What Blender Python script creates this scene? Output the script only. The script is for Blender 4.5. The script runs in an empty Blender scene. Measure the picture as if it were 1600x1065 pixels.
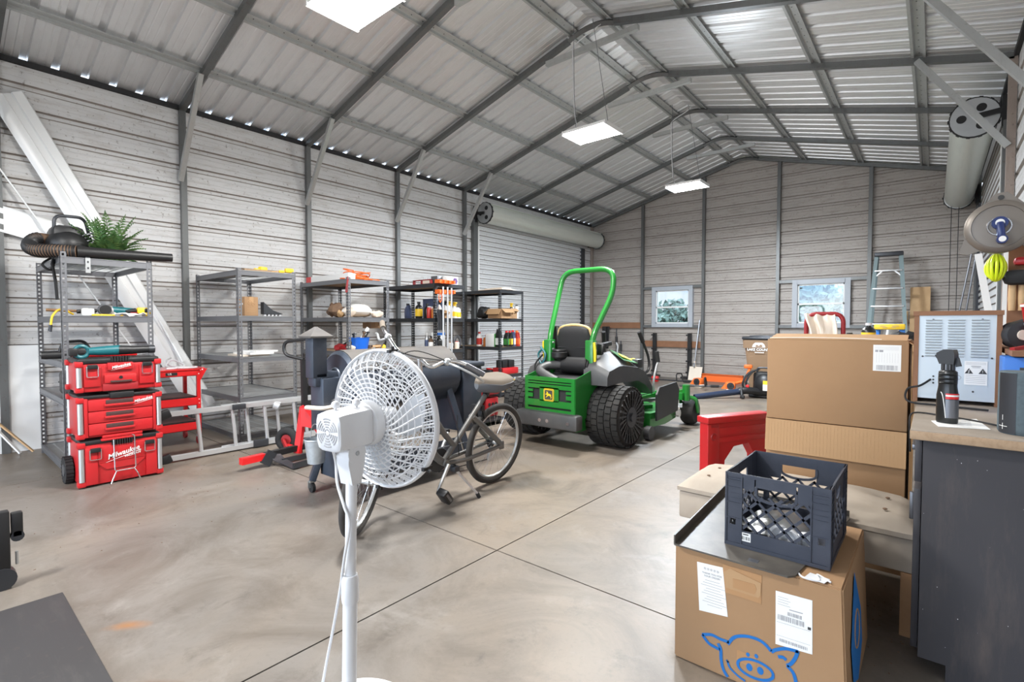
import bpy, bmesh, math, random
from mathutils import Vector as V, Matrix as M, Euler
random.seed(7)
SC = bpy.context.scene
COL = SC.collection
R = math.radians
PI = math.pi
MAT = {}

def mat(name, col, rough=.6, metal=0., spec=None, noise=None, alpha=None, emit=None, coat=0., bump=0.):
    """plain procedural material; noise=(scale, amount, colour2[, detail]) mixes a second colour in worn patches"""
    m = bpy.data.materials.new(name); m.use_nodes = True
    nt = m.node_tree; b = nt.nodes['Principled BSDF']
    c = (*col, 1.)
    b.inputs['Base Color'].default_value = c
    b.inputs['Roughness'].default_value = rough
    b.inputs['Metallic'].default_value = metal
    if spec is not None: b.inputs['Specular IOR Level'].default_value = spec
    if coat: b.inputs['Coat Weight'].default_value = coat
    if emit: b.inputs['Emission Color'].default_value = (*emit[0], 1); b.inputs['Emission Strength'].default_value = emit[1]
    if alpha is not None: b.inputs['Alpha'].default_value = alpha
    if noise:
        tc = nt.nodes.new('ShaderNodeTexCoord'); n = nt.nodes.new('ShaderNodeTexNoise')
        n.inputs['Scale'].default_value = noise[0]; n.inputs['Detail'].default_value = noise[3] if len(noise) > 3 else 6
        n.inputs['Roughness'].default_value = .65
        r = nt.nodes.new('ShaderNodeValToRGB'); r.color_ramp.elements[0].position = .42; r.color_ramp.elements[1].position = .72
        r.color_ramp.elements[0].color = c
        k = noise[1]; r.color_ramp.elements[1].color = tuple(col[i]*(1-k)+noise[2][i]*k for i in range(3)) + (1,)
        nt.links.new(tc.outputs['Object'], n.inputs['Vector']); nt.links.new(n.outputs['Fac'], r.inputs['Fac'])
        nt.links.new(r.outputs['Color'], b.inputs['Base Color'])
        if bump:
            bp = nt.nodes.new('ShaderNodeBump'); bp.inputs['Strength'].default_value = bump; bp.inputs['Distance'].default_value = .01
            nt.links.new(n.outputs['Fac'], bp.inputs['Height']); nt.links.new(bp.outputs['Normal'], b.inputs['Normal'])
    MAT[name] = m
    return m

def spl(pts, k=8, closed=False):
    """Catmull-Rom through pts"""
    P = [V(p) for p in pts]; n = len(P); out = []
    if n < 3: return P
    for i in range(n if closed else n-1):
        if closed: a, b, c, d = P[i-1], P[i], P[(i+1) % n], P[(i+2) % n]
        else: a, b, c, d = P[max(i-1, 0)], P[i], P[i+1], P[min(i+2, n-1)]
        for j in range(k):
            t = j/k
            out.append(.5*((2*b)+(c-a)*t+(2*a-5*b+4*c-d)*t*t+(3*b-a-3*c+d)*t**3))
    if not closed: out.append(P[-1])
    return out

def rounded(pts, r=.05, k=5):
    """polyline with rounded corners"""
    P = [V(p) for p in pts]; out = [P[0]]
    for i in range(1, len(P)-1):
        a, b, c = P[i-1], P[i], P[i+1]
        ra = min(r, (a-b).length*.49); rc = min(r, (c-b).length*.49)
        p = b+(a-b).normalized()*ra; q = b+(c-b).normalized()*rc
        for j in range(k+1):
            t = j/k; out.append(p*(1-t)**2+b*2*t*(1-t)+q*t*t)
    out.append(P[-1])
    return out

def frame(d, up=(0, 0, 1)):
    d = V(d).normalized(); u = V(up)
    if abs(d.dot(u)) > .98: u = V((1, 0, 0)) if abs(d.x) < .9 else V((0, 1, 0))
    x = u.cross(d).normalized(); y = d.cross(x)
    return x, y, d

class G:
    """collects shapes into one mesh"""
    def __init__(s, m=None):
        s.bm = bmesh.new(); s.mats = []; s.mi = 0; s.T = M()
        if m: s.m(m)
    def m(s, name):
        if name not in s.mats: s.mats.append(name)
        s.mi = s.mats.index(name); return s
    def vs(s, co): return [s.bm.verts.new(s.T @ V(c)) for c in co]
    def f(s, v, smooth=True):
        try:
            f = s.bm.faces.new(v)
        except ValueError: return None
        f.material_index = s.mi; f.smooth = smooth; return f
    def box(s, c, d, bev=0, rot=None, taper=None):
        hx, hy, hz = d[0]/2, d[1]/2, d[2]/2
        X = M.Translation(V(c))
        if rot: X = X @ Euler([R(a) for a in rot]).to_matrix().to_4x4()
        co = []
        for z in (-1, 1):
            k = (taper if taper and z > 0 else 1)
            kx, ky = k if isinstance(k, tuple) else (k, k)
            for x, y in ((-1, -1), (1, -1), (1, 1), (-1, 1)): co.append(X @ V((x*hx*kx, y*hy*ky, z*hz)))
        v = s.vs(co)
        fs = [s.f([v[i] for i in q]) for q in ((3, 2, 1, 0), (4, 5, 6, 7), (0, 1, 5, 4), (1, 2, 6, 5), (2, 3, 7, 6), (3, 0, 4, 7))]
        if bev:
            es = set(e for f in fs for e in f.edges)
            bmesh.ops.bevel(s.bm, geom=list(es), offset=min(bev, .49*min(d)), segments=2, affect='EDGES', profile=.5, material=s.mi)
        return s
    def bx(s, x0, x1, y0, y1, z0, z1, bev=0): return s.box(((x0+x1)/2, (y0+y1)/2, (z0+z1)/2), (abs(x1-x0), abs(y1-y0), abs(z1-z0)), bev)
    def bar(s, p, q, w, h, up=(0, 0, 1), bev=0):
        p, q = V(p), V(q); x, y, d = frame(q-p, up)
        Mx = M((x, y, d)).transposed().to_4x4(); Mx.translation = (p+q)/2
        old = s.T; s.T = old @ Mx; s.box((0, 0, 0), (w, h, (q-p).length), bev); s.T = old; return s
    def ring(s, c, x, y, r, n, ry=None, ph=0):
        ry = r if ry is None else ry
        return s.vs([V(c)+V(x)*(r*math.cos(2*PI*i/n+ph))+V(y)*(ry*math.sin(2*PI*i/n+ph)) for i in range(n)])
    def skin(s, rings, cap0=True, cap1=True, closed=False, flip=False):
        n = len(rings[0]); m = len(rings)
        for i in range(m if closed else m-1):
            a, b = rings[i], rings[(i+1) % m]
            for j in range(n):
                q = [a[j], a[(j+1) % n], b[(j+1) % n], b[j]]
                s.f(q[::-1] if flip else q)
        if not closed:
            if cap0: s.f(rings[0] if flip else rings[0][::-1], False)
            if cap1: s.f(rings[-1][::-1] if flip else rings[-1], False)
        return s
    def cyl(s, p, q, r, r2=None, n=16, cap=True):
        p, q = V(p), V(q); x, y, d = frame(q-p)
        return s.skin([s.ring(p, x, y, r, n), s.ring(q, x, y, r if r2 is None else r2, n)], cap, cap)
    def tube(s, pts, r, n=8, closed=False, cap=True, ell=None, up=None):
        P = [V(p) for p in pts]; m = len(P); rings = []
        px = None
        for i in range(m):
            d = (P[(i+1) % m]-P[i-1]) if closed else (P[min(i+1, m-1)]-P[max(i-1, 0)])
            if d.length < 1e-9: d = V((0, 0, 1))
            d.normalize()
            if px is None or up is not None: x, y, _ = frame(d, up if up is not None else (0, 0, 1))
            else:
                x = px-d*px.dot(d)
                if x.length < 1e-6: x, _, _ = frame(d)
                x.normalize(); y = d.cross(x)
            px = x
            ri = r[i] if isinstance(r, (list, tuple)) else r
            rings.append(s.ring(P[i], x, y, ri, n, ri*ell if ell else None))
        return s.skin(rings, cap, cap, closed)
    def lathe(s, prof, c=(0, 0, 0), ax=(0, 0, 1), n=24, up=(0, 1, 0), arc=None):
        """prof: (radius, distance along ax)"""
        x, y, d = frame(ax, up); rings = []
        for r, z in prof: rings.append(s.ring(V(c)+d*z, x, y, max(r, 1e-4), n))
        return s.skin(rings)
    def ball(s, c, r, n=14, rot=None, m=None):
        r = (r, r, r) if not isinstance(r, (tuple, list)) else r
        m = m or max(6, n//2); X = M.Translation(V(c))
        if rot: X = X @ Euler([R(a) for a in rot]).to_matrix().to_4x4()
        rings = []
        for i in range(1, m):
            t = PI*i/m; z = -math.cos(t); k = math.sin(t)
            rings.append(s.vs([X @ V((r[0]*k*math.cos(2*PI*j/n), r[1]*k*math.sin(2*PI*j/n), r[2]*z)) for j in range(n)]))
        a = s.vs([X @ V((0, 0, -r[2]))])[0]; b = s.vs([X @ V((0, 0, r[2]))])[0]
        s.skin(rings, False, False)
        for j in range(n):
            s.f([a, rings[0][(j+1) % n], rings[0][j]]); s.f([b, rings[-1][j], rings[-1][(j+1) % n]])
        return s
    def torus(s, c, ax, Rr, r, n=32, k=8, a0=0, a1=360, ell=1., up=(0, 0, 1)):
        x, y, d = frame(ax, up)
        full = abs(a1-a0) >= 360; rings = []
        m = n if full else n+1
        for i in range(m):
            t = R(a0+(a1-a0)*i/n); o = x*math.cos(t)+y*math.sin(t)
            rings.append(s.ring(V(c)+o*Rr, o, d, r, k, r*ell))
        return s.skin(rings, closed=full, flip=True)
    def prism(s, poly, o, u, v, depth, hole=None):
        """polygon in the plane (o, u, v), extruded by depth along u x v"""
        o, u, v = V(o), V(u).normalized(), V(v).normalized(); w = u.cross(v)
        a = s.vs([o+u*p[0]+v*p[1] for p in poly]); b = s.vs([o+u*p[0]+v*p[1]+w*depth for p in poly])
        n = len(poly)
        area = sum(poly[i][0]*poly[(i+1) % n][1]-poly[(i+1) % n][0]*poly[i][1] for i in range(n))
        pos = (area > 0) == (depth > 0)
        s.f(a[::-1] if pos else a, False); s.f(b if pos else b[::-1], False)
        for i in range(n):
            q = [a[i], a[(i+1) % n], b[(i+1) % n], b[i]]
            s.f(q if pos else q[::-1])
        return s
    def loft(s, secs, cap=True):
        """list of equal-length point loops"""
        return s.skin([s.vs(c) for c in secs], cap, cap)
    def sheet(s, grid, t=0):
        """grid[i][j] points; t thickness along the local normal"""
        rows = [s.vs(r) for r in grid]
        for i in range(len(rows)-1):
            for j in range(len(rows[0])-1): s.f([rows[i][j], rows[i][j+1], rows[i+1][j+1], rows[i+1][j]])
        if t:
            g2 = []
            for i, r in enumerate(grid):
                q = []
                for j, p in enumerate(r):
                    a = V(grid[min(i+1, len(grid)-1)][j])-V(grid[max(i-1, 0)][j]); b = V(r[min(j+1, len(r)-1)])-V(r[max(j-1, 0)])
                    nn = b.cross(a); nn = nn.normalized() if nn.length > 1e-9 else V((0, 0, 1)); q.append(V(p)-nn*t)
                g2.append(q)
            r2 = [s.vs(r) for r in g2]
            for i in range(len(r2)-1):
                for j in range(len(r2[0])-1): s.f([r2[i+1][j], r2[i+1][j+1], r2[i][j+1], r2[i][j]])
            I, J = len(rows)-1, len(rows[0])-1
            for j in range(J): s.f([rows[0][j+1], rows[0][j], r2[0][j], r2[0][j+1]]); s.f([rows[I][j], rows[I][j+1], r2[I][j+1], r2[I][j]])
            for i in range(I): s.f([rows[i][0], rows[i+1][0], r2[i+1][0], r2[i][0]]); s.f([rows[i+1][J], rows[i][J], r2[i][J], r2[i+1][J]])
        return s
    def text(s, body, o, u, v, size, depth=.0012, align='CENTER', shear=0, sx=1, bold=0):
        cu = bpy.data.curves.new('t', 'FONT'); cu.body = body; cu.size = size; cu.align_x = align; cu.align_y = 'CENTER'
        cu.shear = shear; cu.offset = bold; cu.resolution_u = 2
        ob = bpy.data.objects.new('t', cu); COL.objects.link(ob)
        bpy.context.view_layer.update()
        me = bpy.data.meshes.new_from_object(ob.evaluated_get(bpy.context.evaluated_depsgraph_get()))
        u, v = V(u).normalized(), V(v).normalized(); w = u.cross(v)
        vv = s.vs([V(o)+u*p.co.x*sx+v*p.co.y+w*depth for p in me.vertices])
        for p in me.polygons: s.f([vv[i] for i in p.vertices], False)
        bpy.data.objects.remove(ob); bpy.data.curves.remove(cu); bpy.data.meshes.remove(me)
        return s
    def stroke(s, pts, o, u, v, w, depth=.0012):
        """flat line of width w through 2-d pts in the plane (o, u, v)"""
        u, v = V(u).normalized(), V(v).normalized(); nn = u.cross(v); L = []; n = len(pts)
        ww = w if isinstance(w, (list, tuple)) else [w]*n
        for i in range(n):
            a, b = pts[max(i-1, 0)], pts[min(i+1, n-1)]; dx, dy = b[0]-a[0], b[1]-a[1]; l = math.hypot(dx, dy) or 1
            px, py = -dy/l*ww[i]/2, dx/l*ww[i]/2
            L.append(s.vs([V(o)+u*(pts[i][0]+k*px)+v*(pts[i][1]+k*py)+nn*depth for k in (-1, 1)]))
        for i in range(n-1): s.f([L[i][0], L[i+1][0], L[i+1][1], L[i][1]], False)
        return s
    def build(s, name, parent=None, label=None, cat=None, group=None, kind=None, loc=None, rz=0, sharp=38, **kw):
        me = bpy.data.meshes.new(name)
        bmesh.ops.remove_doubles(s.bm, verts=s.bm.verts, dist=1e-6) if kw.get('weld') else None
        s.bm.normal_update(); s.bm.to_mesh(me); s.bm.free()
        me.set_sharp_from_angle(angle=R(sharp))
        for n in s.mats: me.materials.append(MAT[n])
        o = bpy.data.objects.new(name, me); COL.objects.link(o)
        if parent: o.parent = parent
        if loc: o.location = loc
        if rz: o.rotation_euler.z = R(rz)
        tag(o, label, cat, group, kind)
        return o

def tag(o, label=None, cat=None, group=None, kind=None):
    if label: o['label'] = label
    if cat: o['category'] = cat
    if group: o['group'] = group
    if kind: o['kind'] = kind
    return o

def thing(name, label, cat, loc=(0, 0, 0), rz=0, group=None):
    o = bpy.data.objects.new(name, None); COL.objects.link(o); o.empty_display_size = .05
    o.location = loc; o.rotation_euler.z = R(rz)
    return tag(o, label, cat, group)

def dup(root, loc=None, rz=None, label=None, parent=None):
    r = root.copy(); COL.objects.link(r)
    if parent: r.parent = parent
    if loc is not None: r.location = loc
    if rz is not None: r.rotation_euler.z = R(rz)
    if label: r['label'] = label
    for ch in root.children: dup(ch, parent=r)
    return r
# ---------- materials ----------
def dirty_metal(name, col, dirt, rough, metal, axis, scale=1., specks=.55):
    """ribbed sheet metal with dirt that streaks along the ribs; axis = the rib direction"""
    m = bpy.data.materials.new(name); m.use_nodes = True; nt = m.node_tree; b = nt.nodes['Principled BSDF']; N = nt.nodes.new; L = nt.links.new
    tc = N('ShaderNodeTexCoord'); mp = N('ShaderNodeMapping'); n1 = N('ShaderNodeTexNoise'); n2 = N('ShaderNodeTexNoise')
    s = [9*scale, 9*scale, 9*scale]; s['XYZ'.index(axis)] = 1.6*scale
    mp.inputs['Scale'].default_value = s
    L(tc.outputs['Object'], mp.inputs['Vector']); L(mp.outputs['Vector'], n1.inputs['Vector']); L(tc.outputs['Object'], n2.inputs['Vector'])
    n1.inputs['Scale'].default_value = 2.2; n1.inputs['Detail'].default_value = 8; n1.inputs['Roughness'].default_value = .72
    n2.inputs['Scale'].default_value = 34; n2.inputs['Detail'].default_value = 4
    r1 = N('ShaderNodeValToRGB'); r1.color_ramp.elements[0].position = .50; r1.color_ramp.elements[1].position = .92
    r1.color_ramp.elements[0].color = (*col, 1); r1.color_ramp.elements[1].color = (*dirt, 1)
    r2 = N('ShaderNodeValToRGB'); r2.color_ramp.elements[0].position = .63; r2.color_ramp.elements[1].position = .72
    r2.color_ramp.elements[0].color = (0, 0, 0, 1); r2.color_ramp.elements[1].color = (specks, specks, specks, 1)
    mx = N('ShaderNodeMixRGB'); mx.inputs['Color2'].default_value = (.12, .09, .07, 1)
    L(n1.outputs['Fac'], r1.inputs['Fac']); L(n2.outputs['Fac'], r2.inputs['Fac']); L(r1.outputs['Color'], mx.inputs['Color1']); L(r2.outputs['Color'], mx.inputs['Fac'])
    L(mx.outputs['Color'], b.inputs['Base Color'])
    b.inputs['Roughness'].default_value = rough; b.inputs['Metallic'].default_value = metal
    MAT[name] = m

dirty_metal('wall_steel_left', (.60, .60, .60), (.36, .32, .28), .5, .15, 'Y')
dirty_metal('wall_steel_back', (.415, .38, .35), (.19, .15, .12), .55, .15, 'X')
dirty_metal('roof_steel', (.80, .805, .81), (.66, .665, .67), .40, .65, 'X', .5, 0.)
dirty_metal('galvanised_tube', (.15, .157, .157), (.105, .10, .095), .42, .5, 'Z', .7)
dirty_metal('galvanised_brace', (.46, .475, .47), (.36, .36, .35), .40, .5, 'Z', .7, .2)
dirty_metal('door_curtain_steel', (.74, .755, .77), (.60, .59, .58), .4, .25, 'Y', .6)
dirty_metal('coil_steel', (.72, .755, .70), (.62, .64, .60), .33, .4, 'Y', .3, .1)
dirty_metal('rusty_post', (.30, .25, .22), (.17, .10, .07), .7, .2, 'Z')
dirty_metal('rib_dark', (.30, .27, .245), (.13, .10, .08), .7, 0., 'Y')  # darker brown-grey for the rib flanks and their edge strips
mat('dark_gap', (.02, .02, .022), .8)
mat('black_plastic', (.011, .011, .012), .45)
mat('black_rubber', (.014, .014, .015), .8)
mat('dark_steel', (.05, .053, .06), .42, .5)
mat('grey_steel', (.17, .175, .19), .38, .7)
mat('shelf_grey', (.20, .205, .22), .4, .6)
mat('shelf_dark', (.035, .038, .043), .45, .3)
mat('white_paint', (.78, .78, .77), .4)
mat('white_plastic', (.66, .67, .69), .38)
mat('chrome', (.75, .76, .78), .16, 1.)
mat('aluminium', (.60, .61, .62), .36, .6)
mat('zinc', (.55, .57, .58), .35, .8)
mat('red_paint', (.62, .012, .014), .35, coat=.3)
mat('red_plastic', (.46, .012, .016), .42, noise=(5, .5, (.36, .025, .025)))
mat('dark_red', (.30, .012, .016), .5)
mat('cardboard', (.345, .205, .105), .85, noise=(3, .5, (.29, .165, .082)))
mat('cardboard_light', (.43, .265, .135), .85)
mat('paper_white', (.80, .80, .78), .8)
mat('ink', (.05, .05, .05), .8)
mat('grey_ink', (.35, .35, .36), .8)
mat('wood', (.30, .165, .08), .7, noise=(6, .7, (.20, .10, .045)))
mat('pine', (.58, .38, .20), .7, noise=(5, .6, (.44, .26, .12)))
mat('board_brown', (.26, .125, .065), .75, noise=(7, .6, (.17, .08, .04)))
mat('particle_board', (.37, .255, .16), .85, noise=(60, .7, (.24, .155, .09)))
mat('orange', (.85, .16, .025), .45)
mat('yellow', (.85, .56, .03), .45)
mat('blue', (.02, .15, .55), .45)
mat('teal', (.008, .115, .135), .4)
mat('cream_cloth', (.74, .65, .55), .95)
mat('brown', (.15, .09, .055), .75)
mat('pull_dark', (.055, .022, .02), .6)
mat('dusty_top', (.27, .225, .18), .9, noise=(5, .6, (.36, .31, .25)))
mat('white_trim', (.80, .81, .81), .35, .1)
mat('led', (.9, .9, .9), .5, emit=((1., .985, .96), 14.))

def floor_mat():
    m = bpy.data.materials.new('concrete'); m.use_nodes = True; nt = m.node_tree; b = nt.nodes['Principled BSDF']; N = nt.nodes.new; L = nt.links.new
    tc = N('ShaderNodeTexCoord')
    def noise(sc, det, ro, lo, hi, dist=0):
        n = N('ShaderNodeTexNoise'); n.inputs['Scale'].default_value = sc; n.inputs['Detail'].default_value = det; n.inputs['Roughness'].default_value = ro
        n.inputs['Distortion'].default_value = dist
        L(tc.outputs['Object'], n.inputs['Vector']); r = N('ShaderNodeMapRange'); r.inputs[1].default_value = lo; r.inputs[2].default_value = hi
        L(n.outputs['Fac'], r.inputs['Value']); return r.outputs[0]
    def mix(fac, a, bcol, k=1.):
        x = N('ShaderNodeMixRGB')
        if k != 1.:
            mu = N('ShaderNodeMath'); mu.operation = 'MULTIPLY'; mu.inputs[1].default_value = k; L(fac, mu.inputs[0]); fac = mu.outputs[0]
        L(fac, x.inputs['Fac'])
        if isinstance(a, tuple): x.inputs['Color1'].default_value = (*a, 1)
        else: L(a, x.inputs['Color1'])
        x.inputs['Color2'].default_value = (*bcol, 1); return x.outputs['Color']
    c = mix(noise(.55, 5, .6, .40, .60, .6), (.200, .163, .126), (.158, .143, .128))
    c = mix(noise(1.5, 9, .72, .45, .68, 1.0), c, (.095, .078, .062), .85)
    c = mix(noise(5.2, 8, .75, .57, .72, .4), c, (.078, .066, .055), .7)
    c = mix(noise(2.6, 7, .7, .55, .70, .5), c, (.25, .235, .215), .5)
    c = mix(noise(46, 4, .6, .55, .8), c, (.10, .086, .072), .4)
    # worn, browner strip along the left wall
    sx = N('ShaderNodeSeparateXYZ'); L(tc.outputs['Object'], sx.inputs[0]); r = N('ShaderNodeMapRange'); r.inputs[1].default_value = -3.6; r.inputs[2].default_value = -6.6
    L(sx.outputs['X'], r.inputs['Value'])
    c = mix(r.outputs[0], c, (.115, .088, .066), .5)
    # two rust stains
    def blob(x, y, rx, ry, ang, col, k, c):
        mp = N('ShaderNodeMapping'); mp.vector_type = 'TEXTURE'; mp.inputs['Location'].default_value = (x, y, 0); mp.inputs['Rotation'].default_value = (0, 0, R(ang)); mp.inputs['Scale'].default_value = (rx, ry, 1)
        L(tc.outputs['Object'], mp.inputs['Vector']); n = N('ShaderNodeTexNoise'); n.inputs['Scale'].default_value = 9; L(tc.outputs['Object'], n.inputs['Vector'])
        ln = N('ShaderNodeVectorMath'); ln.operation = 'LENGTH'; L(mp.outputs['Vector'], ln.inputs[0])
        ad = N('ShaderNodeMath'); ad.operation = 'ADD'; L(ln.outputs['Value'], ad.inputs[0]); L(n.outputs['Fac'], ad.inputs[1])
        q = N('ShaderNodeMapRange'); q.inputs[1].default_value = 1.35; q.inputs[2].default_value = .55; L(ad.outputs[0], q.inputs['Value'])
        return mix(q.outputs[0], c, col, k)
    c = blob(-2.48, .53, .12, .05, 50, (.26, .115, .038), .8, c)
    c = blob(-1.98, .50, .11, .05, 35, (.12, .05, .022), .85, c)
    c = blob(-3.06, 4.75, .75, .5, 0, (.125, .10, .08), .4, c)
    L(c, b.inputs['Base Color'])
    b.inputs['Roughness'].default_value = .42
    bp = N('ShaderNodeBump'); bp.inputs['Strength'].default_value = .08; bp.inputs['Distance'].default_value = .01
    n = N('ShaderNodeTexNoise'); n.inputs['Scale'].default_value = 30; n.inputs['Detail'].default_value = 6; L(tc.outputs['Object'], n.inputs['Vector']); L(n.outputs['Fac'], bp.inputs['Height']); L(bp.outputs['Normal'], b.inputs['Normal'])
    MAT['concrete'] = m
floor_mat()

# ---------- the building ----------
XL, XR, YB, YF, EAVE, RX = -6.75, .55, 11.25, -3.6, 3.66, -3.1
SL = .2667                                    # roof slope
def zr(x): return 3.75 + SL*(x-XL) if x < RX else 3.75 + SL*(XR-x)   # roof sheet underside
ZR = zr(RX)

g = G('concrete')                             # slab in pieces, the saw cuts are grooves between them
J = .004
xs = [XL-.3, -5.35, -1.785, 1.0]; ys = [-7.5, -3.05, 2.0, 7.05, YB+.25]
for i in range(len(xs)-1):
    for j in range(len(ys)-1): g.bx(xs[i]+(J if i else 0), xs[i+1]-J, ys[j]+J, ys[j+1]-J, -.12, 0)
g.m('dark_gap'); g.bx(xs[0], xs[-1], ys[0], ys[-1], -.2, -.012)
g.build('floor', kind='structure')

def rib_profile(z0, z1, first, pitch, deep=.02):
    """sheet section from the inside: flats with recessed trapezoid ribs and two faint stiffeners between them"""
    pr = [(z0, 0.)]
    z = first
    while z < z1+pitch:
        for q, d in ((-.036, 0), (-.027, deep), (-.019, deep), (.012, deep), (.020, deep), (.028, 0), (.075, 0), (.079, .0025), (.087, .0025), (.091, 0), (.140, 0), (.144, .0025), (.152, .0025), (.156, 0)):
            if z0 < z+q < z1: pr.append((z+q, d))
        z += pitch
    pr.append((z1, 0.)); return pr

def sheet_wall(name, m, origin, along, out, length, z0, z1, first, holes=(), top=None, edges=True):
    """ribs run along 'along'; holes = (s0, s1, z0, z1) left open; top(s) = height of the wall at s"""
    g = G(m); along, out = V(along), V(out); up = V((0, 0, 1)); gm = 'rib_dark'
    cuts = sorted({0., length} | {c for h in holes for c in h[:2]})
    if top: cuts = sorted(set(cuts) | {RX-XL} | {i*length/24 for i in range(25)})
    for a, b in zip(cuts, cuts[1:]):
        zz = [(z0, z1)]
        for h in holes:
            if h[0] <= a and b <= h[1]: zz = [(z0, h[2]), (h[3], z1)]
        for lo, hi in zz:
            if hi-lo < .01: continue
            pr = rib_profile(lo, hi, first, .2275)
            for (za, da), (zb, db) in zip(pr, pr[1:]):
                q = []
                for s_, z, d in ((a, za, da), (b, za, da), (b, zb, db), (a, zb, db)):
                    if top: z = min(z, top(s_))
                    q.append(V(origin)+along*s_+out*d+up*z)
                if (q[2]-q[1]).length < 1e-5 and (q[3]-q[0]).length < 1e-5: continue
                co = []
                for p in q:
                    if not co or (p-co[-1]).length > 1e-6: co.append(p)
                if len(co) < 3: continue
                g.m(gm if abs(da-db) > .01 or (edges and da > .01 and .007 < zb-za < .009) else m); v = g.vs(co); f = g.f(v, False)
                if f:
                    f.normal_update()
                    if f.normal.dot(out) > 0: f.normal_flip()
    return g.build(name, kind='structure')

F0 = .09
WINS = [(-5.03, -4.18), (-2.10, -1.25)]
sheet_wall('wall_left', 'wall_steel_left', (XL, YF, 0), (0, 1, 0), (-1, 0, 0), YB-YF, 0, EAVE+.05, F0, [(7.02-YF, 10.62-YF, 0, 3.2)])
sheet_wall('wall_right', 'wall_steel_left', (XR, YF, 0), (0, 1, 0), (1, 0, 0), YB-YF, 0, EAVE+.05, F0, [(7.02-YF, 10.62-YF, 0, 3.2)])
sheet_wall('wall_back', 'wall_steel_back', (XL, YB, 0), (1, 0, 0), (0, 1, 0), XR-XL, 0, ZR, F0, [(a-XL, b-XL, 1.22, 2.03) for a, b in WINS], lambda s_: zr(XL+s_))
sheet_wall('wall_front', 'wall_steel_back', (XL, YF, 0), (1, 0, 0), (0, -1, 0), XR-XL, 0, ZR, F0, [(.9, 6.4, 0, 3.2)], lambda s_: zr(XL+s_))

g = G('roof_steel')                            # roof: ribs run up the slope
pr = rib_profile(YF-.3, YB+.1, .06, .2286, .032)
for x0, x1 in ((XL-.02, RX), (RX, XR+.02)):
    for (ya, da), (yb, db) in zip(pr, pr[1:]):
        v = g.vs([(x0, ya, zr(x0)+da), (x1, ya, zr(x1)+da), (x1, yb, zr(x1)+db), (x0, yb, zr(x0)+db)])
        f = g.f(v, False); f.normal_update()
        if f.normal.z > 0: f.normal_flip()
g.build('ceiling', kind='structure')
for x in (XL, XR):                              # dark closure strip under the eaves
    s = 1 if x < 0 else -1
    G('dark_gap').bx(x-.03*s, x+.035*s, YF, YB, EAVE+.035, EAVE+.084).build('trim_1' if s > 0 else 'trim_2', kind='structure')

FR = [.54+1.523*k for k in range(-2, 8)]; FR[-1] = 11.17
T = .06
for i, y in enumerate(FR):                      # portal frames of square tube
    fr = thing('steel_frame', None, None); tag(fr, kind='structure')
    zb = lambda x: zr(x)-.026-T/2
    back = i == len(FR)-1
    for sx, x in ((1, XL+.036), (-1, XR-.036)):
        m_ = 'rusty_post' if (sx < 0 and i == 6) or (back and sx > 0) else 'galvanised_tube'
        over_door = 7. < y < 10.6
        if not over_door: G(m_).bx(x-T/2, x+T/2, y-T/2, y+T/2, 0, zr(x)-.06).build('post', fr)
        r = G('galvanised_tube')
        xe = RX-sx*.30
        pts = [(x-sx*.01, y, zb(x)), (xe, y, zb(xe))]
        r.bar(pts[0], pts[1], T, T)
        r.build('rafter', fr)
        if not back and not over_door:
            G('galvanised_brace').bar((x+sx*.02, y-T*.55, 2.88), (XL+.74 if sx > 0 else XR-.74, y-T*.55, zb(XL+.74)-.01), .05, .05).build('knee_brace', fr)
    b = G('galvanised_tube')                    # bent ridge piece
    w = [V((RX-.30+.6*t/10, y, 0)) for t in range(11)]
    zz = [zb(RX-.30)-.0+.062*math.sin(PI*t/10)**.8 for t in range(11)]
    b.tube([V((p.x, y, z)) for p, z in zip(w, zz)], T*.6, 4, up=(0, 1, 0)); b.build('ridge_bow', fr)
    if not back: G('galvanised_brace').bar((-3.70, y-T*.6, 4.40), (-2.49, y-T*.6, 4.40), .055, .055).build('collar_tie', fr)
def hat(g, x, y0, y1, sl):
    """hat channel open upward under the roof sheet"""
    u = V((1, 0, sl)).normalized(); w = V((-sl, 0, 1)).normalized(); o = V((x, 0, zr(x)))
    sec = [(-.062, -.030), (-.062, -.027), (-.040, -.027), (-.031, -.001), (.031, -.001), (.040, -.027), (.062, -.027), (.062, -.030), (.037, -.030), (.029, -.004), (-.029, -.004), (-.037, -.030)]
    a = [o+u*p+w*q for p, q in sec]
    g.loft([[V((p.x, y0, p.z)) for p in a], [V((p.x, y1, p.z)) for p in a]])
for k, x in enumerate((-6.03, -5.12, -4.21, -3.33)):
    for sx in (1, -1):
        g = G('galvanised_brace'); xx = x if sx > 0 else XL+XR-x
        hat(g, xx, YF, YB, SL*sx); g.m('dark_gap')
        for k_ in range(60):
            y_ = 2.2+k_*.15; p_ = V((xx, y_, zr(xx)-.0046)); n_ = V((-SL*sx, 0, 1)).normalized(); g.cyl(p_, p_-n_*.0008, .006, n=8)
        g.build('trim_%d' % (3+2*k+(sx < 0)), kind='structure')
g = G('roof_steel')                             # ridge cap
g.loft([[(RX-.12, y, zr(RX-.12)+.024), (RX, y, ZR+.024), (RX+.12, y, zr(RX-.12)+.024), (RX, y, ZR+.035)] for y in (YF, YB)])
g.build('trim_11', kind='structure')
n = 12
for x in (-5.33, -3.90, -2.42, -.92):           # back wall posts
    G('galvanised_tube').bx(x-T/2, x+T/2, YB-.10, YB-.035, 0, zr(x)-.09).build('trim_%d' % n, kind='structure'); n += 1
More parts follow.
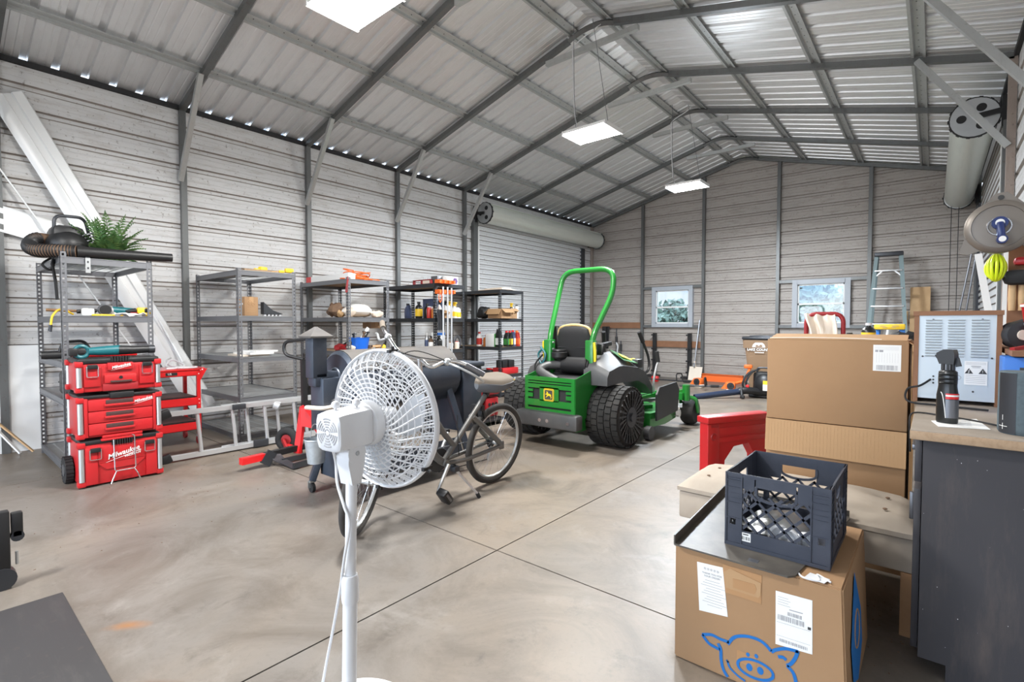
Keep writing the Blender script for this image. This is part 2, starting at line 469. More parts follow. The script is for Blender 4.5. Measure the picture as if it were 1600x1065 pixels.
for x0, x1, z in ((-5.3, -3.93, 2.07), (-5.3, -3.93, 1.18), (-2.39, -.95, 2.07), (-2.39, -.95, 1.18)):
    G('galvanised_tube').bx(x0, x1, YB-.085, YB-.035, z-.03, z+.03).build('trim_%d' % n, kind='structure'); n += 1
mat('window_frame', (.40, .43, .47), .4)
m = bpy.data.materials.new('glass'); m.use_nodes = True; nt = m.node_tree
for nd in list(nt.nodes): nt.nodes.remove(nd)
o_ = nt.nodes.new('ShaderNodeOutputMaterial'); tr = nt.nodes.new('ShaderNodeBsdfTransparent'); gl = nt.nodes.new('ShaderNodeBsdfGlossy'); mx = nt.nodes.new('ShaderNodeMixShader')
tr.inputs[0].default_value = (.90, .95, 1, 1); gl.inputs['Roughness'].default_value = .03; mx.inputs[0].default_value = .06
nt.links.new(tr.outputs[0], mx.inputs[1]); nt.links.new(gl.outputs[0], mx.inputs[2]); nt.links.new(mx.outputs[0], o_.inputs[0]); MAT['glass'] = m
for i, (a, b) in enumerate(WINS):
    w = thing('window_%d' % (i+1), None, None); tag(w, kind='structure')
    g = G('window_frame'); y0, y1 = YB-.09, YB+.03
    for q in ((a-.055, a+.035, 1.16, 2.09), (b-.035, b+.055, 1.16, 2.09)): g.bx(q[0], q[1], y0, y1, q[2], q[3])
    for q in ((1.16, 1.245), (2.0, 2.09)): g.bx(a+.03, b-.03, y0, y1, *q)
    g.build('window_frame', w)
    g = G('white_paint')
    for x0, x1, z0, z1 in ((a+.03, b-.03, 1.60, 1.635), (a+.03, a+.06, 1.24, 2.0), (b-.06, b-.03, 1.24, 2.0), (a+.03, b-.03, 1.24, 1.27), (a+.03, b-.03, 1.975, 2.0)):
        g.bx(x0, x1, YB-.05, YB-.01, z0, z1)
    g.m('ink').bx(a+.07, a+.11, YB-.056, YB-.049, 1.92, 1.945) if i else None
    g.build('sash', w)
    G('glass').bx(a+.05, b-.05, YB-.03, YB-.026, 1.26, 1.985).build('pane', w)
# roll-up doors
for i, (x, s) in enumerate(((XL, 1), (XR, -1))):
    d = thing('door_%d' % (i+1), None, None); tag(d, kind='structure')
    g = G('door_curtain_steel'); pr = []
    z = 0.0
    while z < 3.25:
        for q, dd in ((0, 0), (.040, 0), (.048, .022), (.078, .022), (.086, 0)): pr.append((z+q, dd))
        z += .092
    for (za, da), (zb_, db) in zip(pr, pr[1:]):
        if zb_-za < 1e-4: continue
        v = g.vs([(x+s*(.03-da), 6.95, za), (x+s*(.03-da), 10.7, za), (x+s*(.03-db), 10.7, zb_), (x+s*(.03-db), 6.95, zb_)])
        g.m('rib_dark' if abs(da-db) > .01 else 'door_curtain_steel'); f = g.f(v, False); f.normal_update()
        if f.normal.x*s < 0: f.normal_flip()
    g.m('door_curtain_steel').bx(x, x+s*.07, 6.95, 10.7, 0, .06)
    g.build('curtain', d)
    cx, cz = x+s*.28, 3.30; rr = .185
    g = G('coil_steel'); n_ = 40
    rings = []
    prof = []
    for k in range(60):
        t = k/60; prof.append((rr*(1-.03*t)*math.cos(2*PI*t), rr*(1-.03*t)*math.sin(2*PI*t)))
    g.loft([[V((cx+s*p, y, cz+q)) for p, q in prof] for y in (6.95, 11.0)])
    g.bar((cx+s*.12, 6.96, cz+.155), (cx+s*.12, 10.99, cz+.155), .02, .012)
    g.build('curtain_coil', d)
    g = G('black_plastic')
    for y, t in ((6.925, -1), (11.02, 1)):
        g.cyl((cx, y-.012, cz), (cx, y+.012, cz), rr+.015, n=28)
        for k in range(14): 
            a = 2*PI*k/14; g.box((cx+(rr+.012)*math.cos(a), y, cz+(rr+.008)*math.sin(a)), (.022, .026, .03), rot=(0, -math.degrees(a), 0))
        g.m('zinc').cyl((cx, y-.016, cz), (cx, y+.016, cz), rr+.004, n=28)
        g.m('black_plastic')
        for a in (60, 180, 300): g.cyl((cx+.1*math.cos(R(a)), y-.018, cz+.1*math.sin(R(a))), (cx+.1*math.cos(R(a)), y+.018, cz+.1*math.sin(R(a))), .04, n=14)
        g.bar((cx, y-.02, cz), (x+s*.05, y-.02, cz+.02), .035, .05); g.box((x+s*.06, y-.03, cz), (.05, .06, .3))
    g.build('coil_bracket', d)
    g = G('galvanised_tube')
    g.bx(x+s*.0, x+s*.075, 6.84, 6.96, 0, 3.2).m('white_paint').bx(x+s*.02, x+s*.08, 6.95, 6.985, 0, 3.08); g.m('dark_steel').bx(x, x+s*.06, 10.66, 10.8, 0, 3.1)
    g.build('door_track', d)
# camera
cam = bpy.data.cameras.new('camera'); co = bpy.data.objects.new('camera', cam); COL.objects.link(co); SC.camera = co
cam.sensor_width = 36; cam.lens = 785.34/1600*36; cam.clip_start = .05; cam.clip_end = 500
co.location = (0, 0, 1.22); co.rotation_euler = (PI/2-.03282, 0, .69806)
SC.view_settings.view_transform = 'Standard'; SC.view_settings.look = 'None'; SC.view_settings.gamma = 1; SC.view_settings.exposure = .7
SC.view_settings.use_curve_mapping = False
SC.cycles.use_denoising = True; SC.cycles.max_bounces = 8; SC.cycles.diffuse_bounces = 5; SC.cycles.transparent_max_bounces = 16
SC.cycles.sample_clamp_indirect = 6
# LED panels hung from the ridge
def led_light(y, label, k=1., col=(1, .985, .955)):
    t = thing('led_panel_light', label, 'ceiling light', (-2.86, y, 3.26), 0, 'LED panel lights under the ridge')
    g = G('white_paint')
    g.bx(-.26, .26, -.185, .185, .012, .04).bx(-.10, .10, -.08, .08, .04, .075); g.bx(-.265, -.25, -.19, .19, -.004, .04).bx(.25, .265, -.19, .19, -.004, .04)
    g.build('housing', t)
    G('led').bx(-.25, .25, -.18, .18, 0, .012).build('diffuser', t)
    g = G('grey_steel')
    g.tube([(-.2, 0, .04), (-.23, 0, .5), (-.24, 0, 1.28)], .003, 5); g.tube([(.2, 0, .04), (.0, 0, 1.22)], .003, 5)
    g.build('hanging_wire', t)
    g = G('white_plastic'); g.tube(spl([(-.19, .03, .04), (-.24, .03, .3), (-.27, .03, .9), (-.26, .05, 1.05), (-.05, .1, 1.17), (-.02, .2, 1.26)], 6), .006, 6); g.build('power_cable', t)
    a = bpy.data.lights.new('panel_glow', 'AREA'); a.shape = 'RECTANGLE'; a.size = .5; a.size_y = .36; a.energy = LED_W*k; a.color = col
    ao = bpy.data.objects.new('panel_glow', a); COL.objects.link(ao); ao.parent = t; ao.location = (0, 0, -.012)
    b = bpy.data.lights.new('added_fill', 'POINT'); b.energy = LED_W*.42; b.shadow_soft_size = .16; b.color = col  # added point lamp below the panel, brightens walls and roof
    bo = bpy.data.objects.new('added_fill', b); COL.objects.link(bo); bo.parent = t; bo.location = (0, 0, -.19)
LED_W = 84
for y, l in ((1.86, 'hanging LED panel light, the large one cut by the top edge of the photo'), (4.75, 'hanging LED panel light above the green mower, middle of the row'), (7.47, 'hanging LED panel light farthest off, near the back wall'),
             (-1.0, 'hanging LED panel light behind the camera position')): led_light(y, l, *((1.9, (.84, .92, 1.)) if y > 7 else (1.,)))
# daylight
w = bpy.data.worlds.new('sky'); SC.world = w; w.use_nodes = True; nt = w.node_tree; bg = nt.nodes['Background']
tc = nt.nodes.new('ShaderNodeTexCoord'); nz = nt.nodes.new('ShaderNodeTexNoise'); nz.inputs['Scale'].default_value = 3.5; nz.inputs['Detail'].default_value = 7
mp = nt.nodes.new('ShaderNodeMapping'); mp.inputs['Scale'].default_value = (1, 1, 3.5)
cr = nt.nodes.new('ShaderNodeValToRGB'); cr.color_ramp.elements[0].position = .36; cr.color_ramp.elements[1].position = .56
cr.color_ramp.elements[0].color = (.36, .60, .92, 1); cr.color_ramp.elements[1].color = (.93, .96, 1, 1)
nt.links.new(tc.outputs['Generated'], mp.inputs['Vector']); nt.links.new(mp.outputs['Vector'], nz.inputs['Vector']); nt.links.new(nz.outputs['Fac'], cr.inputs['Fac']); nt.links.new(cr.outputs['Color'], bg.inputs['Color'])
bg.inputs['Strength'].default_value = .75
# the cloud cover is brighter on the sun's side (behind the photographer)
sp = nt.nodes.new('ShaderNodeSeparateXYZ'); mr = nt.nodes.new('ShaderNodeMapRange'); mr.inputs[1].default_value = .2; mr.inputs[2].default_value = -.8; mr.inputs[3].default_value = .75; mr.inputs[4].default_value = 5.
nt.links.new(tc.outputs['Generated'], sp.inputs[0]); nt.links.new(sp.outputs['Y'], mr.inputs['Value']); nt.links.new(mr.outputs[0], bg.inputs['Strength'])
# ---------- steel shelving ----------
def post_mesh(mt, h=1.80):
    """slotted angle post, corner at the origin, flanges along +x and +y, real slots"""
    g = G(mt); w, t, pit = .040, .003, .038
    for ax in (0, 1):
        def b(u0, u1, z0, z1):
            if ax == 0: g.bx(u0, u1, 0, t, z0, z1)
            else: g.bx(0, t, u0, u1, z0, z1)
        b(0, .012, 0, h); b(.026, w, 0, h)
        k = 0
        while k*pit < h:
            b(.012, .026, k*pit, min(k*pit+.020, h)); k += 1
    g.bx(-.002, w+.004, -.002, w+.004, -.0, .012)
    return g
_posts = {}
def shelf_unit(label, loc, levels, mt, deck, lx=1.20, ly=.61):
    """origin = near corner; runs to -x (towards the wall) and +y"""
    t = thing('shelving_unit', label, 'shelf', loc, 0, 'steel shelving units along the left wall')
    for cx, cy, sx, sy in ((0, 0, -1, 1), (-lx, 0, 1, 1), (0, ly, -1, -1), (-lx, ly, 1, -1)):
        if mt not in _posts: o = post_mesh(mt).build('post', t); _posts[mt] = o.data
        else: o = bpy.data.objects.new('post', _posts[mt]); COL.objects.link(o); o.parent = t
        # rotate the L so that its flanges point inwards
        o.rotation_euler.z = R({(1, 1): 0, (-1, 1): 90, (-1, -1): 180, (1, -1): 270}[(sx, sy)]); o.location = (cx, cy, 0)
    for z in levels:
        g = G(mt)
        for y in (.006, ly-.006):
            g.bx(-lx+.005, -.005, y-.004, y+.004, z-.05, z-.004); g.bx(-lx+.005, -.005, y-.009, y+.009, z-.052, z-.045); g.bx(-lx+.005, -.005, y-.009, y+.009, z-.006, z)
        for x in (-lx+.006, -.006):
            g.bx(x-.004, x+.004, .005, ly-.005, z-.05, z-.004); g.bx(x-.009, x+.009, .005, ly-.005, z-.052, z-.045); g.bx(x-.009, x+.009, .005, ly-.005, z-.006, z)
        f = g.build('shelf_frame', t)
        if deck == 'wire':
            g = G('zinc')
            for k in range(39): g.bx(-lx+.03+k*.030, -lx+.034+k*.030, .012, ly-.012, z-.0075, z-.004)
            for k in range(5): g.bx(-lx+.012, -.012, .08+k*.11, .088+k*.11, z-.012, z-.0075)
            g.build('wire_deck', f)
        else: G('particle_board').bx(-lx+.012, -.012, .012, ly-.012, z-.014, z).build('board_deck', f)
    return t
shelf_unit('grey slotted steel shelving unit nearest the camera, behind the red toolboxes', (-5.30, .76, 0), (.08, .62, .92, 1.29, 1.76), 'shelf_grey', 'wire')
shelf_unit('nearly empty grey steel shelving unit behind the aluminium ladder', (-5.45, 2.14, 0), (.08, .47, .88, 1.31, 1.78), 'shelf_grey', 'wire', 1.17)
shelf_unit('dark grey steel shelving unit with orange cord on top and blue bucket', (-5.50, 3.43, 0), (.08, .47, .88, 1.31, 1.78), 'shelf_grey', 'board', 1.17)
shelf_unit('black steel shelving unit holding spray bottles, an orange tool rack at its corner', (-5.37, 4.72, 0), (.10, .44, .86, 1.31, 1.80), 'shelf_dark', 'board', 1.2, .58)
shelf_unit('black steel shelving unit farthest off, in front of the roll-up door', (-5.53, 6.28, 0), (.08, .37, .84, 1.32, 1.80), 'shelf_dark', 'board', 1.17, .62)

def bottle(label, loc, r, h, body, cap, kind='round', lab=None, group=None, rz=0, name='bottle', cat='bottle'):
    g = G(body)
    if kind == 'round': g.lathe([(r*.92, 0), (r, .01), (r, h*.62), (r*.86, h*.72), (r*.36, h*.82), (r*.34, h*.9)], n=16)
    elif kind == 'spray': g.lathe([(r*.9, 0), (r, .012), (r, h*.45), (r*.7, h*.6), (r*.42, h*.72), (r*.38, h*.78)], n=16)
    elif kind == 'can': g.lathe([(r*.95, 0), (r, .006), (r, h*.84), (r*.8, h*.9), (r*.5, h*.92)], n=18)
    elif kind == 'jug':
        g.loft([[(x*r*k, y*r*.62*k, z*h) for x, y in ((-1, -.7), (-.7, -1), (.7, -1), (1, -.7), (1, .7), (.7, 1), (-.7, 1), (-1, .7))] for z, k in ((0, .94), (.03, 1), (.55, 1), (.7, .82), (.82, .5), (.9, .42))])
        g.tube(spl([(r*.35, 0, h*.86), (r*.9, 0, h*.84), (r*.98, 0, h*.6)], 5), r*.16, 6)
    if lab:
        g.m(lab)
        if kind == 'jug': g.bx(-r*.8, r*.8, -r*.64, -r*.615, h*.12, h*.5); g.bx(-r*.8, r*.8, r*.615, r*.64, h*.12, h*.5); g.bx(r*.99, r*1.02, -r*.4, r*.4, h*.12, h*.5)
        else: g.lathe([(r*1.01, h*.12), (r*1.015, h*.13), (r*1.015, h*(.4 if kind == 'spray' else .55)), (r*1.01, h*(.41 if kind == 'spray' else .56))], n=16)
    o = g.build(name, None, label, cat, group, loc=loc, rz=rz)
    g = G(cap)
    if kind == 'spray':
        g.cyl((0, 0, h*.76), (0, 0, h*.84), r*.44, n=12); g.box((r*.15, 0, h*.92), (r*1.3, r*.5, h*.15), .006); g.box((r*.95, 0, h*.93), (r*.4, r*.3, h*.06)); g.bar((r*.45, 0, h*.86), (r*.75, 0, h*.72), r*.2, r*.2)
    elif kind == 'can': g.cyl((0, 0, h*.9), (0, 0, h), r*.62, n=14)
    else: g.cyl((0, 0, h*.88), (0, 0, h), r*.45, n=12)
    g.build('spray_head' if kind == 'spray' else 'cap', o)
    return o
def carton(label, loc, size, rz=0, m='cardboard', group=None, tape=True, open_=False, name='cardboard_box', cat='box', lab=None):
    sx, sy, sz = size
    t = thing(name, label, cat, loc, rz, group)
    g = G(m)
    if open_:
        th = .005
        g.bx(-sx/2, sx/2, -sy/2, sy/2, 0, th)
        for s in (-1, 1): g.bx(s*sx/2-th/2, s*sx/2+th/2, -sy/2, sy/2, 0, sz); g.bx(-sx/2, sx/2, s*sy/2-th/2, s*sy/2+th/2, 0, sz)
        g.build('box_body', t)
        for s in (-1, 1): G('cardboard_light').bar((s*sx/2, 0, sz), (s*(sx/2+sy*.33), 0, sz-sy*.25), sy*.98, .005, up=(0, 0, 1)).build('flap', t)
        for s in (-1, 1): G('cardboard_light').bar((0, s*sy/2, sz), (0, s*(sy/2+sy*.2), sz-sy*.35), sx*.96, .005, up=(0, 0, 1)).build('flap', t)
    else:
        g.bx(-sx/2, sx/2, -sy/2, sy/2, 0, sz, .004); g.build('box_body', t)
        if tape: G('cardboard_light').bx(-sx/2-.0015, sx/2+.0015, -.024, .024, sz-.06, sz+.0015).build('tape', t)
    if lab:
        for (a, b, c, d, mm) in lab: G(mm).bx(sx/2, sx/2+.002, a*sy, b*sy, c*sz, d*sz).build('printed_label', t)
    return t

# --- first unit: backpack blower, plants on top ---
t = thing('backpack_blower', 'black backpack leaf blower with a bent hose lying on top of the first shelf', 'leaf blower', (-5.75, .93, 1.762))
g = G('black_plastic')
g.box((.0, -.06, .15), (.30, .22, .29), .05).box((-.02, .05, .13), (.22, .12, .22), .04); g.ball((.08, -.06, .13), (.14, .15, .13))
g.m('grey_steel')
for k in range(8): g.box((.13, .06, .04+k*.028), (.02, .09, .010), rot=(25, 0, 0))
g.build('engine_housing', t)
G('dark_steel').tube(rounded([(.10, -.15, .24), (.11, -.15, .37), (.03, .06, .39), (.0, .10, .22)], .06), .013, 8).build('carry_handle', t)
g = G('brown'); hp = spl([(-.02, -.09, .16), (.02, -.24, .17), (.10, -.30, .10), (.26, -.28, .05), (.37, -.18, .045), (.42, -.06, .045)], 8)
g.tube(hp, [.055]*3+[.05]*(len(hp)-3), 14)
g.m('black_plastic')
for k in range(8, len(hp)-1, 1): g.torus(hp[k], hp[k+1]-hp[k-1], .05, .006, 14, 5)
g.build('hose', t)
g = G('black_plastic'); g.lathe([(.048, 0), (.042, .25), (.036, .64), (.036, .65), (.028, .65), (.028, .60)], (.42, -.06, .045), (.06, .64, .012), 18); g.build('blower_tube', t)
g = G('black_rubber'); g.tube([(.20, -.17, .0), (.26, -.19, -.05), (.25, -.17, -.2), (.255, -.165, -.34)], .011, 4); g.tube(spl([(.2, -.19, 0), (.27, -.25, -.06), (.26, -.2, -.1), (.22, -.17, -.02)]), .01, 4); g.build('strap', t)

mat('leaf', (.05, .13, .035), .55, noise=(14, .8, (.16, .24, .06)))
mat('leaf_pale', (.36, .40, .26), .6, noise=(20, .8, (.62, .60, .45)))
def fern(name, label, loc, n, m, ln, wd, seed, stem_up=1.15):
    rnd = random.Random(seed); g = G(m)
    for i in range(n):
        a = rnd.uniform(0, 2*PI); el = rnd.uniform(.15, 1.15); L_ = ln*rnd.uniform(.6, 1.05)
        d = V((math.cos(a)*math.cos(el), math.sin(a)*math.cos(el), math.sin(el)*stem_up*1.6)); side = V((-math.sin(a), math.cos(a), 0))
        p = V((rnd.uniform(-.03, .03), rnd.uniform(-.03, .03), .01)); pts = []
        for k in range(15):
            t_ = k/14; pts.append(p+d*L_*t_+V((0, 0, -.5*L_*t_*t_)))
        if min(q.z for q in pts) < .004:
            lo = [max(q.z, .006) for q in pts]; pts = [V((q.x, q.y, z)) for q, z in zip(pts, lo)]
        g.tube(pts, .0022, 4)
        for k in range(2, 15):
            t_ = k/14; w_ = wd*math.sin(PI*min(1, .15+t_*.88))+.006; dd = (pts[k]-pts[k-1]).normalized()
            for s in (-1, 1):
                tip = pts[k]+side*s*w_+dd*w_*.55+V((0, 0, -.012)); q = dd*.010
                v = g.vs([pts[k]-q, pts[k]+q*.3+side*s*w_*.35-V((0, 0, .004)), tip, pts[k]+q*1.4+side*s*w_*.3+V((0, 0, .005))]); g.f(v, False)
    return g.build(name, None, label, 'plant', loc=loc)
fern('artificial_fern', 'bushy green artificial fern lying on top of the first shelf beside the blower', (-5.66, 1.13, 1.764), 64, 'leaf', .37, .062, 3)
fern('artificial_flowers', 'spray of pale artificial flowers in front of the blower on the first shelf', (-5.50, .93, 1.764), 24, 'leaf_pale', .18, .036, 5, .6)
# level 1.29
t = thing('claw_hammer', 'hammer with an orange wooden handle on the second shelf of the first unit', 'hammer', (-5.44, .86, 1.292), 0)
G('wood').tube([(-.02, -.17, .045), (.0, 0, .04), (.01, .10, .035)], [.017, .014, .012], 10, ell=.75).build('hammer_handle', t)
g = G('dark_steel'); g.cyl((-.03, .115, .03), (.05, .115, .03), .016, n=12).box((-.06, .115, .03), (.07, .02, .018), rot=(0, 20, 0)); g.box((.01, .115, .014), (.03, .03, .03)); g.build('hammer_head', t)
t = thing('angle_grinder', 'teal and black angle grinder on the second shelf of the first unit', 'power tool', (-5.40, 1.02, 1.292))
g = G('teal'); g.cyl((0, .08, .05), (0, .24, .042), .033, .028); g.cyl((0, .24, .042), (0, .27, .042), .02, .012); g.build('motor_body', t)
g = G('aluminium'); g.cyl((0, .055, .045), (.0, .085, .05), .036); g.m('grey_steel').cyl((.012, .03, .052), (.036, .03, .052), .05, .046, n=24); g.m('black_plastic').cyl((.036, .03, .052), (.04, .03, .052), .040, n=24); g.build('gear_head', t)
G('black_plastic').tube([(.0, -.02, .045), (.0, -.10, .036), (.0, -.15, .034)], [.014, .018, .017], 10).build('side_handle', t)
G('yellow').bx(-.02, .02, -.09, .12, 0, .014, .004).build('folding_rule', None, 'flat yellow rule lying below the teal grinder', 'ruler', loc=(-5.33, 1.04, 1.292))
g = G('paper_white'); rnd = random.Random(1)
g.sheet([[(-.06+.12*i/6, -.11+.22*j/9, .012+.014*math.sin(i*2.1+j)+.006*math.cos(j*2.3)) for j in range(10)] for i in range(7)], .004); g.m('dark_red').box((.02, .03, .03), (.02, .05, .006))
g.build('work_glove', None, 'crumpled white and red work glove beside the yellow tool', 'glove', loc=(-5.35, 1.21, 1.292))
t = thing('cordless_tool', 'small yellow and black cordless tool at the right end of the second shelf', 'power tool', (-5.36, 1.31, 1.292))
g = G('yellow'); g.box((0, 0, .05), (.06, .09, .055), .015); g.box((.0, .03, .022), (.06, .05, .044), .01); g.m('black_plastic').box((0, .02, .05), (.066, .03, .035), .006); g.build('tool_body', t)
G('black_plastic').cyl((0, -.05, .05), (0, -.12, .04), .022, .012).build('nose', t)
t = thing('air_hose', 'yellow hose hanging over the left edge of the second shelf', 'hose', (-5.42, .8, 1.292))
g = G('yellow'); g.tube(spl([(0, .05, .012), (.05, -.03, .05), (.08, -.085, .0), (.085, -.10, -.08)], 8), .008, 8); g.build('hose', t)
g = G('dark_steel'); g.cyl((.085, -.10, -.075), (.087, -.103, -.13), .012, .008).cyl((.07, -.10, -.075), (.06, -.108, -.12), .008); g.build('fitting', t)
G('paper_white').box((0, 0, .03), (.05, .08, .06), .01).build('paper_pack', None, 'small pale packet beside the hammer on the second shelf', 'packet', loc=(-5.34, .93, 1.292))
# level .92
t = thing('power_tool', 'black power tool with a thick handle tube sticking out left of the first shelf', 'power tool', (-5.55, .86, .922))
g = G('black_plastic'); g.lathe([(.03, 0), (.034, .02), (.034, .16), (.025, .17)], (-.05, -.19, .045), (.1, 1, .0), 14); g.box((.0, .06, .05), (.14, .14, .10), .02); g.build('motor_housing', t)
g = G('yellow'); g.box((.0, .03, .03), (.08, .06, .05), .012); g.build('trigger_block', t)
G('black_plastic').tube(rounded([(-.02, -.08, .07), (-.02, -.06, .15), (-.02, .08, .16), (-.02, .12, .08)], .04), .012, 8).build('front_handle', t)
t = thing('tool_case', 'black moulded plastic case on the fourth shelf of the first unit', 'case', (-5.62, .92, .622))
g = G('black_plastic'); g.box((0, 0, .10), (.34, .24, .20), .03); g.bx(-.175, .175, -.123, .123, .095, .108)
for k in (-1, 1): g.box((.172, k*.06, .11), (.012, .03, .05), .004)
g.build('case_shell', t); G('black_plastic').tube(rounded([(.17, -.05, .15), (.21, -.05, .15), (.21, .05, .15), (.17, .05, .15)], .02), .009, 8).build('case_handle', t)
t = thing('metal_bracket', 'short white punched bracket hanging from the front rail of the first shelf', 'bracket', (-5.288, .93, 1.66))
g = G('zinc'); g.bx(0, .004, -.016, .016, -.02, .10); g.m('dark_steel')
for k in (-.0, .05): g.bx(.002, .006, -.005, .005, k+.01, k+.026)
g.build('strip', t); G('dark_steel').bx(-.02, .003, -.014, .014, .094, .108).build('hook', t)
# --- leaning trim against the left wall ---
t = thing('metal_trim_panel', 'long white folded metal trim panel leaning steeply against the left wall', 'trim panel', (0, 0, 0))
a, b = V((-6.705, .62, 3.38)), V((-6.53, 2.18, .25)); d = (b-a).normalized(); side = V((.0, d.z, -d.y)).normalized(); side = -side if side.y < 0 else side
nrm = side.cross(d); nrm = nrm if nrm.x > 0 else -nrm
g = G('white_trim'); sec = [(-.14, .005), (-.10, .03), (-.035, .03), (-.025, .012), (.03, .012), (.04, .03), (.11, .03), (.125, .0)]
def off(o, q): return V(o)+side*q[0]+nrm*q[1]
low = [off(b, q) for q in sec]
g.sheet([[off(a, q) for q in sec], low], .003); g.build('folded_sheet', t)
G('white_trim').bar(a-side*.20+V((.01, 0, -.42)), b-side*.30+V((.02, -.1, .3)), .035, .012).build('edge_strip', None, 'narrow white metal edge strip leaning beside the wide trim panel', 'trim strip')
t = thing('corrugated_offcut', 'white ribbed metal offcut sloping behind the blower at the far left', 'trim panel')
g = G('white_trim'); g.sheet([[(-6.69+.012*(k % 2), y, z0+s_*(y-.45)-.05*k) for k in range(6)] for y, z0, s_ in ((.45, 2.36, -.26), (1.0, 2.36, -.26))], .003); g.build('ribbed_sheet', t)
G('white_trim').bx(-.008, 0, 0, .42, 0, 1.02).build('flat_sheet', None, 'plain bluish galvanised sheet standing against the left wall at the floor', 'metal sheet', loc=(-6.715, .40, 0)); 
for (y, z, y2, m_, l) in ((.42, .34, .62, 'white_trim', 'white stick leaning on the wall at the far left, lower of the pair'), (.40, .42, .71, 'pine', 'wooden stick leaning on the wall at the far left, upper of the pair')):
    G(m_).bar((-6.68, y, z), (-6.55, y2, .012), .03, .012).build('wooden_stick', None, l, 'stick')
g = G('white_trim'); g.tube(spl([(-6.66, 1.36, 1.98), (-6.6, 1.62, 1.55), (-6.5, 1.86, 1.0), (-6.42, 1.93, .80)], 8), .011, 8); g.build('white_pole', None, 'thin white bent pole between the first two shelving units', 'pole')
# --- second unit ---
G('particle_board').bx(-.55, .55, -.14, .14, 0, .018).build('chipboard_panel', None, 'chipboard panel lying on top of the nearly empty shelf', 'board', loc=(-6.02, 2.36, 1.781))
G('white_paint').bx(-.28, .28, -.09, .09, 0, .008).build('paint_board', None, 'thin white board lying on top of the nearly empty shelf', 'board', loc=(-5.85, 2.55, 1.781))
for i, (x, y, rz, l) in enumerate(((-5.55, 2.40, 20, 'yellow bar clamp on top of the nearly empty shelf, left one'), (-5.52, 2.66, -8, 'yellow bar clamp on top of the nearly empty shelf, right one'))):
    t = thing('bar_clamp', l, 'clamp', (x, y, 1.782), rz)
    g = G('yellow'); g.box((.0, .05, .035), (.05, .09, .05), .012); g.box((0, -.03, .02), (.035, .06, .03), .008); g.build('clamp_jaw', t)
    g = G('pine'); g.bar((0, -.16, .012), (0, 0, .02), .02, .014); g.build('bar', t)
t = carton('cardboard box with black print on the second shelf of the nearly empty unit', (-5.62, 2.30, 1.312), (.16, .15, .20), 8)
g = G('cardboard_light'); g.torus((.081, -.02, .14), (1, 0, 0), .022, .003, 20, 4).torus((.081, .02, .12), (1, 0, 0), .014, .003, 16, 4)
for k in range(4): g.stroke([(-.05, .08-k*.012), (.05-.01*(k % 2), .08-k*.012)], (.0805, 0, 0), (0, 1, 0), (0, 0, 1), .003, .0006)
g.m('paper_white').stroke([(-.01, .12), (.05, .125)], (0, -.0755, 0), (1, 0, 0), (0, 0, 1), .02, .0006); g.build('print', t)
t = thing('plastic_wedge', 'dark curved wedge shaped plastic part beside the printed cardboard box', 'plastic part', (-5.56, 2.44, 1.312))
g = G('dark_steel'); g.prism([(0, .02), (.0, .15), (.04, .11), (.10, .06), (.19, .03), (.20, .02)], (-.06, 0, 0), (0, 1, 0), (0, 0, 1), .08)
g.build('wedge', t)
g = G('white_plastic')
for k in range(5): g.box((-.02, .02+k*.04, .01), (.06, .022, .02), .004)
g.build('feet', t)
for i, (x, y, l_, w_, z, l) in enumerate(((-5.75, 2.36, .34, .30, 0, 'white wooden board, bottom of the small stack on the third shelf'), (-5.72, 2.40, .36, .26, .019, 'white wooden board, middle of the small stack on the third shelf'), (-5.70, 2.46, .26, .26, .038, 'white wooden board, topmost of the small stack on the third shelf'))):
    G('cream_cloth' if i == 0 else 'white_paint').bx(-l_/2, l_/2, -w_/2, w_/2, 0, .018).build('white_board', None, l, 'board', 'small stack of white boards', loc=(x, y, .881+z), rz=i*5)
# --- third unit ---
t = thing('long_carton', 'long white carton with a red end on top of the cord shelf', 'box', (-5.95, 3.52, 1.782))
g = G('paper_white'); g.bx(-.62, .40, -.05, .05, 0, .075); g.build('box_body', t); G('red_paint').bx(-.625, -.50, -.052, .052, -.0005, .077).build('red_end', t)
def coil(name, label, loc, m, n, rx, ry, rz_, r, seed, cat='cord', group=None):
    rnd = random.Random(seed); pts = []
    for k in range(n*10):
        a = 2*PI*k/10; q = 1+.22*math.sin(k*.37+seed)+rnd.uniform(-.05, .05)
        pts.append((rx*q*math.cos(a)+.02*math.sin(k*.21), ry*q*math.sin(a)+.02*math.cos(k*.17), r+max(0, rz_*(.5+.5*math.sin(k*.45+seed)))*(k/(n*10))))
    g = G(m); g.tube(spl(pts, 3), r, 6); return g.build(name, None, label, cat, group, loc=loc)
coil('extension_cable', 'heap of orange extension cord on top of the third shelving unit', (-5.66, 3.66, 1.782), 'orange', 10, .11, .16, .13, .007, 2)
g = G('orange'); g.tube(spl([(-.42, -.12, .006), (-.3, -.10, .07), (-.12, -.12, .05), (.0, -.06, .03), (.13, .05, .02), (.16, .24, .008), (.03, .30, .03)], 10), .007, 6)
g.m('dark_red').tube(spl([(.13, -.17, .012), (.17, -.22, .015), (.185, -.24, -.06), (.182, -.255, -.15), (.178, -.235, -.16), (.182, -.225, -.05), (.16, -.2, .01)], 6), .006, 6)
g.build('electric_cable', None, 'loose orange and red cable running along the top of the third shelf', 'cord', loc=(-5.67, 3.65, 1.782))
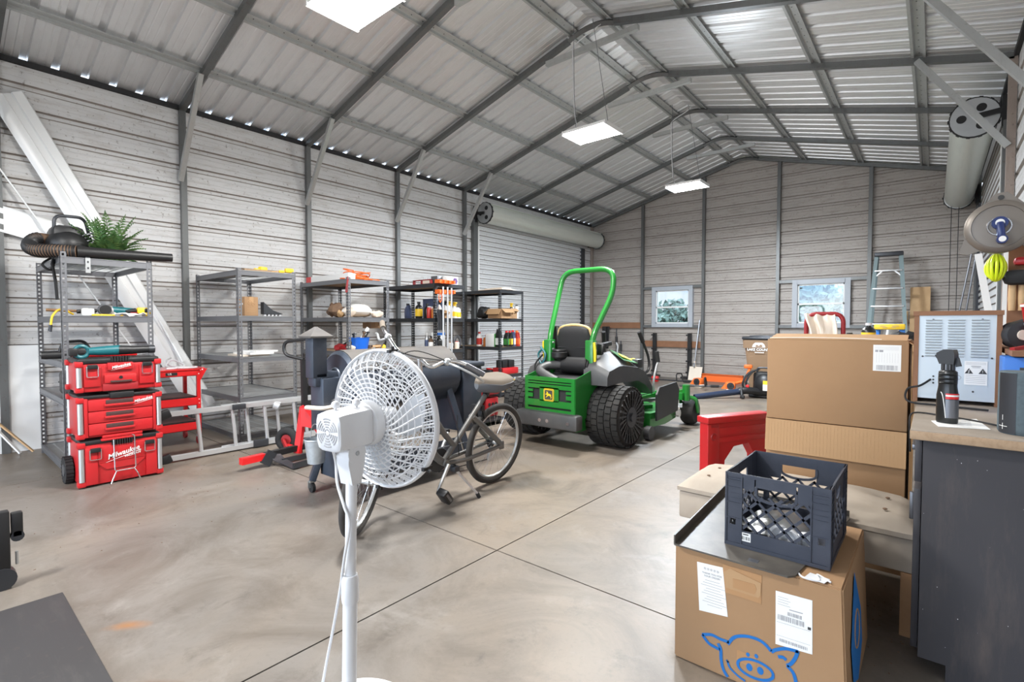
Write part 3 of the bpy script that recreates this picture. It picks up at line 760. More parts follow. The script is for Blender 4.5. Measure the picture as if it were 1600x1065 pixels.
def crumple(name, label, loc, m, d, seed, cat, rz=0, amp=.25, group=None):
    rnd = random.Random(seed); g = G(m); n, k = 14, 9; ph = [rnd.uniform(0, 6) for _ in range(6)]
    rows = []
    for i in range(1, k):
        t = PI*i/k; row = []
        for j in range(n):
            a = 2*PI*j/n; q = 1+amp*(math.sin(3*a+ph[0]+t*2)+.6*math.sin(5*a+ph[1]-t*3)+.5*math.sin(4*t+ph[2]))*.5
            row.append((d[0]/2*math.sin(t)*math.cos(a)*q, d[1]/2*math.sin(t)*math.sin(a)*q, max(0, d[2]*.5*(1-math.cos(t)*min(q, 1.25)))))
        rows.append(g.vs(row))
    g.skin(rows); return g.build(name, None, label, cat, group, loc=loc, rz=rz)
crumple('cloth_bundle', 'brown fur-like bundle on the second shelf of the cord unit', (-5.95, 3.53, 1.312), 'brown', (.22, .2, .18), 4, 'bundle', 0, .4)
crumple('straw_whisk', 'pale straw bundle below the brown bundle', (-5.80, 3.52, 1.312), 'pine', (.12, .1, .09), 8, 'bundle', 0, .4)
crumple('paper_sack', 'crumpled white paper sack on the second shelf of the cord unit, larger one', (-5.72, 3.72, 1.312), 'paper_white', (.30, .44, .17), 6, 'bag', 14, .14)
crumple('paper_bag', 'crumpled white paper bag on the second shelf of the cord unit, left smaller one', (-5.60, 3.51, 1.312), 'cream_cloth', (.16, .13, .13), 9, 'bag', 10, .25)
crumple('crumpled_paper', 'cream crumpled paper at the right end of that shelf', (-5.58, 3.90, 1.312), 'cream_cloth', (.16, .16, .09), 11, 'paper', 10, .3)
t = thing('bucket', 'bright blue plastic bucket full of tools on the middle shelf', 'bucket', (-5.62, 3.66, .882))
mat('bucket_blue', (.01, .13, .62), .4)
g = G('bucket_blue'); g.lathe([(.10, 0), (.128, .16), (.134, .165), (.134, .172), (.122, .172), (.096, .01)], n=28); g.build('pail', t)
rnd = random.Random(4)
for i in range(9):
    a = rnd.uniform(0, 6.28); p = V((.07*math.cos(a), .07*math.sin(a), .05)); q = p+V((rnd.uniform(-.05, .05), rnd.uniform(-.02, .10), rnd.uniform(.13, .2)))
    g = G(rnd.choice(['dark_steel', 'brown', 'grey_steel'])); g.tube([p, q], .012, 7); g.box(q, (.03, .035, .02), .006)
    g.build('hand_tool', None, 'small hand tool sticking out of the blue bucket', 'hand tool', 'tools in the blue bucket', loc=(-5.62, 3.66, .882))
G('paper_white').box((0, 0, .09), (.006, .045, .22), rot=(-35, 0, 0)).build('paint_stick', None, 'flat grey stick leaning out of the blue bucket to the right', 'stick', loc=(-5.60, 3.72, 1.0))
t = carton('brown cardboard carton hanging just under the second shelf of the cord unit', (-5.72, 3.93, 1.17), (.2, .17, .08), 0)
crumple('jumper_cables', 'tangle of black and dark red cables left of the blue bucket', (-5.78, 3.52, .882), 'dark_red', (.24, .16, .09), 15, 'cable', 0, .5)
g = G('black_rubber'); g.tube(spl([(-.1, -.05, .02), (0, .0, .09), (.1, .05, .15), (.13, .02, .10), (.02, .06, .04), (-.08, .03, .08), (.1, -.03, .05)], 8), .009, 6); g.build('black_cable', None, 'black cable looped over the dark red tangle', 'cable', loc=(-5.74, 3.52, .882))
crumple('paper_wrap', 'pale crumpled wrapping beside the blue bucket', (-5.57, 3.51, .882), 'cream_cloth', (.12, .1, .08), 17, 'paper', 0, .3)
t = thing('wood_crate', 'low wooden tray right of the blue bucket', 'tray', (-5.66, 3.91, .882))
G('pine').bx(-.1, .1, -.1, .1, .0, .012).bx(-.1, .1, -.1, -.09, 0, .07).bx(-.1, .1, .09, .1, 0, .07).bx(.09, .1, -.1, .1, .045, .07).build('tray_box', t)
bottle('small yellow bottle at the right end of the middle shelf', (-5.53, 3.97, .882), .028, .09, 'yellow', 'black_plastic')
_before = set(COL.objects)
# --- fourth unit ---
t = thing('spirit_level', 'red and yellow framed bar on top of the bottle shelf', 'level', (-6.02, 5.13, 1.802))
G('dark_red').bx(-.30, .10, -.02, .02, 0, .012).bx(-.30, .10, -.02, .02, .06, .072).bx(-.30, -.28, -.02, .02, 0, .07).bx(-.12, -.08, -.02, .02, 0, .07).bx(.08, .10, -.02, .02, 0, .07).build('frame', t); G('cream_cloth').bx(-.08, .08, -.015, .015, .014, .058).build('vial_block', t)
t = carton('white carton with a purple flower print on top of the bottle shelf', (-5.86, 5.42, 1.802), (.20, .22, .12), 0, 'paper_white', tape=False)
mat('purple', (.22, .13, .36), .6)
g = G('purple')
for k in range(6): g.lathe([(.0, 0), (.022, .001)], (.101, .05+.028*math.cos(k*PI/3), .055+.028*math.sin(k*PI/3)), (1, 0, 0), 10)
g.lathe([(0, .001), (.02, .002)], (.101, .05, .055), (1, 0, 0), 10); g.build('print', t)
carton('small dark grey box beside the white carton on top of the bottle shelf', (-5.92, 5.24, 1.802), (.14, .10, .12), 0, 'grey_steel', tape=False)
mat('bottle_black', (.012, .013, .013), .3); mat('bottle_blue', (.06, .08, .16), .35); mat('bottle_white', (.75, .75, .74), .4); mat('bottle_red', (.45, .03, .02), .4); mat('bottle_amber', (.50, .16, .03), .35); mat('bottle_green', (.04, .20, .04), .4)
B = [  # fourth unit, upper row (z 1.312)
 ('blue-black jug at the left end of the upper bottle row', -6.45, 5.10, .055, .22, 'bottle_blue', 'black_plastic', 'jug', None),
 ('black bottle with a yellow label in the upper bottle row', -6.17, 5.09, .055, .24, 'bottle_black', 'black_plastic', 'round', 'yellow'),
 ('dark bottle right behind the yellow labelled one', -6.12, 5.22, .05, .22, 'bottle_black', 'black_plastic', 'round', None),
 ('white can in the upper bottle row', -5.98, 5.18, .035, .17, 'bottle_white', 'white_plastic', 'can', 'bottle_red'),
 ('red can in the upper bottle row', -5.94, 5.10, .034, .17, 'bottle_red', 'white_plastic', 'can', None),
 ('orange bottle in the upper bottle row', -5.85, 5.12, .04, .18, 'bottle_amber', 'black_plastic', 'round', None),
 ('tall white spray bottle with a black head', -5.86, 5.24, .042, .26, 'bottle_white', 'black_plastic', 'spray', None),
 ('white bottle next to the black headed spray', -5.78, 5.09, .03, .20, 'bottle_white', 'white_plastic', 'round', None),
 ('white spray bottle with a black head in the middle of the row', -5.80, 5.30, .042, .25, 'bottle_white', 'black_plastic', 'spray', 'bottle_blue'),
 ('spray bottle with a yellow head behind the open carton', -5.84, 5.42, .045, .25, 'bottle_white', 'yellow', 'spray', None),
 ('second spray bottle with a yellow head behind the open carton', -5.80, 5.50, .045, .24, 'bottle_white', 'yellow', 'spray', 'yellow'),
 ('white tub with a yellow label at the right of that row', -5.78, 5.55, .05, .16, 'bottle_white', 'white_plastic', 'can', 'yellow')]
for l, x, y, r, h, b, c, k, lb in B: bottle(l, (x, y, 1.312), r, h, b, c, k, lb, 'bottles on the fourth shelving unit')
carton('small open cardboard carton between the spray bottles', (-5.76, 5.19, 1.312), (.1, .16, .11), 0, open_=True)
B = [('slim clear bottle on the lower bottle row', -5.98, 5.09, .035, .24, 'zinc', 'bottle_white', 'round', 'bottle_blue'), ('brown bottle on the lower bottle row', -5.90, 5.10, .038, .19, 'brown', 'black_plastic', 'round', 'paper_white'),
     ('dark bottle behind the white carton', -6.04, 5.25, .04, .2, 'bottle_black', 'black_plastic', 'round', None), ('small white jar on the lower row', -5.76, 5.38, .035, .10, 'bottle_white', 'bottle_amber', 'can', None), ('small cream jar at the right of the lower row', -5.75, 5.50, .035, .11, 'cream_cloth', 'bottle_red', 'can', None),
     ('black flask leaning beside the post of the bottle shelf', -5.76, 5.14, .045, .2, 'bottle_black', 'black_plastic', 'round', None)]
for l, x, y, r, h, b, c, k, lb in B: bottle(l, (x, y, .862), r, h, b, c, k, lb, 'bottles on the fourth shelving unit')
carton('tall white carton with a blue top on the lower bottle row', (-5.85, 5.20, .862), (.13, .15, .24), 0, 'paper_white', tape=False, lab=[(-.5, .5, .85, 1., 'blue')])
t = thing('hose_coil', 'grey coiled hose on the lower shelf at the right post', 'hose', (-5.80, 5.56, .862))
g = G('grey_steel'); [g.torus((0, 0, .10), (1, .25, 0), .09-.012*k, .012, 24, 6) for k in range(3)]; g.build('coil', t)
carton('grey lidded bin on the middle shelf at the right post', (-5.86, 5.5, .442), (.24, .2, .22), 0, 'grey_steel', tape=False, name='storage_bin', cat='bin')
carton('blue grey bin at the back of the upper bottle shelf', (-6.3, 5.5, 1.312), (.24, .22, .3), 0, 'bottle_blue', tape=False, name='storage_bin', cat='bin')
t = thing('tool_rack', 'bright orange plastic tool rack clipped to the post of the bottle shelf', 'rack', (-5.68, 5.08, 1.70))
for z in (-.02, .12):
    g = G('orange'); g.bx(-.03, .04, -.06, .24, z-.03 if z < 0 else z-.02, z+.03)
    for k in range(4): g.bx(.04, .075, -.06+k*.09, -.03+k*.09, z-.02, z+.025)
    g.build('rack_bar', t)
for i, (y, h, l) in enumerate(((5.10, 1.75, 'steel pole in the orange rack, left of the three'), (5.19, 1.75, 'steel pole in the orange rack, middle of the three'), (5.27, 1.74, 'steel pole in the orange rack, right of the three'))):
    t = thing('extension_pole', l, 'pole', (-5.62, y, 0), 0, 'poles in the orange rack'); G('aluminium').cyl((0, 0, .02), (0, 0, h), .013, n=10).build('shaft', t); G('black_rubber').cyl((0, 0, 0), (0, 0, .05), .016, n=10).build('foot', t)
t = thing('shop_towel', 'grey cloth hanging from the post of the bottle shelf', 'cloth', (-5.67, 5.06, 1.27))
g = G('dark_steel'); g.sheet([[(.02+.012*math.sin(j*1.4+i*.3), -.05+.15*j/8*(1-.5*max(0, (i-5)/5)), -.13+.29*i/10) for j in range(9)] for i in range(11)], .004); g.build('cloth', t)
t = thing('cable_hank', 'small orange handled cord hanging under the orange rack', 'cord', (-5.64, 5.06, 1.60)); G('orange').tube(spl([(0, 0, .06), (.0, .03, .0), (0, .0, -.07), (0, -.025, 0)], 6, True), .006, 6, True).build('loop', t)
def settle(k):
    global _before
    bpy.context.view_layer.update()
    for o in set(COL.objects)-_before:
        if o.parent is None: o.location.x *= k; o.location.y *= k
    _before = set(COL.objects)
settle(.941)
# --- fifth unit ---
carton('open cardboard box with raised flaps on the far shelf, left one', (-6.02, 6.83, 1.322), (.30, .26, .16), 0, open_=True)
carton('open cardboard box with raised flaps on the far shelf, right of the pair', (-6.02, 7.08, 1.322), (.22, .18, .17), 0, open_=True)
crumple('tool_bag', 'black tool bag left of the open boxes on the far shelf', (-6.42, 6.83, 1.322), 'black_rubber', (.25, .24, .2), 21, 'bag', 0, .3)
g = G('cream_cloth'); g.bx(-.3, .25, -.10, .25, 0, .012).bx(-.2, .2, -.05, .2, .012, .03).bx(-.1, .2, .0, .2, .03, .04); g.build('folded_paper', None, 'folded tan papers on top of the far shelf', 'paper', loc=(-6.2, 6.9, 1.812))
G('white_trim').bar((-6.62, 6.9, 1.835), (-5.9, 7.2, 1.84), .03, .02).build('white_batten', None, 'thin white batten lying on top of the far shelf', 'batten')
B = [('white spray can on the far shelf beside the post', -5.98, 7.0, 1.322, .032, .14, 'bottle_white', 'bottle_red', 'can', None), ('dark spray bottle with a yellow trigger on the far shelf', -5.98, 7.10, 1.322, .04, .27, 'bottle_black', 'yellow', 'spray', None),
 ('white labelled dark bottle on the far shelf', -5.99, 7.17, 1.322, .035, .2, 'bottle_black', 'white_plastic', 'round', 'bottle_white'), ('white aerosol can with a black cap on the far shelf', -5.98, 7.26, 1.322, .035, .24, 'bottle_white', 'black_plastic', 'can', None),
 ('red and white bottle at the left of the jugs', -6.50, 6.80, .842, .05, .25, 'bottle_white', 'bottle_red', 'round', 'bottle_red'), ('amber bottle behind the green carton', -6.32, 6.80, .842, .06, .2, 'bottle_amber', 'bottle_red', 'round', None),
 ('black and white patterned jug left of the far post', -6.02, 6.79, .842, .07, .30, 'bottle_black', 'black_plastic', 'jug', 'bottle_white'),
 ('black jug with a red cap right of the far post', -5.99, 6.98, .842, .05, .27, 'bottle_black', 'red_paint', 'jug', 'bottle_green'), ('grey oil jug with a red cap, second right of the far post', -5.985, 7.07, .842, .05, .27, 'bottle_black', 'red_paint', 'jug', 'yellow'),
 ('dark oil jug with a red cap, third right of the far post', -5.99, 7.16, .842, .05, .28, 'bottle_blue', 'red_paint', 'jug', 'bottle_white'), ('orange red jug at the right end of the far shelf', -5.98, 7.27, .842, .055, .27, 'bottle_red', 'orange', 'jug', 'orange')]
for l, x, y, z, r, h, b, c, k, lb in B: bottle(l, (x, y, z), r, h, b, c, k, lb, 'bottles and jugs on the far shelf', name='jug' if k == 'jug' else 'bottle')
t = carton('green and white carton on the far shelf left of the jugs', (-6.16, 6.80, .842), (.2, .16, .22), 0, 'bottle_white', tape=False); G('bottle_green').bx(.101, .103, -.08, .08, 0, .22).build('green_end', t)
t = thing('battery_machine', 'red machine with two black boxes on the low far shelf', 'machine', (-6.05, 7.03, .372))
G('red_plastic').box((0, 0, .055), (.24, .42, .11), .02).build('base', t); G('black_plastic').box((0, -.10, .17), (.16, .13, .13), .01).build('battery_box', t); G('black_plastic').box((0, .07, .17), (.16, .15, .13), .01).build('battery_box', t)
t = thing('metal_bracket', 'dark metal bracket with a red ring on the low far shelf', 'hardware', (-6.3, 6.85, .372)); G('dark_steel').box((0, 0, .03), (.2, .18, .06), .01).build('plate', t); G('red_paint').torus((.02, 0, .07), (0, .3, 1), .06, .012, 20, 6).build('ring', t)
for i, (y, b, c, lb, l) in enumerate(((7.02, 'yellow', 'black_plastic', 'bottle_amber', 'yellow oil bottle on the lowest far shelf, left one'), (7.13, 'yellow', 'black_plastic', 'bottle_amber', 'yellow oil bottle on the lowest far shelf, next to the white jug'), (7.27, 'bottle_white', 'white_plastic', 'blue', 'white jug with a blue label on the lowest far shelf'))):
    bottle(l, (-5.97, y, .082), .05, .22, b, c, 'jug', lb, 'bottles on the lowest far shelf')

settle(.937)
# ---------- red tool boxes ----------
def packout_base(t, z0, z1, w=.54, d=.40):
    for y in (.025, w-.025):
        for x in (-.03, -d+.03):
            g = G('zinc'); g.cyl((x+.022*(1 if x > -.1 else -1), y, z0+.05), (x+.022*(1 if x > -.1 else -1), y, z1-.05), .017, n=12); g.build('corner_post', t)
            g = G('red_plastic')
            for a in (z0+.01, z1-.045): g.bx(x-.03, x+.03, y-.025, y+.025, a, a+.042, .008)
            g.build('corner_block', t)
def latch(t, y, z, h=.075):
    g = G('chrome'); g.tube(rounded([(.012, y-.033, z+h/2), (.014, y-.033, z-h/2), (.014, y+.033, z-h/2), (.012, y+.033, z+h/2)], .01), .004, 6); g.m('black_plastic').bx(-.0, .022, y-.03, y+.03, z+h/2-.02, z+h/2+.012, .004)
    g.build('latch', t)
def wordmark(g, o, size, u=(0, 1, 0)):
    u, v = (0, .972, .235), (0, -.235, .972)
    g.text('Milwaukee', o, u, v, size, .0012, shear=.35, sx=.92, bold=size*.02)
    g.stroke([(-size*2.3, -size*.62), (size*2.1, -size*.46)], o, u, v, [size*.03, size*.12])
X0, Y0 = -4.80, .752
t = thing('rolling_tool_box', 'large red wheeled tool box at the bottom of the stack, with a wire handle', 'tool box', (X0, Y0, 0), 0, 'stacked red tool boxes')
g = G('red_plastic'); g.bx(-.385, -.012, .02, .52, .012, .325, .012)
g.bx(-.02, .004, .045, .12, .02, .30, .006).bx(-.02, .004, .42, .495, .02, .30, .006); g.bx(-.02, .002, .12, .42, .17, .30, .006); g.prism([(.12, .17), (.17, .12), (.37, .12), (.42, .17)], (-.02, 0, 0), (0, 1, 0), (0, 0, 1), .018)
g.build('box_body', t)
g = G('black_plastic'); g.bx(-.39, -.005, .02, .52, .318, .352, .01)
for k in range(9): g.bx(-.02, .012, .205+k*.015, .213+k*.015, .30, .342)
g.m('red_plastic').bx(-.03, .012, .14, .40, .338, .356, .006); g.build('lid', t)
packout_base(t, 0, .345); latch(t, .105, .245); latch(t, .445, .25)
g = G('white_paint'); wordmark(g, (.005, .275, .232), .052); g.text('PACKOUT', (.005, .335, .207), (0, .98, .17), (0, -.17, .98), .019, sx=1.2, bold=.0006); g.build('wordmark', t)
G('chrome').tube(rounded([(.014, .215, .34), (.03, .215, .10), (.03, .345, .10), (.014, .345, .355), (.014, .33, .36)], .02), .0045, 7).tube(rounded([(.03, .225, .10), (.04, .20, .045), (.038, .19, .01)], .01), .0045, 7).tube(rounded([(.03, .335, .10), (.04, .36, .05), (.038, .37, .01)], .01), .0045, 7).build('wire_handle', t)
for y in (-.012, .552):
    g = G('black_rubber'); g.cyl((-.30, y-.022, .10), (-.30, y+.022, .10), .10, n=30)
    for k in range(22): a = 2*PI*k/22; g.box((-.30+.10*math.cos(a), y, .10+.10*math.sin(a)), (.012, .046, .012), rot=(0, -math.degrees(a), 0))
    g.m('grey_steel').cyl((-.30, y-.026, .10), (-.30, y+.026, .10), .045, n=18); g.build('wheel', t)
t = thing('drawer_tool_box', 'red tool box with three drawers in the middle of the stack', 'tool box', (X0, Y0, .357), 0, 'stacked red tool boxes')
g = G('red_plastic'); g.bx(-.385, -.02, .02, .52, .012, .315, .01); g.bx(-.03, .0, .045, .068, .02, .31, .004).bx(-.03, .0, .475, .495, .02, .31, .004); g.bx(-.03, .006, .15, .40, .002, .022, .004); g.build('box_body', t)
G('black_plastic').bx(-.39, -.002, .015, .525, .308, .332, .008).bx(-.05, .012, .20, .35, .30, .345, .006).build('lid', t)
for k in range(3):
    z0 = .03+k*.091
    d = G('red_plastic').bx(-.3, -.002, .07, .473, z0, z0+.086, .006).build('drawer', t)
    h = G('pull_dark'); h.bx(-.004, .006, .175, .345, z0+.045, z0+.078, .004); h.m('red_plastic').bx(-.004, .014, .165, .355, z0+.03, z0+.047, .004); h.build('drawer_pull', d)
packout_base(t, 0, .325)
g = G('white_paint'); wordmark(g, (.001, .41, .272), .031); g.build('wordmark', t)
t = thing('lidded_tool_box', 'red tool box with a black lid on top of the stack', 'tool box', (X0, Y0, .703), 0, 'stacked red tool boxes')
g = G('red_plastic'); g.bx(-.38, -.012, .02, .52, .01, .225, .014); g.bx(-.02, .008, .17, .37, .07, .135, .006); g.bx(-.02, .002, .05, .15, .05, .20, .006).bx(-.02, .002, .39, .49, .05, .20, .006)
g.m('dark_red').bx(-.02, .001, .16, .38, .012, .068, .004); g.build('box_body', t)
g = G('black_plastic'); g.bx(-.388, -.004, .015, .525, .222, .262, .014)
for k in range(7): g.bx(-.02, .004, .215+k*.017, .224+k*.017, .235, .275)
g.m('red_plastic').bx(-.03, .008, .19, .35, .17, .226, .005); g.build('lid', t)
G('pull_dark').bx(.004, .016, .205, .34, .074, .09, .004).m('black_plastic').cyl((.0, .27, .112), (.012, .27, .112), .012).build('carry_handle', t)
packout_base(t, 0, .245); latch(t, .10, .165, .08); latch(t, .44, .17, .08)
g = G('white_paint'); wordmark(g, (.0095, .272, .20), .030); g.build('wordmark', t)
t = thing('reciprocating_saw', 'long black and teal power saw lying on top of the red tool boxes', 'power tool', (-4.90, .98, .968))
G('teal').tube([(0, -.13, .048), (0, -.02, .05), (0, .06, .052)], [.026, .034, .036], 14, ell=1.1).build('motor_body', t)
g = G('black_plastic'); g.tube([(0, .05, .052), (0, .14, .05), (.0, .24, .052), (0, .25, .052)], [.038, .034, .028, .03], 14); g.m('dark_steel').cyl((0, .25, .052), (0, .29, .052), .032, n=14); g.build('nose', t)
g = G('teal'); g.torus((0, -.17, .048), (1, 0, 0), .042, .014, 20, 8, ell=1); g.m('black_plastic').box((0, -.22, .045), (.05, .05, .06), .01); g.build('rear_handle', t)
G('red_paint').bx(-.03, .03, -.22, .18, 0, .022, .006).build('pry_bar', None, 'flat red bar lying behind the teal saw on the tool boxes', 'bar', loc=(-5.03, 1.0, .968))
G('black_rubber').tube(spl([(0, -.3, .012), (.03, -.22, .03), (.0, -.15, .05), (.02, -.05, .02)], 6), .011, 7).build('tool_cable', None, 'thick black cord at the left of the teal saw', 'cord', loc=(-4.96, 1.07, .968))
# ---------- red service cart ----------
t = thing('service_cart', 'red steel three tray service cart on small wheels behind the tool boxes', 'cart', (-5.74, 1.375, 0))
for z, h in ((.15, .08), (.40, .08), (.70, .06)):
    g = G('red_paint'); w, d = .50, .42
    g.bx(-d, 0, 0, w, z, z+.005).bx(-.005, 0, 0, w, z, z+h).bx(-d, -d+.005, 0, w, z, z+h).bx(-d, 0, 0, .005, z, z+h).bx(-d, 0, w-.005, w, z, z+h)
    if z > .6: g.bx(-d-.01, .012, -.012, w+.012, z+h, z+h+.012)
    tr = g.build('tray', t)
    if z > .6: g = G('black_plastic'); g.bx(0, .003, .20, .30, .715, .745); g.m('white_paint').text('US', (.004, .235, .731), (0, 1, 0), (0, 0, 1), .028); g.build('badge', tr)
for x, y in ((-.012, .012), (-.012, .488), (-.408, .012), (-.408, .488)):
    g = G('red_paint'); g.bx(x-.016, x+.016, y-.016, y+.016, .10, .74)
    g.m('white_paint')
    for z in (.17, .21, .42, .46, .72): g.cyl((x+.016, y, z), (x+.019, y, z), .005, n=8)
    p = g.build('corner_post', t)
    g = G('dark_red'); g.cyl((x-.02, y-.012, .04), (x-.02, y+.012, .04), .04, n=18); g.m('zinc').bx(x-.03, x-.0, y-.016, y+.016, .075, .10); g.build('caster', p)
G('red_paint').tube(rounded([(-.05, .50, .74), (-.04, .56, .765), (-.36, .56, .765), (-.36, .50, .74)], .03), .012, 8).prism([(0, 0), (.07, .03), (.0, -.1)], (-.012, .5, .74), (0, 1, 0), (0, 0, 1), .012).build('push_handle', t)
for i, (z, l) in enumerate(((.406, 'black sectioned organiser on the middle tray of the red cart'), (.156, 'black sectioned organiser on the bottom tray of the red cart'))):
    g = G('black_plastic'); g.bx(-.2, .19, -.21, .21, 0, .012)
    for k in range(8): g.bx(-.2, .19, -.21+k*.059, -.205+k*.059, 0, .085)
    for k in range(4): g.bx(-.2+k*.128, -.195+k*.128, -.21, .205, 0, .085)
    g.m('pull_dark').bx(-.2, .19, -.20, .2, .085, .092)
    g.build('parts_organiser', None, l, 'organiser', loc=(-5.955, 1.625, z))
g = G('white_plastic')
g.tube(spl([(-6.30, 1.78, .86), (-6.15, 1.70, .84), (-6.0, 1.70, .79), (-5.85, 1.80, .782), (-5.78, 1.86, .785), (-5.80, 1.74, .782), (-5.95, 1.64, .79), (-6.05, 1.72, .85), (-5.95, 1.80, .80), (-5.84, 1.70, .782), (-5.80, 1.60, .782)], 8), .009, 7)
g.build('white_cable', None, 'white cable draped over the top tray of the red cart', 'cord')
# ---------- aluminium ladder lying on its side ----------
t = thing('extension_ladder', 'aluminium extension ladder lying on its edge along the floor', 'ladder', (-5.14, 1.40, 0))
for s, (x, y0, y1) in enumerate(((0, .03, 1.75), (-.06, .48, 2.1))):
    for z in (.035, .43):
        g = G('aluminium'); q = .022 if s == 0 else -.0
        g.bx(x-.022, x+.022, y0, y1, z-.008, z+.008, .003).bx(x-.024, x-.019, y0, y1, z-.020, z+.020).bx(x+.019, x+.024, y0, y1, z-.020, z+.020)
        g.build('rail', t)
    k = 0
    y = y0+.25
    while y < y1:
        G('aluminium').cyl((x, y, .045), (x, y-.03, .42), .017, n=10).build('rung', t); y += .30
for z in (.035, .43): G('black_plastic').box((.0, -.005, z), (.06, .09, .075), .01, rot=(20, 0, 0)).build('foot', t)
G('dark_steel').box((.035, .80, .045), (.03, .14, .07), .006).build('rung_lock', t); G('dark_steel').box((.035, .60, .43), (.03, .12, .05), .006).build('rung_lock', t)
G('aluminium').cyl((.0, .95, .40), (.03, .99, .38), .045, n=16).build('pulley', t)
# ---------- lift jack ----------
t = thing('floor_jack', 'red and black lawn mower lift jack with a tall black looped handle', 'lift jack', (-4.35, 1.80, 0))
G('black_plastic').bar((-.02, -.02, .09), (-.10, .62, .10), .05, .05).build('main_beam', t)
G('red_paint').bar((-.0, -.09, .09), (.0-.03, .13, .09), .054, .054).build('red_arm_end', t)
g = G('dark_steel'); g.bar((.0, .10, .10), (.0, .17, .05), .02, .12); g.sheet([[(-.02, .14, .11), (.02, .17, .05), (.10, .22, .02), (.26, .22, .012), (.27, .22, .06)], [(-.05, .24, .11), (.0, .27, .05), (.08, .30, .02), (.24, .30, .012), (.25, .30, .06)]], .006); g.bar((.26, .22, .035), (.20, .66, .035), .02, .05); g.bar((.02, .24, .03), (-.02, .6, .03), .03, .04); g.build('wheel_cradle', t)
g = G('dark_steel'); g.sheet([[(-.08, .52, .10), (-.04, .54, .05), (.06, .58, .02), (.20, .60, .012)], [(-.10, .62, .10), (-.06, .64, .05), (.04, .68, .02), (.18, .70, .012)]], .006); g.build('wheel_cradle', t)
g = G('red_paint'); g.bar((-.06, .42, .05), (-.09, .50, .46), .06, .035); g.bar((-.05, .46, .48), (.10, .66, .05), .05, .03); g.bar((.02, .47, .46), (.18, .70, .06), .035, .03)
g.prism([(-.02, .30), (.12, .27), (.15, .42), (-.02, .47)], (-.03, .47, 0), (.75, .66, 0), (0, 0, 1), .02); g.bar((-.02, .58, .06), (.28, .95, .07), .06, .06); g.bar((.02, .95, .12), (.34, 1.08, .12), .05, .07)
g.build('mast', t)
g = G('ink'); g.text('L JA', (.012, .512, .385), (.75, .66, 0), (0, 0, 1), .045); g.build('lettering', t)
G('black_plastic').bar((-.07, .50, .44), (-.08, .50, .90), .045, .04).tube(rounded([(-.08, .50, .90), (-.24, .40, .94), (-.25, .40, 1.06), (.02, .58, 1.10), (.05, .60, .98), (-.06, .51, .92)], .06), .016, 8).build('handle', t)
g = G('black_rubber'); g.torus((-.42, .50, .11), (.55, -.8, 0), .082, .035, 28, 10); g.m('dark_red').cyl((-.43, .515, .11), (-.41, .485, .11), .05, n=16).bar((-.42, .46, .11), (-.30, .44, .05), .02, .04); g.build('wheel', t)
G('red_paint').bar((-.36, .47, .06), (-.08, .46, .06), .04, .04).build('cross_arm', t)
# ---------- pellet grill ----------
mat('grill_blue', (.052, .066, .092), .42, .35, noise=(5, .6, (.09, .10, .12)))
mat('dusty_grey', (.092, .084, .077), .7, .1, noise=(4, .6, (.06, .064, .075)))
t = thing('pellet_grill', 'dark blue grey barrel pellet grill with a chimney, hopper and sawhorse legs', 'grill', (-3.2, 1.90, 0))
t.scale = (.93, .93, 1.)
sec = []
for k in range(28):
    a = 2*PI*k/28; sec.append((.24*math.cos(a), .80+.235*math.sin(a)*(1 if math.sin(a) > 0 else .9)))
g = G('grill_blue'); g.loft([[(x*.9, 0, .8+(z-.8)*.9) for x, z in sec]]+[[(x, y, z) for x, z in sec] for y in (.02, 1.06)]+[[(x*.9, 1.09, .8+(z-.8)*.9) for x, z in sec]]); g.build('barrel', t)
lid = [(x, z) for x, z in sec if z > .86]
lid.sort()
g = G('dusty_grey'); g.sheet([[(x*1.025, y, .8+(z-.8)*1.025) for x, z in lid] for y in (.03, .3, .7, 1.05)], .006); li = g.build('lid', t)
G('chrome').tube(rounded([(.235, .16, .93), (.29, .16, .94), (.29, .92, .94), (.235, .92, .93)], .02), .011, 8).build('lid_handle', li)
g = G('grill_blue'); g.torus((.0, -.01, .84), (0, 1, 0), .07, .012, 24, 8); g.bx(-.055, .055, -.20, -.0, .80, .90, .015); g.bx(-.055, .055, -.215, -.105, .86, 1.135, .006); g.m('dusty_grey').lathe([(.125, 0), (.125, .012), (.01, .075)], (0, -.16, 1.13), n=4, up=(1, 1, 0)); g.build('chimney', t)
g = G('grill_blue'); g.bx(-.09, .09, -.16, -.0, .50, .86, .01); g.prism([(-.16, .86), (-.06, .86), (0, .7), (-.0, .5)], (-.085, 0, 0), (0, 1, 0), (0, 0, 1), .17); g.build('side_box', t)
g = G('cream_cloth'); g.tube(rounded([(.09, -.02, .665), (.14, -.18, .665), (-.02, -.24, .665), (-.02, -.20, .66)], .05), .018, 10, ell=.8); g.build('side_handle', t)
for y0, y1, s in ((.14, -.065, -1), (.98, 1.16, 1)):
    for x0, x1 in ((.17, .26), (-.17, -.26)):
        l = G('grill_blue').bar((x0, y0, .70), (x1, y1, .09), .085, .05, bev=.006).build('leg', t)
        g = G('black_rubber'); g.cyl((x1, y1-.012, .035), (x1, y1+.012, .035), .035, n=18); g.m('zinc').bar((x1, y1-.02, .09), (x1, y1-.02, .035), .03, .006); g.bx(x1-.02, x1+.02, y1-.025, y1+.02, .075, .09); g.build('caster', l)
g = G('grill_blue'); g.prism([(-.02, .16), (1.08, .16), (1.03, .30), (.03, .30)], (.255, 0, 0), (0, 1, 0), (0, 0, 1), -.012); g.bx(-.24, .24, .03, 1.06, .15, .165).bx(-.235, .235, -.005, .01, .13, .44); g.build('lower_shelf', t)
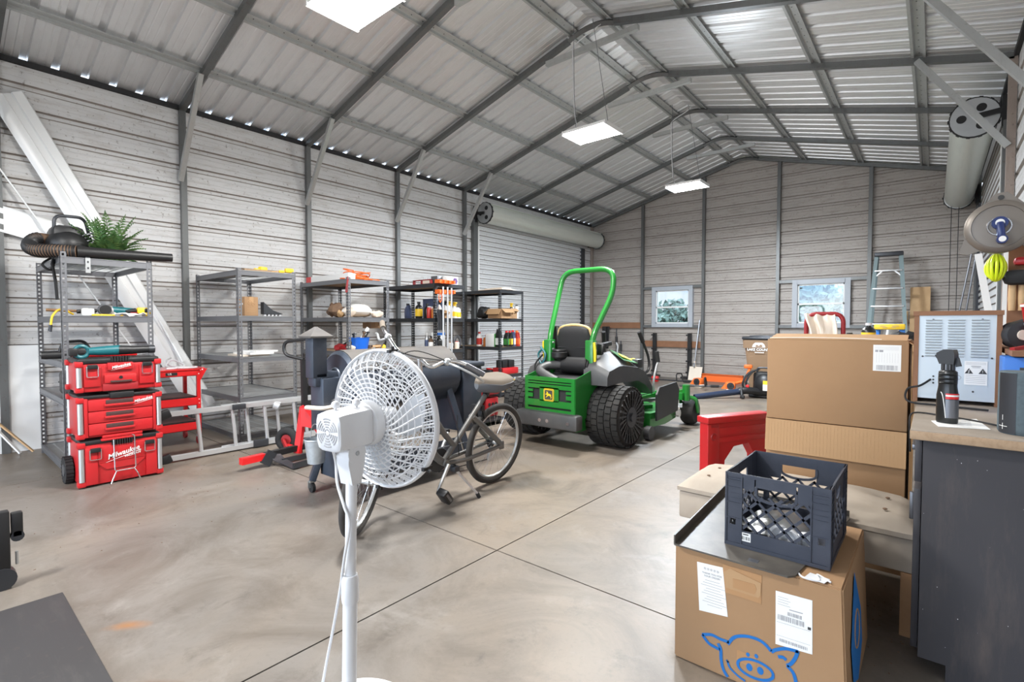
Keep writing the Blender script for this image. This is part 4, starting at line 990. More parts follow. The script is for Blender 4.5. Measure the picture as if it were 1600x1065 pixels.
g = G('grill_blue'); g.bx(-.20, .22, 1.12, 1.36, .32, .86, .012); g.bx(-.22, .24, 1.10, 1.38, .86, .90, .01); g.m('chrome').cyl((.22, 1.16, .42), (.226, 1.16, .42), .012, n=10); g.build('pellet_hopper', t)
G('dark_steel').tube(spl([(-.02, -.05, .55), (.0, -.10, .50), (.01, -.16, .46)], 5), .022, 8).build('grease_spout', t)
t = thing('drip_bucket', 'small galvanised bucket hanging at the end of the pellet grill', 'bucket', (-3.19, 1.735, .285))
mat('bucket_zinc', (.50, .54, .57), .45, .6, noise=(18, .6, (.32, .35, .38)))
G('bucket_zinc').lathe([(.054, 0), (.072, .155), (.078, .16), (.076, .166), (.066, .16), (.05, .01)], n=24).build('pail', t)
G('zinc').tube(spl([(-.07, 0, .16), (-.05, .0, .235), (0, .0, .262), (.05, 0, .235), (.07, 0, .16)], 6), .003, 6).build('bail_handle', t)
# ---------- generator ----------
t = thing('portable_generator', 'red and black portable generator in a tube frame behind the bicycle', 'generator', (-4.32, 4.02, 0))
for x in (-.27, .27): G('black_plastic').tube(rounded([(x, 0, .05), (x, 0, .52), (x, .68, .52), (x, .68, .05)], .07), .016, 8).build('frame_hoop', t)
for y, z in ((0, .06), (.68, .06), (0, .45), (.68, .45)): G('black_plastic').bar((-.27, y, z), (.27, y, z), .025, .025).build('cross_bar', t)
g = G('black_plastic')
for y in (.05, .63): g.bx(-.2, .2, y-.04, y+.04, .0, .05)
g.bx(-.27, .27, .0, .68, .05, .065); g.build('base_pan', t)
g = G('red_plastic'); g.bx(-.24, .24, .03, .64, .36, .50, .04); g.m('black_plastic').cyl((.05, .32, .5), (.05, .32, .535), .035); g.m('yellow').bx(.236, .242, .12, .26, .40, .45); g.build('fuel_tank', t)
g = G('dark_steel'); g.bx(-.2, .2, .06, .36, .08, .34, .03); g.m('grey_steel').cyl((.2, .2, .2), (.235, .2, .2), .09, n=22).m('aluminium').cyl((.235, .2, .2), (.245, .2, .2), .06, n=20); g.build('engine', t)
g = G('dark_red'); g.bx(-.18, .21, .40, .62, .10, .33, .015); g.m('black_plastic')
for k in range(3): g.cyl((.21, .45+.06*k, .25), (.218, .45+.06*k, .25), .02, n=12)
g.build('outlet_panel', t)
# ---------- pedestal fan ----------
fan = thing('pedestal_fan', 'white pedestal fan seen from behind in the foreground, its cord hanging', 'fan', (-1.34, .845, 0))
G('white_plastic').lathe([(.20, 0), (.205, .012), (.19, .026), (.07, .04), (.035, .06)], (.02, -.03, 0), n=48).build('base', fan)
g = G('white_plastic'); g.cyl((-.0, -.02, .04), (-.006, -.008, .40), .0215, n=20).cyl((-.006, -.008, .40), (-.022, .012, .82), .017, n=18); g.build('pole', fan)
G('white_plastic').lathe([(.024, 0), (.026, .01), (.026, .07), (.022, .085), (.018, .085)], (-.006, -.008, .375), n=20).build('height_collar', fan)
hx = V((-.16, .987, .03)).normalized(); hc = V((-.040, .012, .902)); hr, hu, _ = frame(hx); hr = -hr; hu = hr.cross(-hx) if False else hu
if hu.z < 0: hu = -hu
hr = hu.cross(hx).normalized() if False else hx.cross(hu).normalized()     # hr = to the right, looking along hx
def hp_(r, a, z): return hc+hx*z+hr*(r*math.cos(a))+hu*(r*math.sin(a))
g = G('white_plastic')
pf = []
for z, k in ((-.078, .84), (-.073, .95), (-.05, 1.0), (.05, 1.0), (.058, .9)):
    loop = []
    for i in range(24):
        a = 2*PI*i/24; q = (abs(math.cos(a))**5+abs(math.sin(a))**5)**(-1/5); loop.append(hc+hx*z+hr*(.056*k*q*math.cos(a))+hu*(.060*k*q*math.sin(a)))
    pf.append(loop)
g.loft(pf); g.lathe([(.056, .05), (.072, .055), (.074, .085), (.05, .10)], hc, hx, 32); mh = g.build('motor_housing', fan)
g = G('grey_ink')
for r in (.010, .018, .026, .034, .042):
    for k in range(6):
        g.torus(hc-hx*.0785, hx, r, .0026, 8, 4, 60*k+8, 60*k+52, .4)
g.build('rear_vent', mh)
for s, a in ((-1, 0), (1, .03)): 
    k = hc+hu*.068-hx*(.035-a*2)+hr*(.012*s); g = G('cream_cloth' if 0 else 'white_plastic'); g.cyl(hc+hu*.055-hx*(.035-a*2)+hr*.012*s, k, .004, n=8); g.ball(k+hu*.008, (.013, .013, .012)); g.build('knob', fan)
g = G('white_plastic'); q = V((-.026, .012, .818))
g.cyl(q+hr*.028+V((0, 0, .01)), q-hr*.028+V((0, 0, .01)), .034, n=24); g.loft([[q+hr*(x*.026)+hx*(y*k)+V((0, 0, z)) for x, y in ((-1, -1), (1, -1), (1, 1), (-1, 1))] for z, k in ((-.085, .018), (-.02, .032), (.02, .032))]); g.bar(q+V((0, 0, .02))+hx*.01, hc-hu*.05+hx*.03, .03, .03); g.m('zinc').cyl(q+hr*.029+V((0, 0, .01)), q+hr*.031+V((0, 0, .01)), .007, n=10); g.build('tilt_neck', fan)
GR = .226; gz = .150
def cage(name, sgn, n_rib, swirl):
    """one half of the wire guard; sgn -1 is the rear half"""
    g = G('white_plastic')
    def prof(t):                # t 0 at the hub ring, 1 at the rim
        r = .066+(GR-.066)*t; z = gz+sgn*(.062*(1-t**3.2)+.0); return r, z
    for t in (.0, .10, .19, .28, .37, .46, .57, .69, .81):
        r, z = prof(t); g.torus(hc+hx*z, hx, r, .0023 if t else .004, 64, 4)
    for k in range(n_rib):
        a = 2*PI*k/n_rib; pts = []
        for j in range(9): t = j/8; r, z = prof(t); pts.append(hp_(r, a+swirl*math.sin(t*PI/2), z))
        g.tube(pts, .0031 if n_rib < 40 else .0020, 4, cap=False)
    for k in range(n_rib*2):
        a = 2*PI*(k+.5)/(n_rib*2); pts = []
        for t in (.80, .9, 1.0): r, z = prof(t); pts.append(hp_(r, a+swirl*math.sin(t*PI/2), z))
        g.tube(pts, .0024, 4, cap=False)
    return g.build(name, fan)
cage('rear_guard', -1, 36, .55); cage('front_guard', 1, 44, 0)
G('white_plastic').torus(hc+hx*gz, hx, GR+.002, .006, 64, 8, ell=2.2).build('guard_rim', fan)
for a in (-38, -95, 78, 170):
    p = hp_(GR+.006, R(a), gz); g = G('black_plastic'); g.bar(p-hx*.02, p+hx*.02, .012, .01); g.bar(p, p+(p-hc-hx*gz).normalized()*.016, .008, .006); g.build('clip', fan)
g = G('white_plastic'); g.cyl(hc+hx*(gz-.03), hc+hx*(gz+.035), .045, .035, n=24); g.build('blade_hub', fan)
mat('blade_grey', (.40, .42, .45), .4)
for k in range(3):
    g = G('blade_grey'); gr = []
    for i in range(9):
        row = []
        for j in range(7):
            t = i/8; s = j/6-.5; r = .04+.150*t; w = (.35+.55*math.sin(PI*min(1, .25+t*.7))); a = 2*PI*k/3+s*w*1.15+t*.25
            row.append(hp_(r, a, gz+s*.035))
        gr.append(row)
    g.sheet(gr, .002); g.build('blade', fan)
g = G('white_plastic'); g.tube(spl([hc-hx*.06-hu*.055, V((-.075, -.01, .79)), V((-.06, -.015, .73)), V((-.018, -.018, .67)), V((.004, -.015, .62)), V((-.0, -.03, .52)), V((-.03, -.03, .40)), V((-.06, -.05, .22)), V((-.11, -.07, .02)), V((-.20, -.08, .008)), V((-.40, -.2, .008))], 8), .0045, 7); g.build('power_cord', fan)

# ---------- bicycle ----------
mat('bike_grey', (.13, .13, .128), .4, .4, noise=(7, .6, (.17, .155, .135)))
mat('dusty_rubber', (.032, .031, .03), .85, noise=(6, .6, (.075, .066, .057)))
mat('saddle_grey', (.10, .11, .125), .6)
mat('saddle_tan', (.125, .103, .08), .75)
bk = thing('bicycle', 'grey step-through cruiser bicycle with a wide saddle on its kickstand', 'bicycle', (-2.55, 2.3, 0))
def W(x, y, z): return V((x+2.55, y-2.3, z))
RA, FA = W(-2.555, 2.85, .312), W(-2.50, 1.655, .312)
BBk, ST = W(-2.525, 2.285, .29), W(-2.495, 2.70, .735)
HB, HT, SM = W(-2.51, 2.035, .70), W(-2.50, 2.075, .87), W(-2.495, 2.06, 1.0)
axr = V((.993, .0, -.115)); s38 = R(36)
axf = V((math.cos(s38)*.985, math.sin(s38)*.985, -.17)).normalized()
def wheel(c, ax, r, name):
    t = G('dusty_rubber'); t.torus(c, ax, r-.024, .0235, 56, 10); w = t.build(name, bk)
    g = G('chrome'); g.m('zinc').torus(c, ax, r-.052, .011, 48, 6, ell=1.1); g.build('rim', w)
    x, y, d = frame(ax); g = G('chrome')
    for k in range(32):
        a = 2*PI*k/32; o = c+(x*math.cos(a)+y*math.sin(a))*(r-.055); b = a+(.5 if k % 4 < 2 else -.5); h = c+d*(.028 if k % 2 else -.028)+(x*math.cos(b)+y*math.sin(b))*.022
        g.cyl(h, o, .0011, n=4, cap=False)
    g.build('spokes', w)
    g = G('zinc'); g.cyl(c-d*.05, c+d*.05, .014, n=12); g.cyl(c-d*.03, c-d*.026, .026, n=16).cyl(c+d*.026, c+d*.03, .026, n=16); g.build('hub', w)
    return w
wr = wheel(RA, axr, .312, 'rear_wheel'); wheel(FA, axf, .312, 'front_wheel')
g = G('bike_grey')
g.tube([BBk, BBk.lerp(ST, .96)], .019, 12)
g.tube(spl([HB+V((0, 0, .02)), W(-2.515, 2.12, .52), W(-2.52, 2.20, .36), BBk], 6), .026, 12)
g.tube(spl([HT-V((0, 0, .04)), W(-2.505, 2.16, .66), W(-2.51, 2.27, .50), BBk.lerp(ST, .22)], 6), .020, 12)
g.tube([HB, HT], .024, 12); g.cyl(BBk-axr*.04, BBk+axr*.04, .024, n=16)
for s in (-1, 1):
    e = RA+axr*.062*s
    g.tube(spl([BBk+axr*.02*s, BBk.lerp(RA, .3)+axr*.05*s+V((0, 0, -.012)), e], 6), .0145, 10)
    g.tube(spl([BBk.lerp(ST, .62)+axr*.01*s, BBk.lerp(ST, .62).lerp(RA, .35)+axr*.045*s, e+V((0, -.01, .01))], 6), .0165, 10, ell=1.25)
    g.box(e, (.012, .05, .06), .006)
g.build('bike_frame', bk)
g = G('bike_grey')
for s in (-1, 1): g.tube(spl([HB+axf*.035*s, HB.lerp(FA, .4)+axf*.055*s, FA+axf*.055*s], 5), [.018]*5+[.014]*6, 10)
g.bar(HB-axf*.06, HB+axf*.06, .04, .05); g.build('fork', bk)
g = G('chrome'); g.tube([BBk.lerp(ST, .9), W(-2.488, 2.745, .775)], .0145, 12); g.m('black_plastic').cyl(BBk.lerp(ST, .93), BBk.lerp(ST, .98), .024, n=14); g.build('seat_post', bk)
sc_ = W(-2.485, 2.715, .80); nose = V((.02, -1, .03)).normalized(); lat = V((.99, .02, -.11))
def saddle(z0, z1, k, m, nm):
    g = G(m); secs = []
    for t, w, h, dz in ((-.135, .05, .4, .012), (-.12, .105, .9, .02), (-.06, .122, 1, .012), (.0, .105, 1, -.004), (.06, .06, .95, -.004), (.11, .035, .9, .0), (.135, .018, .5, -.008)):
        loop = []
        for i in range(16):
            a = 2*PI*i/16; loop.append(sc_+nose*t*1.12+lat*(w*1.1*k*math.cos(a))+V((0, 0, dz+(z1 if math.sin(a) > 0 else -z0)*h*abs(math.sin(a))**.8)))
        secs.append(loop)
    g.loft(secs); return g.build(nm, bk)
saddle(.075, .012, 1.04, 'saddle_grey', 'saddle'); 
sd = saddle(-.004, .048, 1.02, 'saddle_tan', 'saddle_pad')
G('dark_steel').tube([sc_-nose*.06-V((0, 0, .05)), sc_+nose*.02-V((0, 0, .05))], .02, 8).build('saddle_clamp', bk)
g = G('chrome'); g.tube([HT, SM], .017, 12); bar = [W(-2.84, 2.03, 1.225), W(-2.75, 1.97, 1.195), W(-2.67, 1.95, 1.145), W(-2.59, 1.985, 1.04), SM, W(-2.44, 2.11, .95), W(-2.39, 2.20, .985), W(-2.33, 2.29, .965), W(-2.265, 2.40, .895)]
g.tube(spl(bar, 6), .0125, 10); g.build('handlebar', bk)
for p, q, m_ in ((bar[0]+(bar[0]-bar[1])*.25, bar[1], 'saddle_tan'), (bar[8]+(bar[8]-bar[7])*.05, bar[7]+(bar[8]-bar[7])*.1, 'grey_steel')): G(m_).tube([p, q], .0185, 12).build('grip', bk)
g = G('zinc'); g.tube(spl([bar[2]+V((0, 0, -.01)), W(-2.73, 1.93, 1.12), W(-2.81, 1.97, 1.155), W(-2.87, 2.0, 1.16)], 6), .008, 8); g.ball(bar[2]+V((0, 0, -.005)), .024); g.build('brake_lever', bk)
g = G('zinc'); g.tube(spl([bar[6]+V((.01, 0, -.015)), W(-2.30, 2.20, .955), W(-2.23, 2.28, .90), W(-2.22, 2.36, .85)], 6), .008, 8); g.ball(bar[6]+V((0, 0, -.005)), .026); g.build('brake_lever', bk)
g = G('black_rubber')
for pts in ([bar[2], W(-2.58, 1.80, 1.0), W(-2.48, 1.86, .86), HB+V((0, -.06, .02))], [bar[6], W(-2.42, 1.96, 1.06), W(-2.50, 1.86, .98), W(-2.50, 1.94, .82), W(-2.51, 2.06, .60)], [bar[6], W(-2.40, 1.98, 1.02), W(-2.52, 1.85, 1.05), W(-2.55, 1.92, .86), W(-2.50, 2.1, .62)], [W(-2.485, 2.38, .60), W(-2.47, 2.37, .45), W(-2.49, 2.40, .32)]): g.tube(spl(pts, 8), .0032, 5)
g.build('brake_cables', bk)
g = G('dark_steel'); g.cyl(BBk-axr*.05, BBk-axr*.045, .085, n=36); g.torus(BBk-axr*.047, axr, .082, .005, 36, 4); ch = g.build('chainring', bk)
g = G('dark_steel'); b_ = BBk-axr*.047; e_ = RA-axr*.047
g.tube([b_+V((0, 0, .083)), e_+V((0, 0, .035))], .004, 4).tube([b_+V((0, 0, -.083)), e_+V((0, -.05, -.13)), e_+V((0, -.02, -.10))], .004, 4); g.build('chain', bk)
g = G('dark_steel')
for k, r in enumerate((.048, .042, .036, .03)): g.cyl(e_+axr*(.006*k), e_+axr*(.006*k+.003), r, n=24)
g.m('zinc').bar(e_+V((0, 0, -.02)), e_+V((0, -.03, -.12)), .014, .02); g.cyl(e_+V((0, -.03, -.12)), e_+V((.01, -.03, -.12)), .022, n=12); g.build('rear_gears', wr)
cp = W(-2.425, 2.175, .115)
g = G('zinc'); g.tube([BBk+axr*.055, cp+V((-.03, 0, .02))], [.014, .010], 8); g.build('crank_arm', bk)
g = G('black_plastic'); g.box(cp+V((.035, .0, .0)), (.085, .055, .10), .014, rot=(38, 5, 0)); g.m('grey_steel').box(cp+V((.035, .0, .0)), (.088, .02, .075), .006, rot=(38, 5, 0)); g.build('pedal', bk)
cq = BBk*2-cp; g = G('zinc'); g.tube([BBk-axr*.055, cq+V((.03, 0, 0))], [.014, .010], 8); g.build('crank_arm', bk); G('black_plastic').box(cq+V((-.035, 0, 0)), (.085, .09, .03), .01).build('pedal', bk)
g = G('aluminium'); ks = W(-2.49, 2.36, .235); g.tube([ks, W(-2.43, 2.53, .022)], [.010, .008], 8); g.m('black_rubber').tube([W(-2.434, 2.52, .036), W(-2.428, 2.535, .004)], .014, 8); g.m('dark_steel').box(ks, (.05, .05, .04), .008).bar(ks, BBk+V((0, .06, -.01)), .03, .03); g.build('kickstand', bk)
g = G('black_plastic'); g.bar(RA+V((-.05, -.20, .30)), RA+V((.06, -.20, .30)), .03, .04); g.bar(RA+V((-.035, -.20, .31)), RA+V((-.035, -.17, .22)), .015, .02).bar(RA+V((.05, -.20, .31)), RA+V((.045, -.17, .22)), .015, .02); g.build('rear_brake', bk)

# ---------- zero-turn mower ----------
mat('mower_green', (.012, .185, .024), .32, coat=.4)
mat('mower_yellow', (.85, .62, .02), .4)
mat('fender_grey', (.055, .057, .06), .5, noise=(4, .5, (.105, .10, .095)))
mat('piping_tan', (.52, .38, .16), .6)
mat('tyre', (.013, .013, .013), .85, noise=(9, .6, (.034, .031, .028)))
mw = thing('ride_on_mower', 'green zero-turn ride-on mower with a tall roll bar and yellow trim', 'mower', (-2.90, 4.53, 0))
def tyre(c, r, w, name):
    g = G('tyre'); x0 = c[0]
    g.lathe([(r*.55, -w*.46), (r*.86, -w*.5), (r*.955, -w*.42), (r*.965, -w*.2), (r*.965, w*.2), (r*.955, w*.42), (r*.86, w*.5), (r*.55, w*.46)], c, (1, 0, 0), 48)
    n = 30
    for k in range(n):
        for row, (q, off) in enumerate(((-.39, 0), (-.20, .5), (0, 0), (.20, .5), (.39, 0))):
            a = 2*PI*(k+off)/n; rr = r*(.982 if abs(q) < .3 else .965)
            g.box((c[0]+q*w, c[1]+rr*math.cos(a), c[2]+rr*math.sin(a)), (w*.17, r*.165, r*.05), rot=(math.degrees(a)-90, 0, 0))
    t = g.build(name, mw)
    for s in (-1, 1):
        g = G('black_plastic'); o = V(c)+V((s*w*.47, 0, 0)); g.torus(o, (1, 0, 0), r*.58, r*.03, 36, 6)
        for k in range(26):
            a = 2*PI*k/26; b = a+.12; g.bar(o+V((0, r*.34*math.cos(a), r*.34*math.sin(a))), o+V((s*.012, r*.84*math.cos(b), r*.84*math.sin(b))), .014, .02)
        g.m('dark_steel').cyl(o-V((s*.02, 0, 0)), o+V((s*.012, 0, 0)), r*.33, n=28); g.cyl(o, o+V((s*.03, 0, 0)), r*.14, n=16); g.build('wheel_disc', t)
tyre((.46, .0, .305), .305, .36, 'rear_tyre'); tyre((-.60, 0, .305), .305, .36, 'rear_tyre')
g = G('mower_green')                        # rear engine guard with slots
yr = -.50
g.bx(-.30, -.26, yr-.0055, yr+.0055, .341, .699).bx(.26, .30, yr-.0055, yr+.0055, .341, .699)
for x0, x1, z0, z1 in ((-.30, .30, .66, .70), (-.30, .30, .585, .625), (-.30, -.20, .545, .57), (-.30, -.2, .49, .53), (-.30, .30, .405, .47), (-.30, .30, .34, .385)): g.bx(x0, x1, yr-.006, yr+.006, z0, z1)
g.bx(-.115, .115, yr-.006, yr+.006, .46, .60).bx(.2, .3, yr-.006, yr+.006, .49, .53).bx(.2, .3, yr-.006, yr+.006, .545, .57)
for z0, z1 in ((.635, .65),): g.bx(-.30, .30, yr-.006, yr+.004, z0, z1)
for s in (-1, 1):
    g.prism([(yr, .30), (.06, .30), (.10, .60), (.02, .80), (-.05, .80), (yr+.02, .70), (yr, .70)], (s*.30-(.006 if s > 0 else -.006), 0, 0), (0, 1, 0), (0, 0, 1), .012*s)
g.bx(-.30, .30, yr, .1, .335, .345); eg = g.build('engine_guard', mw)
g = G('dark_gap'); g.bx(-.285, .285, yr+.012, yr+.02, .36, .69); g.build('guard_backing', eg)
g = G('mower_yellow'); ez = .525
def rr_poly(w, h, r, n=5):
    out = []
    for cx, cy, a0 in ((w-r, h-r, 0), (-w+r, h-r, 90), (-w+r, -h+r, 180), (w-r, -h+r, 270)):
        for k in range(n+1): a = R(a0+90*k/n); out.append((cx+r*math.cos(a), cy+r*math.sin(a)))
    return out
g.prism(rr_poly(.062, .062, .018), (0, yr-.007, ez), (1, 0, 0), (0, 0, 1), .003); g.m('ink').prism(rr_poly(.057, .057, .015), (0, yr-.010, ez), (1, 0, 0), (0, 0, 1), .001); g.m('mower_yellow').prism(rr_poly(.053, .053, .013), (0, yr-.011, ez), (1, 0, 0), (0, 0, 1), .001); g.m('ink').prism(rr_poly(.047, .047, .011), (0, yr-.012, ez), (1, 0, 0), (0, 0, 1), .001)
deer = [(-.038, .004), (-.030, .012), (-.024, .010), (-.020, .020), (-.026, .034), (-.020, .030), (-.016, .036), (-.013, .028), (-.004, .032), (-.010, .022), (-.004, .014), (.012, .012), (.026, .006), (.032, .0), (.030, -.008), (.036, -.022), (.030, -.036), (.026, -.034), (.028, -.022), (.020, -.012), (.010, -.008), (-.004, -.008), (-.010, -.016), (-.022, -.020), (-.030, -.030), (-.032, -.026), (-.024, -.015), (-.016, -.006), (-.022, .004), (-.030, .0)]
g.m('mower_yellow').prism(deer, (0, yr-.0135, ez), (1, 0, 0), (0, 0, 1), .0012); g.build('emblem', eg)
g = G('fender_grey'); g.box((0, -.52, .285), (.74, .12, .15), .025); g.bx(-.14, .14, -.50, -.40, .345, .37)
g.m('chrome')
for x in (-.06, .03, .27): g.cyl((x, -.575, .28), (x, -.583, .28), .018, n=16)
g.build('bumper', mw)
g = G('mower_green'); g.prism([(-.44, .18), (.2, .18), (.34, .30), (.34, .42), (-.3, .42), (-.44, .36)], (.24, 0, 0), (0, 1, 0), (0, 0, 1), .05); g.prism([(-.44, .18), (.2, .18), (.34, .30), (.34, .42), (-.3, .42), (-.44, .36)], (-.30, 0, 0), (0, 1, 0), (0, 0, 1), .05)
for s in (-1, 1): g.bx(s*.27-.03, s*.27+.03, .2, 1.38, .31, .38)
g.bx(-.62, .62, 1.34, 1.42, .32, .40).bx(-.27, .27, .9, 1.34, .36, .38); g.build('chassis', mw)
g = G('black_plastic'); g.cyl((-.06, -.14, .80), (.24, -.14, .80), .085, n=24); g.cyl((.24, -.14, .80), (.262, -.14, .80), .075, n=22); g.lathe([(.06, 0), (.085, .02), (.085, .07), (.06, .08), (.075, .085), (.07, .10)], (-.10, -.18, .86), n=22)
g.bx(-.26, .26, -.45, .05, .40, .70, .03); g.m('fender_grey').tube(spl([(-.06, -.16, .80), (-.18, -.28, .79), (-.19, -.40, .75), (-.06, -.44, .70), (.05, -.44, .66)], 6), .045, 12); g.build('engine', mw)
g = G('mower_green'); b0, b1 = .258, .345
g.tube(rounded([(-b0, -.14, .42), (-b0, -.14, 1.07), (-b1, .16, 1.56), (-.31, .21, 1.81), (.31, .21, 1.81), (b1, .16, 1.56), (b0, -.14, 1.07), (b0, -.14, .42)], .16, 8), .030, 12, up=(0, 1, .4), ell=1.0)
for s in (-1, 1): g.bx(s*b0-.045, s*b0+.045, -.185, -.095, .42, 1.06, .008)
rb = g.build('roll_bar', mw)
for s in (-1, 1):
    g = G('zinc'); g.cyl((s*b0-.06, -.14, 1.03), (s*b0+.06, -.14, 1.03), .012, n=10).cyl((s*b0-.06, -.14, .96), (s*b0+.06, -.14, .96), .012, n=10); g.build('hinge_pin', rb)
    G('mower_yellow').tube(spl([(s*(b0+.05), -.17, 1.04), (s*(b0+.055), -.16, .92), (s*(b0+.04), -.15, .78)], 5), .012, 6, ell=1.6).build('belt_webbing', rb)
g = G('teal'); g.tube(spl([(-.30, -.20, .96), (-.36, -.2, .90), (-.30, -.22, .80), (-.26, -.21, .90), (-.33, -.2, .98)], 6), .012, 6); g.m('black_rubber').tube(spl([(-.30, -.2, .9), (-.37, -.24, .8), (-.36, -.26, .70)], 5), .010, 6); g.build('bungee_strap', rb)
g = G('black_rubber')
sec = []
for z, w, y, d in ((.74, .17, .02, .05), (.80, .205, .0, .06), (.95, .22, -.02, .07), (1.10, .21, -.045, .065), (1.17, .18, -.055, .05), (1.20, .12, -.06, .02)):
    sec.append([(w*math.cos(2*PI*k/20)*(1/max(abs(math.cos(2*PI*k/20)), abs(math.sin(2*PI*k/20)))**.45), y+d*math.sin(2*PI*k/20), z) for k in range(20)])
g.loft(sec)
for z in (.86, .98): g.bar((-.19, -.085, z), (.19, -.085, z), .014, .012)
st = g.build('seat_back', mw); G('piping_tan').tube(spl([(-.20, -.05, 1.10), (-.17, -.055, 1.185), (0, -.06, 1.215), (.17, -.055, 1.185), (.20, -.05, 1.10)], 6), .014, 8).build('seat_piping', st)
g = G('black_rubber'); g.box((0, .26, .72), (.46, .50, .12), .04); g.build('seat_cushion', mw)
for s in (-1, 1): g = G('black_plastic'); g.bar((s*.26, -.02, .84), (s*.28, .0, 1.20 if s < 0 else 1.02), .035, .10, bev=.01); g.bar((s*.27, 0, 1.0), (s*.27, .22, 1.02), .06, .045, bev=.01); g.build('arm_rest', mw)
for s in (1, -1):                            # fenders: sloping boxes over the tyres
    g = G('fender_grey'); x0, x1 = s*.22, s*.49
    def sct(y, z0, z1, z2): return [(x0, y, z0), (x1, y, z0), (x1+s*.0, y, z1), (x0+s*.10, y, z2), (x0, y, z2)] if s > 0 else [(x0, y, z0), (x0, y, z2), (x0+s*.10, y, z2), (x1, y, z1), (x1, y, z0)]
    g.loft([sct(-.22, .62, .70, .78), sct(-.18, .62, .76, .84), sct(.02, .63, .80, .93), sct(.12, .63, .80, .94), sct(.44, .62, .76, .86), sct(.62, .56, .70, .74), sct(.80, .44, .52, .56)])
    f_ = g.build('fender', mw)
    g = G('mower_green'); q = V((.0, 1, -.25)).normalized()
    g.sheet([[V((s*.30, .15, .958)), V((s*.30, .46, .885))], [V((s*.475, .15, .850)), V((s*.475, .46, .80))]] if s > 0 else [[V((s*.475, .15, .850)), V((s*.475, .46, .80))], [V((s*.30, .15, .958)), V((s*.30, .46, .885))]], .004)
    a, b, c = V((s*.33, .19, .940)), V((s*.33, .42, .886)), V((s*.43, .19, .880)); u = (b-a).normalized(); v = (a-c); v = (v-u*u.dot(v)).normalized()
    if s > 0:
        g.m('mower_yellow').prism([(0, 0), (.23, 0), (.21, .075), (.02, .075)], c+u.cross(v)*.004, u, v, .003); g.m('piping_tan').stroke([(.04, .046), (.10, .046)], c+u.cross(v)*.0072, u, v, .012, .0004).stroke([(.115, .040), (.185, .038)], c+u.cross(v)*.0072, u, v, .012, .0004)
    g.build('badge_panel', f_)
    for yy in (.50, .58): G('mower_yellow').ball((s*.36, yy, .83), (.028, .02, .02)).build('control_knob', f_)
    G('black_plastic').box((s*.36, .60, .79), (.16, .12, .10), .015).build('control_box', f_)
for s in (1, -1):
    g = G('black_plastic'); g.tube(rounded([(s*.20, .62, .62), (s*.30, .80, .64), (s*.31, 1.10, .66), (s*.30, 1.12, .82), (s*.24, .98, 1.12)], .10, 6), .016, 8); g.tube([(s*.262, 1.03, 1.01), (s*.238, .975, 1.13)], .026, 10); g.build('lap_bar', mw)
g = G('zinc'); g.tube(spl([(.36, 1.12, .42), (.36, 1.12, .55), (.365, 1.17, .70), (.38, 1.20, .78)], 6), .014, 10); g.m('black_rubber').tube([(.38, 1.20, .77), (.365, 1.19, .90)], .022, 10); g.build('deck_lever', mw)
g = G('mower_green')
g.prism([(.40, .0), (.62, .04), (.66, .34), (.60, .78), (.30, .86), (-.30, .86), (-.62, .74), (-.66, .30), (-.55, .04)], (0, .42, .13), (1, 0, 0), (0, 1, 0), .15)
g.prism([(.36, .1), (.5, .35), (.3, .6), (-.3, .6), (-.5, .35), (-.36, .1)], (0, .44, .28), (1, 0, 0), (0, 1, 0), .04); dk = g.build('mower_deck', mw)
g = G('black_plastic'); g.prism([(.50, .20), (1.06, .24), (1.10, .48), (1.02, .57), (.56, .55), (.50, .48)], (.66, 0, 0), (0, 1, 0), (0, 0, 1), .02); g.build('chute_flap', dk)
g = G('zinc'); g.bar((.40, .55, .38), (.66, .9, .40), .03, .03).bar((.45, 1.15, .26), (.68, 1.2, .28), .05, .04); g.m('chrome').cyl((.60, 1.10, .22), (.66, 1.10, .22), .05, n=14).cyl((.58, 1.22, .18), (.64, 1.22, .18), .045, n=12); g.build('deck_linkage', dk)
for s in (1, -1):
    c = V((s*.63, 1.57, .155)); g = G('tyre'); g.lathe([(.08, -.07), (.13, -.078), (.152, -.05), (.155, 0), (.152, .05), (.13, .078), (.08, .07)], c, (1, 0, 0), 32); w = g.build('caster_tyre', mw)
    G('mower_yellow').m('orange' if 0 else 'board_brown').lathe([(.02, -.06), (.085, -.062), (.088, 0), (.085, .062), (.02, .06)], c, (1, 0, 0), 24).build('caster_hub', w)
    g = G('mower_green'); g.tube(rounded([c+V((s*.10, 0, 0)), c+V((s*.10, -.06, .17)), c+V((0, -.12, .20)), c+V((-s*.10, -.06, .17)), c+V((-s*.10, 0, 0))], .05), .020, 8, ell=1.4); g.cyl(c+V((0, -.13, .15)), c+V((0, -.13, .34)), .045, n=16); g.build('caster_fork', mw)
for (x, y) in ((.62, .44), (-.5, .44)): G('fender_grey').cyl((x-.03, y, .075), (x+.03, y, .075), .075, n=20).build('gauge_wheel', dk)
g = G('mower_green'); g.bar((.40, 1.36, .35), (.63, 1.46, .42), .07, .06); g.build('caster_arm', mw); G('mower_green').bar((-.40, 1.36, .35), (-.63, 1.46, .42), .07, .06).build('caster_arm', mw)
G('fender_grey').box((0, .85, .42), (.50, .55, .03), .01).build('foot_plate', mw)
